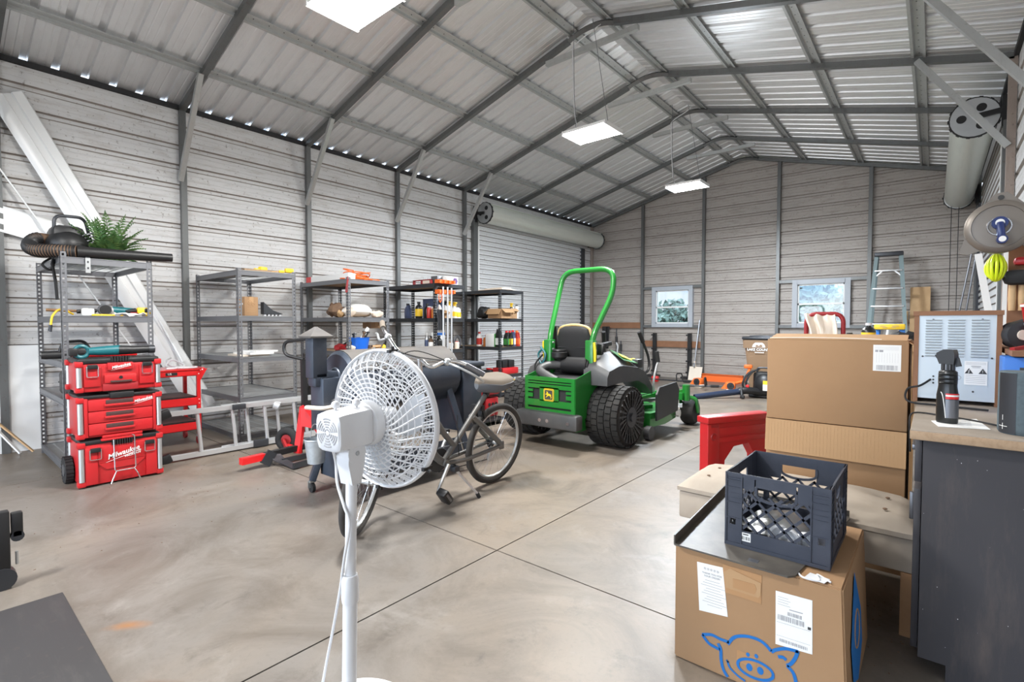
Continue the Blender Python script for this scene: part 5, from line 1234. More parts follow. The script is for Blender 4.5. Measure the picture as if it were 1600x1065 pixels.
# ---------- foreground boxes, bench and crate ----------
PX0, PX1, PY0, PY1, PH = -.708, -.192, 1.775, 2.36, .424
mat('pig_blue', (.006, .14, .44), .7)
mat('tape_brown', (.40, .22, .10), .35)
t = thing('cardboard_box', 'large cardboard box with a blue pig outline and two white labels, in front', 'box', ((PX0+PX1)/2, PY0, 0))
W_ = PX1-PX0
g = G('cardboard'); x0, x1 = -W_/2, W_/2; d_ = PY1-PY0
g.loft([[(x0, 0, 0), (x1+.02, 0, 0), (x1+.02, d_, 0), (x0, d_, 0)], [(x0, 0, PH), (x1, 0, PH), (x1, d_, PH), (x0, d_, PH)]])
bmesh.ops.bevel(g.bm, geom=list(g.bm.edges), offset=.005, segments=2, affect='EDGES')
body = g.build('box_body', t)
def LX(X): return X-(PX0+PX1)/2
F_ = dict(o=(0, -.0008, 0), u=(1, 0, 0), v=(0, 0, 1))
g = G('pig_blue')
def pg(pts, w=.0105, cl=False): g.stroke([(p.x, p.z) for p in spl([(LX(x), 0, z) for x, z in pts], 6)], F_['o'], F_['u'], F_['v'], w)
def pl(pts, w=.0105): g.stroke([(LX(x), z) for x, z in pts], F_['o'], F_['u'], F_['v'], w)
pg([(-.607, .121), (-.575, .133), (-.545, .130), (-.516, .131)]); pg([(-.520, .122), (-.499, .155), (-.465, .173), (-.430, .178), (-.405, .172), (-.384, .155)]); pg([(-.384, .153), (-.369, .167), (-.341, .182), (-.306, .187)]); pg([(-.308, .189), (-.314, .165), (-.326, .14), (-.338, .128)])
pg([(-.340, .145), (-.350, .150), (-.364, .146)]); pg([(-.338, .128), (-.322, .115), (-.315, .10), (-.312, .08), (-.318, .05), (-.332, .02), (-.345, .006)])
pg([(-.607, .121), (-.585, .100), (-.562, .094), (-.545, .093)]); pg([(-.552, .112), (-.543, .094), (-.541, .06), (-.533, .027), (-.518, .008)])
pg([(-.524, .066), (-.516, .060)], .006); pg([(-.520, .064), (-.513, .045), (-.495, .032), (-.478, .024), (-.462, .020)], .007)
el = [(-.432+.055*math.cos(2*PI*k/28)+.0, .073+.030*math.sin(2*PI*k/28)+.010*math.cos(2*PI*k/28)*.4) for k in range(29)]; pl(el, .009)
for x, z, rx, rz in ((-.450, .072, .010, .013), (-.416, .075, .010, .013), (-.455, .113, .006, .007), (-.429, .119, .006, .007)):
    g.prism([(LX(x)+rx*math.cos(2*PI*k/14), z+rz*math.sin(2*PI*k/14)) for k in range(14)], (0, -.0002, 0), (1, 0, 0), (0, 0, 1), .0008)
g.build('pig_print', body)
g = G('pig_blue'); g.prism([(.10, .20), (.23, .39), (.36, .22), (.37, .10), (.24, .03), (.12, .08)], (x1+.004, 0, 0), (0, 1, 0), (0, 0, 1), .0012)
for v in g.bm.verts: v.co.x += .02*(1-v.co.z/PH)-.0005
g.m('cardboard').torus((x1+.0150, .24, .2), (1, 0, .045), .06, .003, 24, 4); g.build('side_print', body)
G('tape_brown').bx(LX(-.49), LX(-.43), -.0006, .002, .075, .115).build('tape', t)
g = G('tape_brown'); g.bx(LX(-.54), LX(-.416), -.0015, .003, .30, .395).build('tape', t)
g = G('cardboard_light'); g.prism([(LX(-.528), .318), (LX(-.425), .318), (LX(-.418), .33), (LX(-.418), .37), (LX(-.515), .388), (LX(-.535), .37)], (0, -.0015, 0), (1, 0, 0), (0, 0, 1), .002); g.m('tape_brown').prism([(LX(-.505), .326), (LX(-.436), .326), (LX(-.430), .345), (LX(-.436), .36), (LX(-.505), .358)], (0, -.0034, 0), (1, 0, 0), (0, 0, 1), .001); g.build('hand_hole_flap', t)
g = G('paper_white'); o_ = (LX(-.628), -.0012, .377); q = V((1, 0, .0)); 
g.prism([(0, 0), (.088, .006), (.107, -.160), (.010, -.172)], o_, (1, 0, 0), (0, 0, 1), .0006)
g.m('grey_ink'); O = V((LX(-.578), -.0024, 0))
for k in range(5): g.text('*', O+V((-.022+.011*k, 0, .358)), (1, 0, .04), (0, 0, 1), .022, .0003)
g.text('THANK YOU FOR', O+V((0.002, 0, .347)), (1, 0, .04), (0, 0, 1), .0085, .0003, bold=.0002).text('YOUR ORDER!', O+V((.003, 0, .337)), (1, 0, .04), (0, 0, 1), .0085, .0003, bold=.0002)
for k in range(10): l_ = .025+.008*((k*7) % 3); z = .322-k*.0095; g.stroke([(-l_, z), (l_, z+.002)], O+V((.004+k*.001, 0, 0)), (1, 0, 0), (0, 0, 1), .0014, .0003)
g.build('thank_you_sheet', t)
def barcode(g, o, u, v, w, h, seed):
    rnd = random.Random(seed); x = -w/2
    while x < w/2:
        b = rnd.choice((.0012, .002, .003)); g.stroke([(x, -h/2), (x, h/2)], o, u, v, b, .0003); x += b+rnd.choice((.0014, .0022))
g = G('paper_white'); g.prism([(0, 0), (.103, .004), (.106, -.166), (.002, -.175)], (LX(-.374), -.0012, .360), (1, 0, 0), (0, 0, 1), .0006)
g.m('grey_ink'); O = V((LX(-.322), -.0022, 0)); U_, V_ = (1, 0, .02), (0, 0, 1)
barcode(g, O+V((.004, 0, .298)), U_, V_, .040, .012, 1); barcode(g, O+V((-.006, 0, .279)), U_, V_, .076, .017, 2); barcode(g, O+V((.002, 0, .205)), U_, V_, .080, .010, 3)
for k in range(4): g.stroke([(-.045, .345-k*.008), (-.015+.006*(k % 2), .345-k*.008)], O, U_, V_, .0012, .0003)
g.stroke([(-.048, .262), (.048, .264)], O, U_, V_, .0009, .0003).stroke([(-.048, .218), (.048, .220)], O, U_, V_, .0009, .0003).stroke([(-.012, .312), (.026, .313)], O, U_, V_, .003, .0003); g.m('ink').stroke([(.040, .272), (.049, .272)], O, U_, V_, .009, .0003); g.build('shipping_label', t)

mat('smoke_tray', (.065, .058, .05), .42, .0, noise=(6, .6, (.17, .15, .12)))
t = thing('plastic_tray', 'smoky dark boot tray with a raised left lip lying on the pig box', 'tray', (0, 0, PH+.001))
g = G('smoke_tray'); g.prism([(-.700, 1.745), (-.335, 1.745), (-.318, 1.765), (-.245, 2.44), (-.255, 2.46), (-.735, 2.46)], (0, 0, 0), (1, 0, 0), (0, 1, 0), .006); g.bar((-.702, 1.75, .018), (-.742, 2.46, .018), .005, .036); g.bar((-.735, 2.462, .014), (-.25, 2.462, .014), .005, .028)
g.build('tray_sheet', t); g = G('grey_steel'); g.bx(-.462, -.43, 1.775, 1.80, .006, .0068); g.build('sticker', t)
# milk crate
mat('crate_navy', (.028, .034, .052), .5, noise=(8, .5, (.06, .065, .085)))
CX, CY, CW, CD, CH = -.40, 2.06, .318, .385, .262
t = thing('milk_crate', 'dark navy plastic milk crate with lattice sides on the boot tray', 'crate', (CX, CY, PH+.0075))
EPS = [0]
g = G('crate_navy'); hw, hd = CW/2, CD/2
g.bx(-hw, hw, -hd, hd, 0, .006)
g.build('crate_floor', t)
for ax, half, other in ((0, hw, hd), (1, hd, hw)):
    for s in (-1, 1):
        g = G('crate_navy')
        def put(u0, u1, z0, z1, t0=.0, t1=.004, g=g, ax=ax, s=s, other=other):
            EPS[0] = (EPS[0]+1) % 9; t0 += .00016*EPS[0]; t1 -= .00011*EPS[0]
            a, b = s*(other-t0), s*(other-t1)
            if ax == 0: g.bx(u0, u1, min(a, b), max(a, b), z0, z1)
            else: g.bx(min(a, b), max(a, b), u0, u1, z0, z1)
        def bar_(p, q, w, g=g, ax=ax, s=s, other=other):
            P = [V((p[0], s*(other-.005), p[1])), V((q[0], s*(other-.005), q[1]))] if ax == 0 else [V((s*(other-.005), p[0], p[1])), V((s*(other-.005), q[0], q[1]))]
            d = P[1]-P[0]; up = (0, 1, 0) if ax == 0 else (1, 0, 0)
            g.bar(P[0], P[1], .0082+.0011*(p[0] < q[0]), w, up=up)
        put(-half, half, 0, .06); put(-half, half, .0, .012, -.004, .004); put(-half, half, CH-.012, CH, -.003, .004)
        c0 = .052 if ax == 0 else .06
        for e in (-1, 1):
            a, b = sorted((e*half, e*(half-c0)))
            put(a, b, .098, CH); put(a, b, .0, .075); put(a, a+.012 if e < 0 else a+.02, .07, .10); put(b-.02 if e < 0 else b-.012, b, .07, .10)
            put(e*(half-c0)-.002, e*(half-c0)+.002, 0, CH, -.005, .004); put(e*half-.002, e*half+.002, 0, CH, -.004, .004)
            for z in (.10, .155, .21, .235): put(a, b, z-.0015, z+.0015, -.004, 0)
            for k in range(5): put(a, b, .170+k*.018, .172+k*.018, -.002, 0)
        h2 = half-c0; zl, zh = .06, CH-.012
        hole = (-.062, .062, .175, .222) if ax == 0 else (-.05, .05, .18, .225)
        if s > 0 or ax == 1: 
            put(-h2, hole[0], .165, zh); put(hole[1], h2, .165, zh); put(hole[0], hole[1], hole[3], zh)
        else:
            put(-h2, hole[0]-.005, .21, zh); put(hole[1]+.005, h2, .195, zh); put(hole[0], hole[1], hole[3], zh)
        P = []
        for k in range(11): a = PI+PI*k/10; P.append(((hole[0]+hole[1])/2+(hole[1]-hole[0])/2*math.cos(a)*1.0, hole[2]+.022+.022*math.sin(a)))
        for a, b in zip(P, P[1:]): bar_(a, b, .005)
        bar_(P[0], (P[0][0], hole[3]), .005); bar_(P[-1], (P[-1][0], hole[3]), .005)
        lim = .165 if (s > 0 or ax == 1) else .205
        st = .056; k = -12
        while k < 14:
            for sg in (1, -1):
                # line u = k*st + sg*(z-zl); clip to the opening
                za, zb_ = zl, lim+.01
                ua, ub = k*st+sg*0, k*st+sg*(zb_-za)
                tt0, tt1 = 0., 1.
                du = ub-ua
                for bound, sgn in ((-h2, 1), (h2, -1)):
                    fa, fb = sgn*(ua-bound), sgn*(ub-bound)
                    if fa < 0 and fb < 0: tt0, tt1 = 1, 0
                    elif fa < 0: tt0 = max(tt0, fa/(fa-fb))
                    elif fb < 0: tt1 = min(tt1, fa/(fa-fb))
                if tt1-tt0 > .05:
                    # stop at the hand hole
                    n_ = 14; run = None
                    for i in range(n_+1):
                        tq = tt0+(tt1-tt0)*i/n_; u, z = ua+du*tq, za+(zb_-za)*tq
                        inside = hole[0] < u < hole[1] and z > hole[2]+.008
                        if not inside and run is None: run = (u, z)
                        if run is not None and (inside or i == n_):
                            if abs(z-run[1]) > .004: bar_(run, (u, z), .006)
                            run = None
            k += 1
        g.build('crate_side', t)
g = G('paper_white'); g.bx(-.106, -.076, -hd-.0012, -hd+.001, .025, .055); g.m('ink'); barcode(g, V((-.091, -hd-.0012, .036)), (1, 0, 0), (0, 0, 1), .024, .012, 6); g.stroke([(-.101, .0495), (-.083, .0495)], (0, -hd-.0012, 0), (1, 0, 0), (0, 0, 1), .004, .0004); g.build('sticker', t)
crumple('plastic_wrap', 'pale crumpled plastic wrap lying in the bottom of the navy milk crate', (CX-.03, CY+.0, PH+.015), 'zinc', (.20, .26, .075), 31, 'wrap', 0, .25)
for i, (x, y, rz, l) in enumerate(((.035, -.14, 0, 'round white lid in the milk crate, left of the three'), (.085, -.135, 20, 'round white lid in the milk crate, right of the three'), (.0, -.12, 50, 'round white lid in the milk crate, behind the other two'))):
    g = G('white_plastic'); g.lathe([(.0, 0), (.036, .0), (.038, .004), (.038, .011), (.034, .013), (.0, .013)], (0, 0, .039), (.15, 1, .2), 24); g.build('plastic_disc', None, l, 'lid', 'white lids in the milk crate', loc=(CX+x, CY+y, PH+.015), rz=rz)
g = G('white_plastic'); g.tube(spl([(0, 0, 0), (.02, -.03, .004), (.06, -.02, .003), (.05, .01, .008), (.09, -.01, .004)], 6), .003, 5); g.sheet([[(.02, -.02, .002), (.075, -.03, .004)], [(.03, .015, .006), (.085, .01, .004)]], .001)
g.build('paper_tag', None, 'small white paper tag on a string at the front edge of the boot tray', 'tag', loc=(-.315, 1.80, PH+.002))
# bench
t = thing('upholstered_bench', 'cream upholstered storage bench with wooden legs behind the pig box', 'bench', (-.50, 2.46, 0))
def pillow(g, x0, x1, y0, y1, z0, z1, dome=.0, tuft=()):
    n, m = 26, 12; top = []
    for i in range(n+1):
        r = []
        for j in range(m+1):
            u, v = i/n, j/m; e = min(1, (min(u, 1-u)*11))**.55*min(1, (min(v, 1-v)*6))**.55
            z = z1-.055*(1-e)+dome*math.sin(PI*u)*math.sin(PI*v)
            x, y = x0+(x1-x0)*u, y0+(y1-y0)*v
            for tx, ty in tuft: z -= .026*math.exp(-((x-tx)**2+(y-ty)**2)/.0022)
            r.append((x, y, z))
        top.append(r)
    bot = [[(p[0], p[1], z0) for p in r] for r in top]
    a = [g.vs(r) for r in top]; b = [g.vs(r) for r in bot]
    for i in range(n):
        for j in range(m): g.f([a[i][j], a[i+1][j], a[i+1][j+1], a[i][j+1]]); g.f([b[i][j+1], b[i+1][j+1], b[i+1][j], b[i][j]])
    for i in range(n): g.f([a[i+1][0], a[i][0], b[i][0], b[i+1][0]]); g.f([a[i][m], a[i+1][m], b[i+1][m], b[i][m]])
    for j in range(m): g.f([a[0][j], a[0][j+1], b[0][j+1], b[0][j]]); g.f([a[n][j+1], a[n][j], b[n][j], b[n][j+1]])
mat('cream_dusty', (.38, .325, .265), .95, noise=(3.5, .6, (.46, .41, .35)))
g = G('cream_dusty'); pillow(g, -.475, .475, 0, .42,   .388, .462, .022, [(x, y) for x in (-.36, -.12, .12, .36) for y in (.12, .29)]); s_ = g.build('seat_cushion', t)
g = G('brown')
for x in (-.36, -.12, .12, .36):
    for y in (.12, .29): g.ball((x, y, .455), (.009, .009, .004), 8)
g.build('tuft_buttons', s_)
g = G('cream_dusty'); g.box((0, .21, .317), (.94, .41, .135), .012); g.build('upholstered_base', t)
for x in (-.33, .44):
    for y in (.025, .39): G('wood').bx(x-.02, x+.02, y-.02, y+.02, 0, .25).build('leg', t)
g = G('wood'); g.bx(-.33, .44, .38, .40, .17, .21); g.bx(.425, .45, .03, .39, .12, .16); g.bx(-.342, -.318, .03, .39, .12, .16); g.build('stretcher', t)
# the two big cartons
t = thing('cardboard_box', 'tall cardboard box with an opened tan front flap, under the upper box', 'box', (-.395, 3.05, 0))
G('cardboard').bx(-.31, .305, 0, .48, 0, .700, .004).build('box_body', t)
g = G('cardboard_light'); n = 80
for k in range(n): x = -.312+.618*k/n; g.bar((x+.004, -.003, .70), (x+.004, -.016, .528+.0), .0079, .005+(.0012 if k % 2 else 0), up=(0, 1, 0))
g.build('front_flap', t); G('cardboard').bar((-.314, .02, .70), (-.33, .46, .70), .004, .02).build('side_flap', t)
t = thing('cardboard_box', 'big cardboard box with one white label at its top right, on the lower box', 'box', (-.395, 3.05, .704))
g = G('cardboard'); g.bx(-.31, .307, 0, .46, 0, .436, .004); g.build('box_body', t)
g = G('cardboard_light'); g.bar((.0, .0, .438), (.0, .16, .462), .60, .004, up=(0, 0, 1)); g.bar((.308, .22, .43), (.35, .22, .40), .44, .004, up=(0, 0, 1)); g.build('top_flap', t)
G('cream_cloth').tube(spl([(-.30, .01, .442), (-.1, .005, .447), (.1, .008, .445), (.20, .01, .441)], 6), .003, 5).build('torn_tape', t)
g = G('paper_white'); O = V((.226, -.001, .344)); g.bx(.168, .278, -.0012, .001, .288, .416)
g.m('grey_ink'); barcode(g, V((.225, -.0012, .305)), (1, 0, 0), (0, 0, 1), .084, .024, 9)
for k in range(3): g.stroke([(.174, .405-k*.006+.0), (.270, .405-k*.006)], (0, -.0012, 0), (1, 0, 0), (0, 0, 1), .0007, .0002)
g.stroke([(.176, .386), (.188, .386)], (0, -.0014, 0), (1, 0, 0), (0, 0, 1), .010, .0003).stroke([(.192, .386), (.208, .386)], (0, -.0014, 0), (1, 0, 0), (0, 0, 1), .010, .0003)
for k in range(9): g.stroke([(.182+k*.0105, .33), (.182+k*.0105, .376)], (0, -.0012, 0), (1, 0, 0), (0, 0, 1), .0005, .0002)
g.build('shipping_label', t)
# red plastic saw horse
t = thing('folding_sawhorse', 'red plastic folding sawhorse standing behind the bench, left of the boxes', 'sawhorse', (-1.195, 3.47, 0), 61.3)
t.scale = (1, 1, .965)
g = G('red_plastic'); sh = [(0, 0), (.14, 0), (.155, .29), (.235, .385), (.37, .40), (.43, .30), (.45, 0), (.59, 0), (.55, .60), (.0, .60)]
g.prism([(a+(.0 if b < .5 else .0), b) for a, b in sh], (0, .035, 0), (1, 0, 0), (0, 0, 1), .07); g.build('leg_panel', t)
g = G('red_plastic'); g.bx(-.012, .565, -.055, .055, .565, .612, .008); g.bx(.10, .55, -.04, -.03, .47, .53, .004).bx(.10, .55, -.04, -.03, .42, .455, .004); g.bx(.0, .10, -.042, -.03, .05, .56, .006); g.build('top_rail', t)
g = G('dark_red'); g.torus((.05, -.043, .47), (0, 1, 0), .022, .006, 16, 5, ell=1); g.bx(.025, .09, -.044, -.036, .535, .555); g.build('locking_hinge', t)
G('dark_steel').bar((.30, -.12, .44), (.40, -.30, .50), .03, .03).build('steel_angle', None, 'short dark steel bar resting across behind the milk crate', 'bar', loc=(-1.02, 3.6, -.44+.02))
# ---------- workbench cabinet at the right edge ----------
dirty_metal('dark_plywood', (.043, .040, .044), (.12, .094, .08), .6, 0., 'Z', .55, .0)
t = thing('workbench_cabinet', 'dark stained plywood cabinet at the right edge of the photo', 'cabinet', (0, 2.24, 0))
g = G('dark_plywood'); g.prism([(-.02, .055), (.055, .055), (.055, .0), (.49, 0), (.49, .828), (-.02, .828)], (0, .018, 0), (1, 0, 0), (0, 0, 1), .018); g.bx(-.02, .49, 1.98, 2.0, 0, .828).bx(.0, .49, .018, 1.98, .06, .08).bx(.47, .49, .018, 1.98, .06, .828).bx(.055, .07, .018, 1.98, 0, .06); g.m('paper_white'); rnd = random.Random(5)
for k in range(26): x, z, l_ = rnd.uniform(-.015, .45), rnd.uniform(.07, .8), rnd.uniform(.0007, .0022); g.box((x, -.0002, z), (l_, .0006, l_*rnd.uniform(.5, 1.5)))
g.build('carcass', t)
for k in range(3):
    d = G('dark_plywood').bx(-.042, -.022, .03+k*.66, .66+k*.66, .07, .64, .002).build('door', t); G('grey_steel').bx(-.056, -.042, .12+k*.66, .14+k*.66, .5, .6, .003).build('door_handle', d)
    d = G('dark_plywood').bx(-.042, -.022, .03+k*.66, .66+k*.66, .665, .815, .002).build('drawer', t); G('grey_steel').bx(-.056, -.042, .27+k*.66, .39+k*.66, .73, .75, .003).build('drawer_handle', d)
G('particle_board').bx(-.055, .52, 2.175, 4.30, .830, .8600, .003).m('dusty_top').bx(-.053, .519, 2.177, 4.298, .8595, .862).build('worktop', None, 'raw particle board worktop lying on the dark cabinet', 'worktop')
# vented metal box
t = thing('amplifier_cabinet', 'wood cased appliance with a vented metal back on the worktop', 'radio', (.078, 3.0, .863))
g = G('board_brown'); w, h = .148, .414
g.bx(-w, -w+.018, 0, .24, 0, h).bx(w-.018, w, 0, .24, 0, h).bx(-w-.004, w+.004, -.004, .245, h-.016, h+.004).bx(-w, w, .02, .24, .02, .03); g.build('wooden_case', t)
mat('zinc_plate', (.56, .62, .66), .42, .35)
g = G('zinc_plate'); g.bx(-w+.018, w-.018, .004, .008, .018, h-.016)
for c in range(3):
    for k in range(14): g.box((-.078+c*.078, .003, .215+k*.0125), (.058, .008, .004), rot=(25, 0, 0))
bp_ = g.build('back_panel', t)
g = G('ink')
for x, z in ((-.08, h-.035), (.085, h-.035), (-.115, .21), (.118, .21), (.06, .06), (-.075, .09), (-.075, .105), (-.075, .12)): g.cyl((x, .005, z), (x, .0015, z), .004, n=10)
for c in range(3):
    for k in range(14): g.bx(-.105+c*.078, -.051+c*.078, .0028, .0042, .2105+k*.0125, .2125+k*.0125)
g.build('screws_and_slots', bp_)
g = G('paper_white'); g.bx(.03, .105, .002, .004, .09, .195); g.m('ink')
for x in (.045, .09): g.prism([(-.014, 0), (.014, 0), (0, .024)], (x, .0018, .14), (1, 0, 0), (0, 0, 1), .0005)
g.m('paper_white'); g.text('!', (.09, .0012, .149), (1, 0, 0), (0, 0, 1), .016, .0002); g.stroke([(.048, .158), (.043, .150), (.047, .149), (.042, .142)], (0, .0012, 0), (1, 0, 0), (0, 0, 1), .002, .0002)
g.m('grey_ink').stroke([(.052, .173), (.084, .173)], (0, .0018, 0), (1, 0, 0), (0, 0, 1), .003, .0003).stroke([(.055, .167), (.081, .167)], (0, .0018, 0), (1, 0, 0), (0, 0, 1), .002, .0003)
for k in range(5): g.stroke([(.035, .132-k*.008), (.10, .132-k*.008)], (0, .0018, 0), (1, 0, 0), (0, 0, 1), .0012, .0003)
for k in range(2): g.stroke([(.035, .188-k*.006), (.10, .188-k*.006)], (0, .0018, 0), (1, 0, 0), (0, 0, 1), .0012, .0003)
for k in range(5): g.stroke([(-.005, .175-k*.012), (.015, .175-k*.012)], (0, .0035, 0), (1, 0, 0), (0, 0, 1), .001, .0003)
g.torus((.01, .003, .12), (0, 1, 0), .009, .0008, 16, 4); g.build('warning_label', bp_)
g = G('black_rubber'); g.tube(spl([(-.085, .0, .105), (-.12, -.06, .08), (-.165, -.05, .06), (-.16, -.12, .012), (-.05, -.14, .006), (.1, -.18, .006)], 8), .0045, 6); g.build('power_cord', t)
g = G('black_rubber'); g.tube(spl([(-.02, 2.60, .866), (.05, 2.55, .867), (.12, 2.50, .867), (.19, 2.42, .867), (.23, 2.40, .867)], 8), .0032, 6); g.tube(spl([(-.02, 2.60, .866), (-.062, 2.58, .86), (-.066, 2.56, .80), (-.064, 2.62, .70)], 8), .0032, 6); g.build('speaker_cable', None, 'thin black cable running across the worktop and over its edge', 'cable')
g = G('paper_white'); g.prism([(0.0, 2.42), (.02, 2.30), (.155, 2.345), (.13, 2.57)], (0, 0, .8625), (1, 0, 0), (0, 1, 0), .0015); g.m('grey_ink')
for k in range(5): g.bx(.05, .11, 2.38+k*.03, 2.384+k*.03, .8641, .8645)
g.build('paper_sheet', None, 'white paper sheet under the black bottle on the worktop', 'paper')
# black spray bottle
t = thing('trigger_bottle', 'black spray bottle with a red and white label standing on a paper sheet', 'bottle', (.043, 2.40, .865), -20)
g = G('bottle_black'); S_ = []
for z, rx, ry in ((0, .030, .021), (.006, .032, .023), (.10, .032, .023), (.125, .028, .021), (.135, .027, .021), (.16, .028, .022), (.185, .027, .021), (.19, .020, .018)):
    S_.append([(rx*math.cos(2*PI*k/20), ry*math.sin(2*PI*k/20), z) for k in range(20)])
g.loft(S_)
for z in (.145, .16, .175): g.lathe([(.024, z-.003), (.0285, z), (.024, z+.003)], n=20)
g.build('bottle_body', t)
g = G('black_plastic'); g.cyl((0, 0, .19), (0, 0, .215), .019, n=18); g.m('grey_steel')
for k in range(12): a = 2*PI*k/12; g.box((.019*math.cos(a), .019*math.sin(a), .202), (.003, .003, .02), rot=(0, 0, math.degrees(a)))
g.m('black_plastic'); g.loft([[(x*k_+dx, y*.018, z) for x, y in ((-1, -1), (1, -1), (1, 1), (-1, 1))] for z, k_, dx in ((.213, .021, .0), (.235, .026, -.003), (.252, .026, -.004), (.265, .014, .004))]); g.bar((-.026, 0, .243), (-.036, 0, .238), .014, .012); g.bar((.022, 0, .235), (.03, 0, .205), .008, .016); g.build('spray_head', t)
g = G('bottle_red'); 
for z0, z1, m_ in ((.088, .108, 'red_paint'), (.097, .103, 'paper_white'), (.02, .086, 'grey_steel')):
    g.m(m_); rows = []
    for z in (z0, z1): rows.append([(.0328*math.cos(R(a)), .0238*math.sin(R(a)) - (.0004 if m_ == 'paper_white' else 0), z) for a in range(-85, 6, 10)])
    g.sheet(rows)
g.m('paper_white').tube(spl([(.004, -.0235, .02), (.0, -.0238, .06), (-.006, -.0236, .10), (-.012, -.022, .112)], 6), .0014, 5); g.build('label', t)
# speaker
t = thing('portable_speaker', 'grey fabric covered cylindrical speaker on the worktop at the right edge', 'speaker', (.235, 2.335, .862))
mat('speaker_cloth', (.085, .115, .13), .85, noise=(90, .5, (.05, .065, .075)))
S_ = []
for z, k in ((0, .92), (.008, .99), (.02, 1), (.185, 1), (.198, .985), (.204, .94)): S_.append([(.066*k*math.cos(2*PI*j/36), .066*k*math.sin(2*PI*j/36), z) for j in range(36)])
G('speaker_cloth').loft(S_).build('speaker_body', t)
g = G('dark_steel'); a0 = R(222); g.sheet([[(.0664*math.cos(a0+R(a)), .0664*math.sin(a0+R(a)), z) for a in (-24, -12, 0, 12, 24)] for z in (.004, .2)]); g.m('paper_white')
q = a0+R(-8)
for (da, z0, z1) in ((0, .015, .035), (0, .045, .062)): g.sheet([[(.0668*math.cos(q+R(d)), .0668*math.sin(q+R(d)), z) for d in (-.8, .8)] for z in (z0, z1)])
g.sheet([[(.0668*math.cos(q+R(d)), .0668*math.sin(q+R(d)), z) for d in (-13, -8, -4, 0, 4, 8, 13)] for z in (.0245, .0262)]); g.build('button_strip', t)
# blue box, shelf, pegboard clutter
t = thing('storage_box', 'bright blue box behind the speaker on the worktop', 'box', (.36, 2.86, .862)); G('blue').box((0, 0, .115), (.29, .18, .23), .006).build('box_body', t); g = G('ink'); g.tube(spl([(-.08, -.092, .19), (-.06, -.093, .205), (-.03, -.092, .21), (0, -.092, .22)], 5), .003, 5); g.bx(-.10, -.07, -.094, -.089, .17, .19); g.build('clip', t)
G('particle_board').m('board_brown').bx(.235, .54, 2.74, 3.60, 1.096, 1.118).build('wooden_shelf', None, 'brown wooden shelf board above the blue box', 'shelf')
G('board_brown').bx(.285, .54, 3.605, 3.62, .863, 1.80).build('pegboard', None, 'brown board full of hanging things at the right edge', 'board')
for i, (x, z, l) in enumerate(((.335, 1.118, 'red plastic cup, lower one on the brown shelf'), (.325, 1.195, 'red plastic cup, tilted on top of the lower one'))):
    g = G('red_plastic'); g.lathe([(.030, 0), (.044, .105), (.046, .108), (.046, .112), (.040, .112), (.028, .006)], n=20); g.m('paper_white').lathe([(.0445, .098), (.047, .1), (.047, .108), (.0445, .11)], n=20); g.build('plastic_cup', None, l, 'cup', 'red cups at the right edge', loc=(x, 3.0+i*.02, z))
t = thing('skate_wheel', 'round grey wheel left of the red cups on the brown shelf', 'wheel', (.275, 3.02, 1.118)); g = G('dark_steel'); g.lathe([(.03, -.03), (.055, -.028), (.058, 0), (.055, .028), (.03, .03)], (0, .0, .058), (-.5, 1, 0), 24); g.build('tyre', t); G('cream_cloth').cyl((.016, -.034, .058), (-.016, .034, .058), .022, n=14).build('hub', t)
for i, (x, l) in enumerate(((.300, 'short wooden handle hanging at the right edge, left one'), (.335, 'short wooden handle hanging at the right edge, right one'))):
    G('pine').tube([(0, 0, 0), (0, 0, .06), (0, 0, .13)], [.013, .016, .014], 12).build('wooden_peg', None, l, 'handle', 'wooden handles on the brown board', loc=(x, 3.575, 1.29))
t = thing('bike_helmet', 'neon yellow bicycle helmet hanging at the right edge', 'helmet', (.235, 3.555, 1.445))
t.scale = (.45, .6, .62)
mat('neon', (.72, .85, .02), .4)
g = G('neon')
for k in range(5):
    a = R(-66+33*k); g.tube([( .075*math.sin(a)*math.sin(PI*j/8)+.0, -.03-.07*math.cos(a)*math.sin(PI*j/8), .10-.10*math.cos(PI*j/8)) for j in range(9)], .016, 8)
g.torus((0, -.0, .10), (0, 1, 0), .085, .014, 24, 6); g.build('shell', t); G('black_rubber').ball((0, -.035, .10), (.058, .04, .085)).build('liner', t)
G('black_rubber').box((0, 0, 0), (.17, .07, .075), .03).build('padded_bag', None, 'black padded roll hanging beside the neon helmet', 'bag', loc=(.345, 3.55, 1.455))
G('red_plastic').box((0, 0, 0), (.12, .05, .04), .015).build('red_case', None, 'small red case above the black padded roll', 'case', loc=(.36, 3.56, 1.535))
crumple('tool_tangle', 'dark tangle of small tools on the brown shelf at the right edge', (.40, 3.32, 1.118), 'dark_steel', (.22, .2, .14), 41, 'tools', 0, .5)
G('dark_red').bar((.24, 2.80, 1.122), (.38, 2.92, 1.15), .02, .012).build('red_strap', None, 'dark red strap sloping on the front of the brown shelf', 'strap')
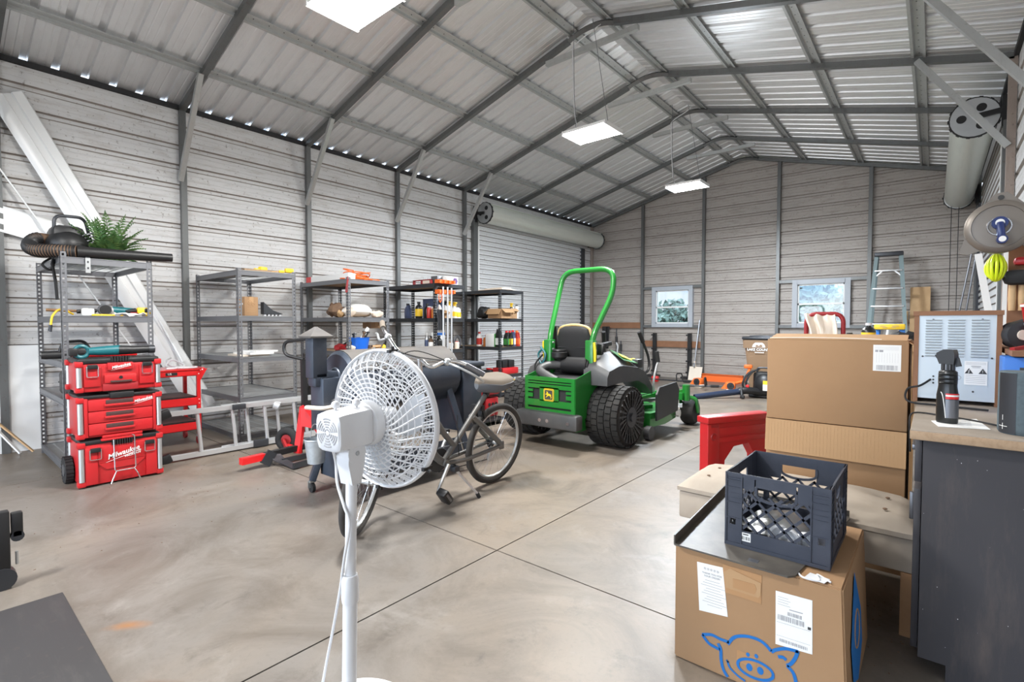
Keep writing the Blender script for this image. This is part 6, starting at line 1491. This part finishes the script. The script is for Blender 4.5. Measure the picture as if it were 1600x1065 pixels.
# hose reel
t = thing('cord_reel', 'round taupe hand crank reel with a blue handle mounted on the right post', 'reel', (.235, 3.46, 1.70))
t.scale = (.86, 1, .86)
mat('taupe', (.20, .175, .15), .4, .35)
g = G('taupe'); g.lathe([(.145, .03), (.15, .02), (.15, -.02), (.142, -.03), (.12, -.036), (.118, -.030), (.05, -.034), (.0, -.034)], (0, 0, 0), (0, 1, 0), 40)
g.prism([(-.10, .09), (-.02, .19), (.03, .195), (.13, .09)], (0, .015, 0), (1, 0, 0), (0, 0, 1), .03); g.prism([(-.145, -.05), (-.17, -.14), (-.13, -.15), (-.06, -.12)], (0, .015, 0), (1, 0, 0), (0, 0, 1), .03); g.prism([(.09, -.10), (.13, -.15), (.17, -.12), (.14, -.04)], (0, .015, 0), (1, 0, 0), (0, 0, 1), .03); g.build('housing', t)
g = G('ink'); g.cyl((.005, -.018, .165), (.005, -.0165, .165), .014, n=14); g.build('bolt_hole', t)
g = G('chrome'); g.torus((0, -.034, 0), (0, 1, 0), .05, .006, 30, 6); g.build('hub_ring', t)
mat('navy', (.015, .03, .13), .35)
g = G('navy'); g.bar((.0, -.05, .02), (.01, -.055, -.085), .058, .034, bev=.012); g.cyl((0, -.034, .015), (0, -.065, .015), .035, n=20); g.cyl((.01, -.045, -.08), (.01, -.085, -.08), .024, n=16); g.m('paper_white').cyl((0, -.065, .015), (0, -.068, .015), .02, n=16).cyl((.01, -.085, -.08), (.01, -.088, -.08), .016, n=14); g.build('crank', t)
g = G('dark_steel'); g.bx(.10, .26, .03, .05, -.06, .06); g.build('bracket', t)
for p, q, l in (((.208, 4.40, 1.67), (.317, 4.20, .868), 'white trim board leaning behind the appliance, left of the V'), ((.345, 4.42, 1.72), (.328, 4.22, .868), 'white trim board leaning behind the appliance, right of the V')):
    G('white_paint').bar(p, q, .035, .018, up=(0, 1, 0)).build('trim_board', None, l, 'board')
# table with clutter hidden behind the cartons
t = thing('side_table', 'plain wooden table behind the tall cartons', 'table', (-.22, 4.3, 0))
G('pine').bx(-.36, .14, -.3, .3, 1.05, 1.08).build('table_top', t)
for x in (-.32, .10):
    for y in (-.26, .26): G('pine').bx(x-.025, x+.025, y-.025, y+.025, 0, 1.05).build('leg', t)
bottle('black bottle with a yellow label and white cap standing behind the top carton', (-.345, 4.25, 1.081), .042, .15, 'bottle_black', 'white_plastic', 'round', 'yellow')
bottle('small dark jar beside the yellow labelled bottle behind the top carton', (-.46, 4.3, 1.081), .03, .08, 'bottle_black', 'black_plastic', 'can')
crumple('dark_rag', 'dark rag behind the top carton near the blue stepladder', (-.16, 4.25, 1.081), 'black_rubber', (.14, .14, .09), 44, 'rag', 0, .4)
t = thing('hand_truck', 'red tube hand truck handle rising behind the top carton under a cloth', 'hand truck', (-.715, 5.0, 0))
G('red_paint').m('dark_red').tube(rounded([(-.135, 0, .05), (-.135, 0, 1.31), (.135, 0, 1.31), (.135, 0, .05)], .08, 8), .018, 10).build('frame', t); G('dark_red').bx(-.15, .15, -.2, .02, .02, .03).bar((-.135, 0, .7), (.135, 0, .7), .03, .02).build('toe_plate', t)
for x in (-.17, .17): G('black_rubber').torus((x, .06, .13), (1, 0, 0), .095, .035, 24, 8).build('wheel', t)
t = thing('beige_towel', 'beige cloth draped over the red hand truck handle', 'cloth', (-.735, 5.0, 0))
g = G('cream_cloth'); gr = []
for i in range(21):
    t_ = i/20; row = []
    for j in range(13):
        s = j/12-.5; L_ = (t_-.5)*.62; y = (.026 if L_ > 0 else -.026)*min(1, abs(L_)*18); z = 1.337-abs(L_)-.02*math.exp(-abs(L_)*30)
        w = .19-.03*abs(t_-.5)+.04*(1-abs(2*t_-1)); row.append((s*w+.02*math.sin(t_*9), y*(1+.5*math.sin(s*14+t_*5))+.012*math.sin(s*20)-(.03*max(0, -L_-.02)*4 if L_ < 0 else 0), z+.012*math.sin(s*9+t_*6)*(abs(2*t_-1))))
    gr.append(row)
g.sheet(gr, .006); g.build('cloth', t)
# ---------- step ladders ----------
def step_ladder(label, loc, h, wt, wb, n, rail, cap, spread, rz=0, step='aluminium'):
    t = thing('step_ladder', label, 'ladder', loc, rz)
    for s in (-1, 1):
        G(rail).bar((s*wb/2, 0, 0), (s*wt/2, spread*.62, h-.03), .055, .024, up=(0, 1, 0)).build('front_rail', t)
        G(rail).bar((s*wb/2*.95, spread*1.35, 0), (s*wt/2*.9, spread*.74, h-.06), .04, .02, up=(0, 1, 0)).build('rear_rail', t)
    for k in range(n):
        q = (k+1)/(n+1); w = wb+(wt-wb)*q; z = h*q
        o = G(step).box((0, spread*.62*q+.01, z), (w, .085, .025), .004).build('step', t)
        if k == n-1:
            for s in (-1, 1): G(step).bar((s*w*.46, spread*.62*q, z-.09), (s*w*.22, spread*.62*q, z-.005), .012, .02).build('brace', o)
    G(cap).box((0, spread*.66, h-.02), (wt+.06, .16, .07), .012).build('top_cap', t)
    return t
mat('ladder_green', (.20, .27, .28), .5)
mat('ladder_blue', (.02, .17, .55), .45)
step_ladder('tall grey-green fibreglass step ladder standing against the back wall', (-.62, 10.55, 0), 2.45, .34, .66, 7, 'ladder_green', 'dark_steel', .45)
t = step_ladder('short blue step ladder with a yellow top behind the tall cartons', (-.44, 7.9, 0), 1.21, .26, .42, 3, 'ladder_blue', 'yellow', .4)
g = G('piping_tan')
for x0, x1, z in ((-.10, -.04, 1.20), (.03, .10, 1.20), (-.07, -.02, 1.18), (.02, .07, 1.18)): g.stroke([(x0, z), (x1, z)], (0, .181, 0), (1, 0, 0), (0, 0, 1), .010)
g.build('lettering', t)
G('white_paint').tube([(-.44, 7.85, 1.15), (-.56, 7.6, .02)], .013, 8).build('white_rod', None, 'white rod leaning in front of the blue step ladder', 'rod')
G('pine').bar((-.18, 10.95, .01), (-.19, 11.12, 1.86), .27, .02, up=(0, 1, 0)).build('pine_board', None, 'wide pine board leaning on the back wall beside the tall step ladder', 'board')
G('pine').bar((-.40, 10.88, .01), (-.38, 11.12, 1.45), .08, .02, up=(0, 1, 0)).build('pine_board', None, 'narrow pine board leaning in front of the wide one beside the tall step ladder', 'board')
for x0, x1, z, y, l in ((.10, .44, 2.45, 10.45, 'thin pole leaning in the far right corner, left one'), (.22, .47, 2.25, 10.55, 'thin pole leaning in the far right corner, right one')):
    G('grey_steel').tube([(x0, y, .01), (x1, y, z)], .012, 8).build('wall_pole', None, l, 'pole', 'poles in the far right corner')
for k, x in enumerate((.18, .27)): G('rusty_post').m('dark_steel').tube([(x, 11.0, .1), (x, 10.96, 3.15)], .005, 5).build('door_chain', None, ['thin dark pull chain under the right door coil, left one', 'thin dark pull chain under the right door coil, right one'][k], 'chain', 'pull chains of the right roll-up door')
# ---------- back wall ----------
for x0, x1, z, l in ((-6.70, -5.37, 1.20, 'brown board screwed to the back wall left of the first post'), (-5.29, -3.94, .77, 'brown board screwed to the back wall below the left window')):
    G('board_brown').bx(x0, x1, YB-.075, YB-.035, z-.07, z+.07).build('wall_board', None, l, 'board')
for x, l in ((-4.98, 'black upright tool rail on the back wall, left one'), (-4.16, 'black upright tool rail on the back wall, right one')):
    t = thing('tool_rail', l, 'rail', (x, YB-.14, 0))
    G('black_plastic').bx(-.042, .042, -.02, .03, .06, 1.02).build('upright', t)
    for z in (.98, .66, .40, .15): G('black_plastic').bx(-.065, .0, -.05, -.0, z-.018, z+.018).build('hook', t)
    G('black_plastic').bx(-.14, .14, -.16, .02, 0.02, .06).build('foot', t)
t = thing('square_shovel', 'worn square shovel leaning against the second post of the back wall', 'shovel', (-3.96, 10.86, 0))
G('zinc').m('grey_steel').tube([(.0, .30, 1.32), (-.02, .05, .30)], .017, 8).build('handle', t); g = G('cream_cloth'); g.sheet([[(-.14+.28*j/6, .0+.10*i/5+.012*abs(j-3)/3, .01+.29*i/5) for j in range(7)] for i in range(6)], .004); g.tube([(-.02, .10, .28), (-.02, .07, .42)], .022, 8); g.build('blade', t)
for x, z0, z1, l in ((-5.98, .48, 1.12, 'black handled trimmer hanging from the left brown board'), (-5.86, .42, .82, 'short black handle hanging below the left brown board')):
    t = thing('hanging_tool', l, 'tool', (x, YB-.12, 0)); G('dark_steel').tube([(0, 0, z0), (0, 0, z1)], .014, 8).build('shaft', t); G('black_plastic').tube([(0, 0, (z0+z1)/2-.05), (0, 0, (z0+z1)/2+.12)], .03, 8).build('grip', t)
    if z1 > 1: G('white_plastic').tube(spl([(.0, -.01, .78), (.04, -.01, .68), (.03, -.01, .55), (.06, -.01, .46)], 5), .02, 8).build('lower_tube', t)
g = G('navy'); g.m('black_rubber').sheet([[(-.10+.2*j/6+.03*(i/8), .02*math.sin(j*1.7+i*.4), .62+.55*i/8) for j in range(7)] for i in range(9)], .012)
g.build('dark_jacket', None, 'dark jacket hanging behind the mower seat on the back wall', 'jacket', loc=(-6.30, YB-.13, 0))
# trash bin
t = thing('wheeled_trash_bin', 'brown wheeled trash bin with a dark lid against the back wall', 'bin', (-2.40, 10.0, 0))
mat('bin_brown', (.26, .165, .095), .6)
g = G('bin_brown'); g.loft([[(x*w, y*d+.33, z) for x, y in ((-1, -1), (1, -1), (1, 1), (-1, 1))] for z, w, d in ((.04, .24, .24), (.78, .31, .31), (.78, .335, .335), (.93, .345, .345))])
bmesh.ops.bevel(g.bm, geom=[e for e in g.bm.edges if abs(e.verts[0].co.z-e.verts[1].co.z) > .1], offset=.03, segments=3, affect='EDGES'); bb = g.build('bin_body', t)
g = G('dark_steel'); g.box((0, .33, .965), (.72, .72, .06), .03); g.box((0, .30, .995), (.5, .5, .04), .02); g.build('lid', t)
for s in (-1, 1): G('black_rubber').cyl((s*.26, .58, .12), (s*.32, .58, .12), .12, n=24).build('wheel', t)
g = G('paper_white'); O = V((0, -.005, 0))
g.prism([(.11*math.cos(PI*k/16), .10*math.sin(PI*k/16)) for k in range(17)], (-.06, .0, .80), (1, 0, 0), (0, 0, 1), .012); g.m('bin_brown').prism([(-.06, .02), (-.03, .05), (0, .025), (.04, .055), (.07, .02), (.05, .005), (-.04, .005)], (-.06, -.012, .80), (1, 0, 0), (0, 0, 1), .002); g.m('paper_white').text('LAKE COUNTY', (-.05, .005, .755), (1, 0, 0), (0, 0, 1), .062, .012, bold=.002).stroke([(-.13, .705), (.03, .705)], (0, -.002, 0), (1, 0, 0), (0, 0, 1), .014, .004); g.build('county_logo', bb)
# second backpack blower on the floor
t = thing('backpack_blower', 'black backpack leaf blower standing on the floor behind the big cartons, nozzle forward', 'leaf blower', (-2.22, 9.15, 0))
g = G('black_plastic'); g.box((.08, .0, .24), (.34, .26, .38), .05); g.ball((.10, -.12, .22), (.17, .12, .19)); g.box((.05, 0, .03), (.4, .3, .05), .02); g.build('engine_housing', t)
for s in (0, 1): G('black_rubber').tube(spl([(-.04, -.13+s*.22, .46), (-.14, -.20+s*.2, .40), (-.22, -.22+s*.2, .22), (-.16, -.15+s*.2, .08)], 6), .03, 6, ell=.5).build('shoulder_strap', t)
G('dark_steel').tube(rounded([(-.03, -.08, .42), (-.03, -.08, .50), (.16, -.06, .50), (.16, -.06, .42)], .05), .015, 8).build('carry_handle', t)
g = G('yellow'); g.bx(.10, .20, -.25, -.235, .24, .30).m('paper_white').bx(.10, .20, -.25, -.235, .14, .24); g.build('sticker', t)
g = G('black_plastic'); g.tube(spl([(.05, -.15, .10), (-.12, -.30, .13), (-.24, -.36, .11)], 6), .06, 12); g.build('elbow', t)
mat('tube_blue', (.02, .03, .06), .3)
g = G('tube_blue'); g.lathe([(.052, 0), (.05, .3), (.045, .78), (.045, .8), (.037, .8), (.037, .74)], (-.22, -.35, .11), (-.60, -.63, -.085), 18); g.build('blower_tube', t)
g = G('black_plastic'); g.tube([(-.20, -.36, .17), (-.16, -.46, .06)], .022, 8).box((-.15, -.48, .04), (.07, .05, .06), .015); g.m('red_paint').box((-.12, -.30, .20), (.05, .04, .05), .01); g.build('control_grip', t)
def trimmer(label, loc, rz, length, guard):
    t = thing('string_trimmer', label, 'trimmer', loc, rz, 'orange garden power tools on the floor')
    g = G('orange'); g.box((.0, 0, .12), (.16, .15, .13), .03); g.prism([(-.16, .06), (-.05, .06), (-.05, .18), (-.08, .18)], (0, .05, 0), (1, 0, 0), (0, 0, 1), .1); g.build('engine_cover', t)
    g = G('dark_steel'); g.cyl((0, -.09, .12), (0, .02, .12), .062, n=18); g.m('black_plastic'); [g.bar((0, -.092, .12), (.055*math.cos(k*PI/3), -.092, .12+.055*math.sin(k*PI/3)), .008, .006) for k in range(6)]; g.build('starter_housing', t)
    G('cream_cloth').box((.01, 0, .035), (.16, .14, .065), .02).build('fuel_tank', t)
    G('dark_steel').tube([(-.10, 0, .10), (-length, .05, .06)], .014, 8).build('shaft', t); G('black_plastic').tube(rounded([(-.42, -.10, .09), (-.44, -.10, .24), (-.44, .10, .24), (-.42, .10, .09)], .06), .013, 8).build('loop_handle', t); G('black_rubber').tube([(-.2, 0, .095), (-.34, .01, .088)], .024, 8).build('grip', t)
    if guard: G('orange').cyl((-length, .05, .02), (-length, .05, .08), .12, n=20).build('cutting_guard', t)
    return t
trimmer('orange string trimmer with a cream tank lying nearest the mower wheel', (-3.46, 9.75, 0), -12, 1.4, False)
t = trimmer('orange edger with black looped handles lying in front of the trash bin', (-2.78, 9.45, .0), 12, .9, False)
G('orange').tube(rounded([(.05, .1, .15), (.22, .18, .20), (.30, .20, .44)], .06), .026, 8).box((.27, .19, .46), (.14, .07, .07), .02).build('upright_arm', t)
t = thing('orange_beam', 'long orange steel beam lying along the foot of the back wall', 'beam', (-3.42, 11.02, 0)); g = G('orange'); g.bx(-.48, .42, -.02, .02, 0, .16).bx(-.48, .42, -.05, .05, 0, .012).bx(-.48, .42, -.05, .05, .148, .16); g.build('beam_section', t)
t = thing('red_valve', 'small red and black fitting on the floor behind the mower', 'fitting', (-4.55, 10.2, 0)); G('red_paint').box((0, 0, .06), (.14, .1, .12), .02).build('body', t); G('dark_steel').cyl((0, 0, .12), (0, 0, .24), .012).build('stem', t); G('ink').box((-.06, 0, .17), (.05, .05, .07), .01).build('knob', t)
# ---------- lower left corner ----------
dirty_metal('mat_rubber', (.030, .029, .031), (.065, .060, .058), .6, 0., 'X', 1.2, .12)
g = G('mat_rubber'); g.bx(-2.985, -1.55, -.95, .405, 0, .016, .003); [g.bx(-2.9+.1*k, -2.896+.1*k, -.95, .40, .016, .0172) for k in range(0)]
g.build('rubber_mat', None, 'dark grey rubber mat on the floor in the bottom left corner', 'mat')
t = thing('equipment_stand', 'black steel stand cut off by the left edge above the rubber mat', 'stand', (-3.27, .235, 0))
g = G('black_plastic'); g.bx(-.025, .025, -.03, .03, .04, .36, .006); g.build('upright', t)
g = G('dark_steel'); g.cyl((-.03, .0, .05), (.03, 0, .05), .05, n=18); g.build('foot_roller', t)
g = G('black_plastic'); g.bx(-.02, .02, .035, .075, .23, .345, .006); g.m('dark_steel').cyl((-.02, .055, .235), (.02, .055, .235), .024, n=14); g.build('catch', t)
g = G('black_plastic'); g.bx(-.02, .02, -.45, -.03, .30, .35, .006).bx(-.02, .02, -.45, -.03, .06, .10, .006).bx(-.025, .025, -.5, -.44, .0, .36, .006); g.build('cross_rail', t); G('zinc').cyl((.0, .052, .10), (0, .052, .16), .006, n=8).build('pin', t)
# leaf litter specks
g = G('brown'); rnd = random.Random(12)
for k in range(260):
    if k < 150: x, y = rnd.uniform(-.75, -.05), rnd.uniform(1.85, 2.9)
    else: x, y = rnd.uniform(-5.6, -3.2), rnd.uniform(.3, 2.5)
    a = rnd.uniform(0, 6.28); l_ = rnd.uniform(.003, .010); g.bar((x, y, .0012), (x+l_*math.cos(a), y+l_*math.sin(a), .0012), .003, .002)
g.build('dirt_specks', None, 'scattered dry leaf crumbs and dirt on the concrete', 'dirt', kind='stuff')
# ---------- outside ----------
mat('outdoor_grass', (.16, .25, .07), .9, noise=(.6, .7, (.25, .28, .11)))
g = G('outdoor_grass'); g.bx(-60, 50, YB+.3, 90, -.25, -.15); g.build('ground', kind='structure')
G('concrete').bx(-30, 30, -40, -7.5, -.25, -.03).build('driveway', kind='structure')
mat('foliage', (.10, .15, .12), .8, noise=(1.2, .8, (.24, .31, .25)))
mat('bark', (.10, .075, .05), .9)
def tree(label, x, y, h, w, seed):
    rnd = random.Random(seed); t = thing('tree', label, 'tree', (x, y, -.15), 0, 'trees behind the back windows')
    g = G('bark'); g.tube(spl([(0, 0, 0), (.05, .0, h*.3), (-.05, .05, h*.6), (.0, 0, h*.85)], 5), [.16*(1-.8*k/15) for k in range(16)], 8)
    for k in range(6): a = rnd.uniform(0, 6.28); g.tube([(0, 0, h*(.3+.08*k)), (w*.4*math.cos(a), w*.4*math.sin(a), h*(.45+.09*k))], [.06, .02], 5)
    g.build('trunk', t); g = G('foliage')
    for k in range(1300):
        a, b = rnd.uniform(0, 6.28), rnd.uniform(-1, 1); q = rnd.uniform(.35, 1)**.4*w*.5*(1+.25*math.sin(3*a+seed)); s = math.sqrt(1-b*b)
        c = V((q*s*math.cos(a), q*s*math.sin(a), h*.60+q*b*h*.4/(w*.5))); l_ = rnd.uniform(.10, .22)
        u = V((rnd.uniform(-1, 1), rnd.uniform(-1, 1), rnd.uniform(-1, 1))).normalized(); v = u.orthogonal().normalized()
        g.f(g.vs([c-u*l_, c-v*l_*.5, c+u*l_, c+v*l_*.5]), False)
    g.build('leaves', t)
for i, (x, y, h, w) in enumerate(((-12.3, 25, 2.3, 2.1), (-10.2, 25, 2.5, 2.1), (-8.1, 25, 2.4, 2.1), (-5.3, 25, 2.7, 2.0), (-3.4, 25, 2.9, 1.9), (-1.5, 25, 2.7, 1.9))):
    tree(['leftmost hazy tree outside the left back window', 'middle hazy tree outside the left back window', 'rightmost hazy tree outside the left back window', 'leftmost hazy tree outside the right back window', 'middle hazy tree outside the right back window', 'rightmost hazy tree outside the right back window'][i], x, y, h, w, i+1)
t = tree('thin bare-branched tall tree seen through the right window', -3.0, 18.5, 4.2, 1.0, 40)
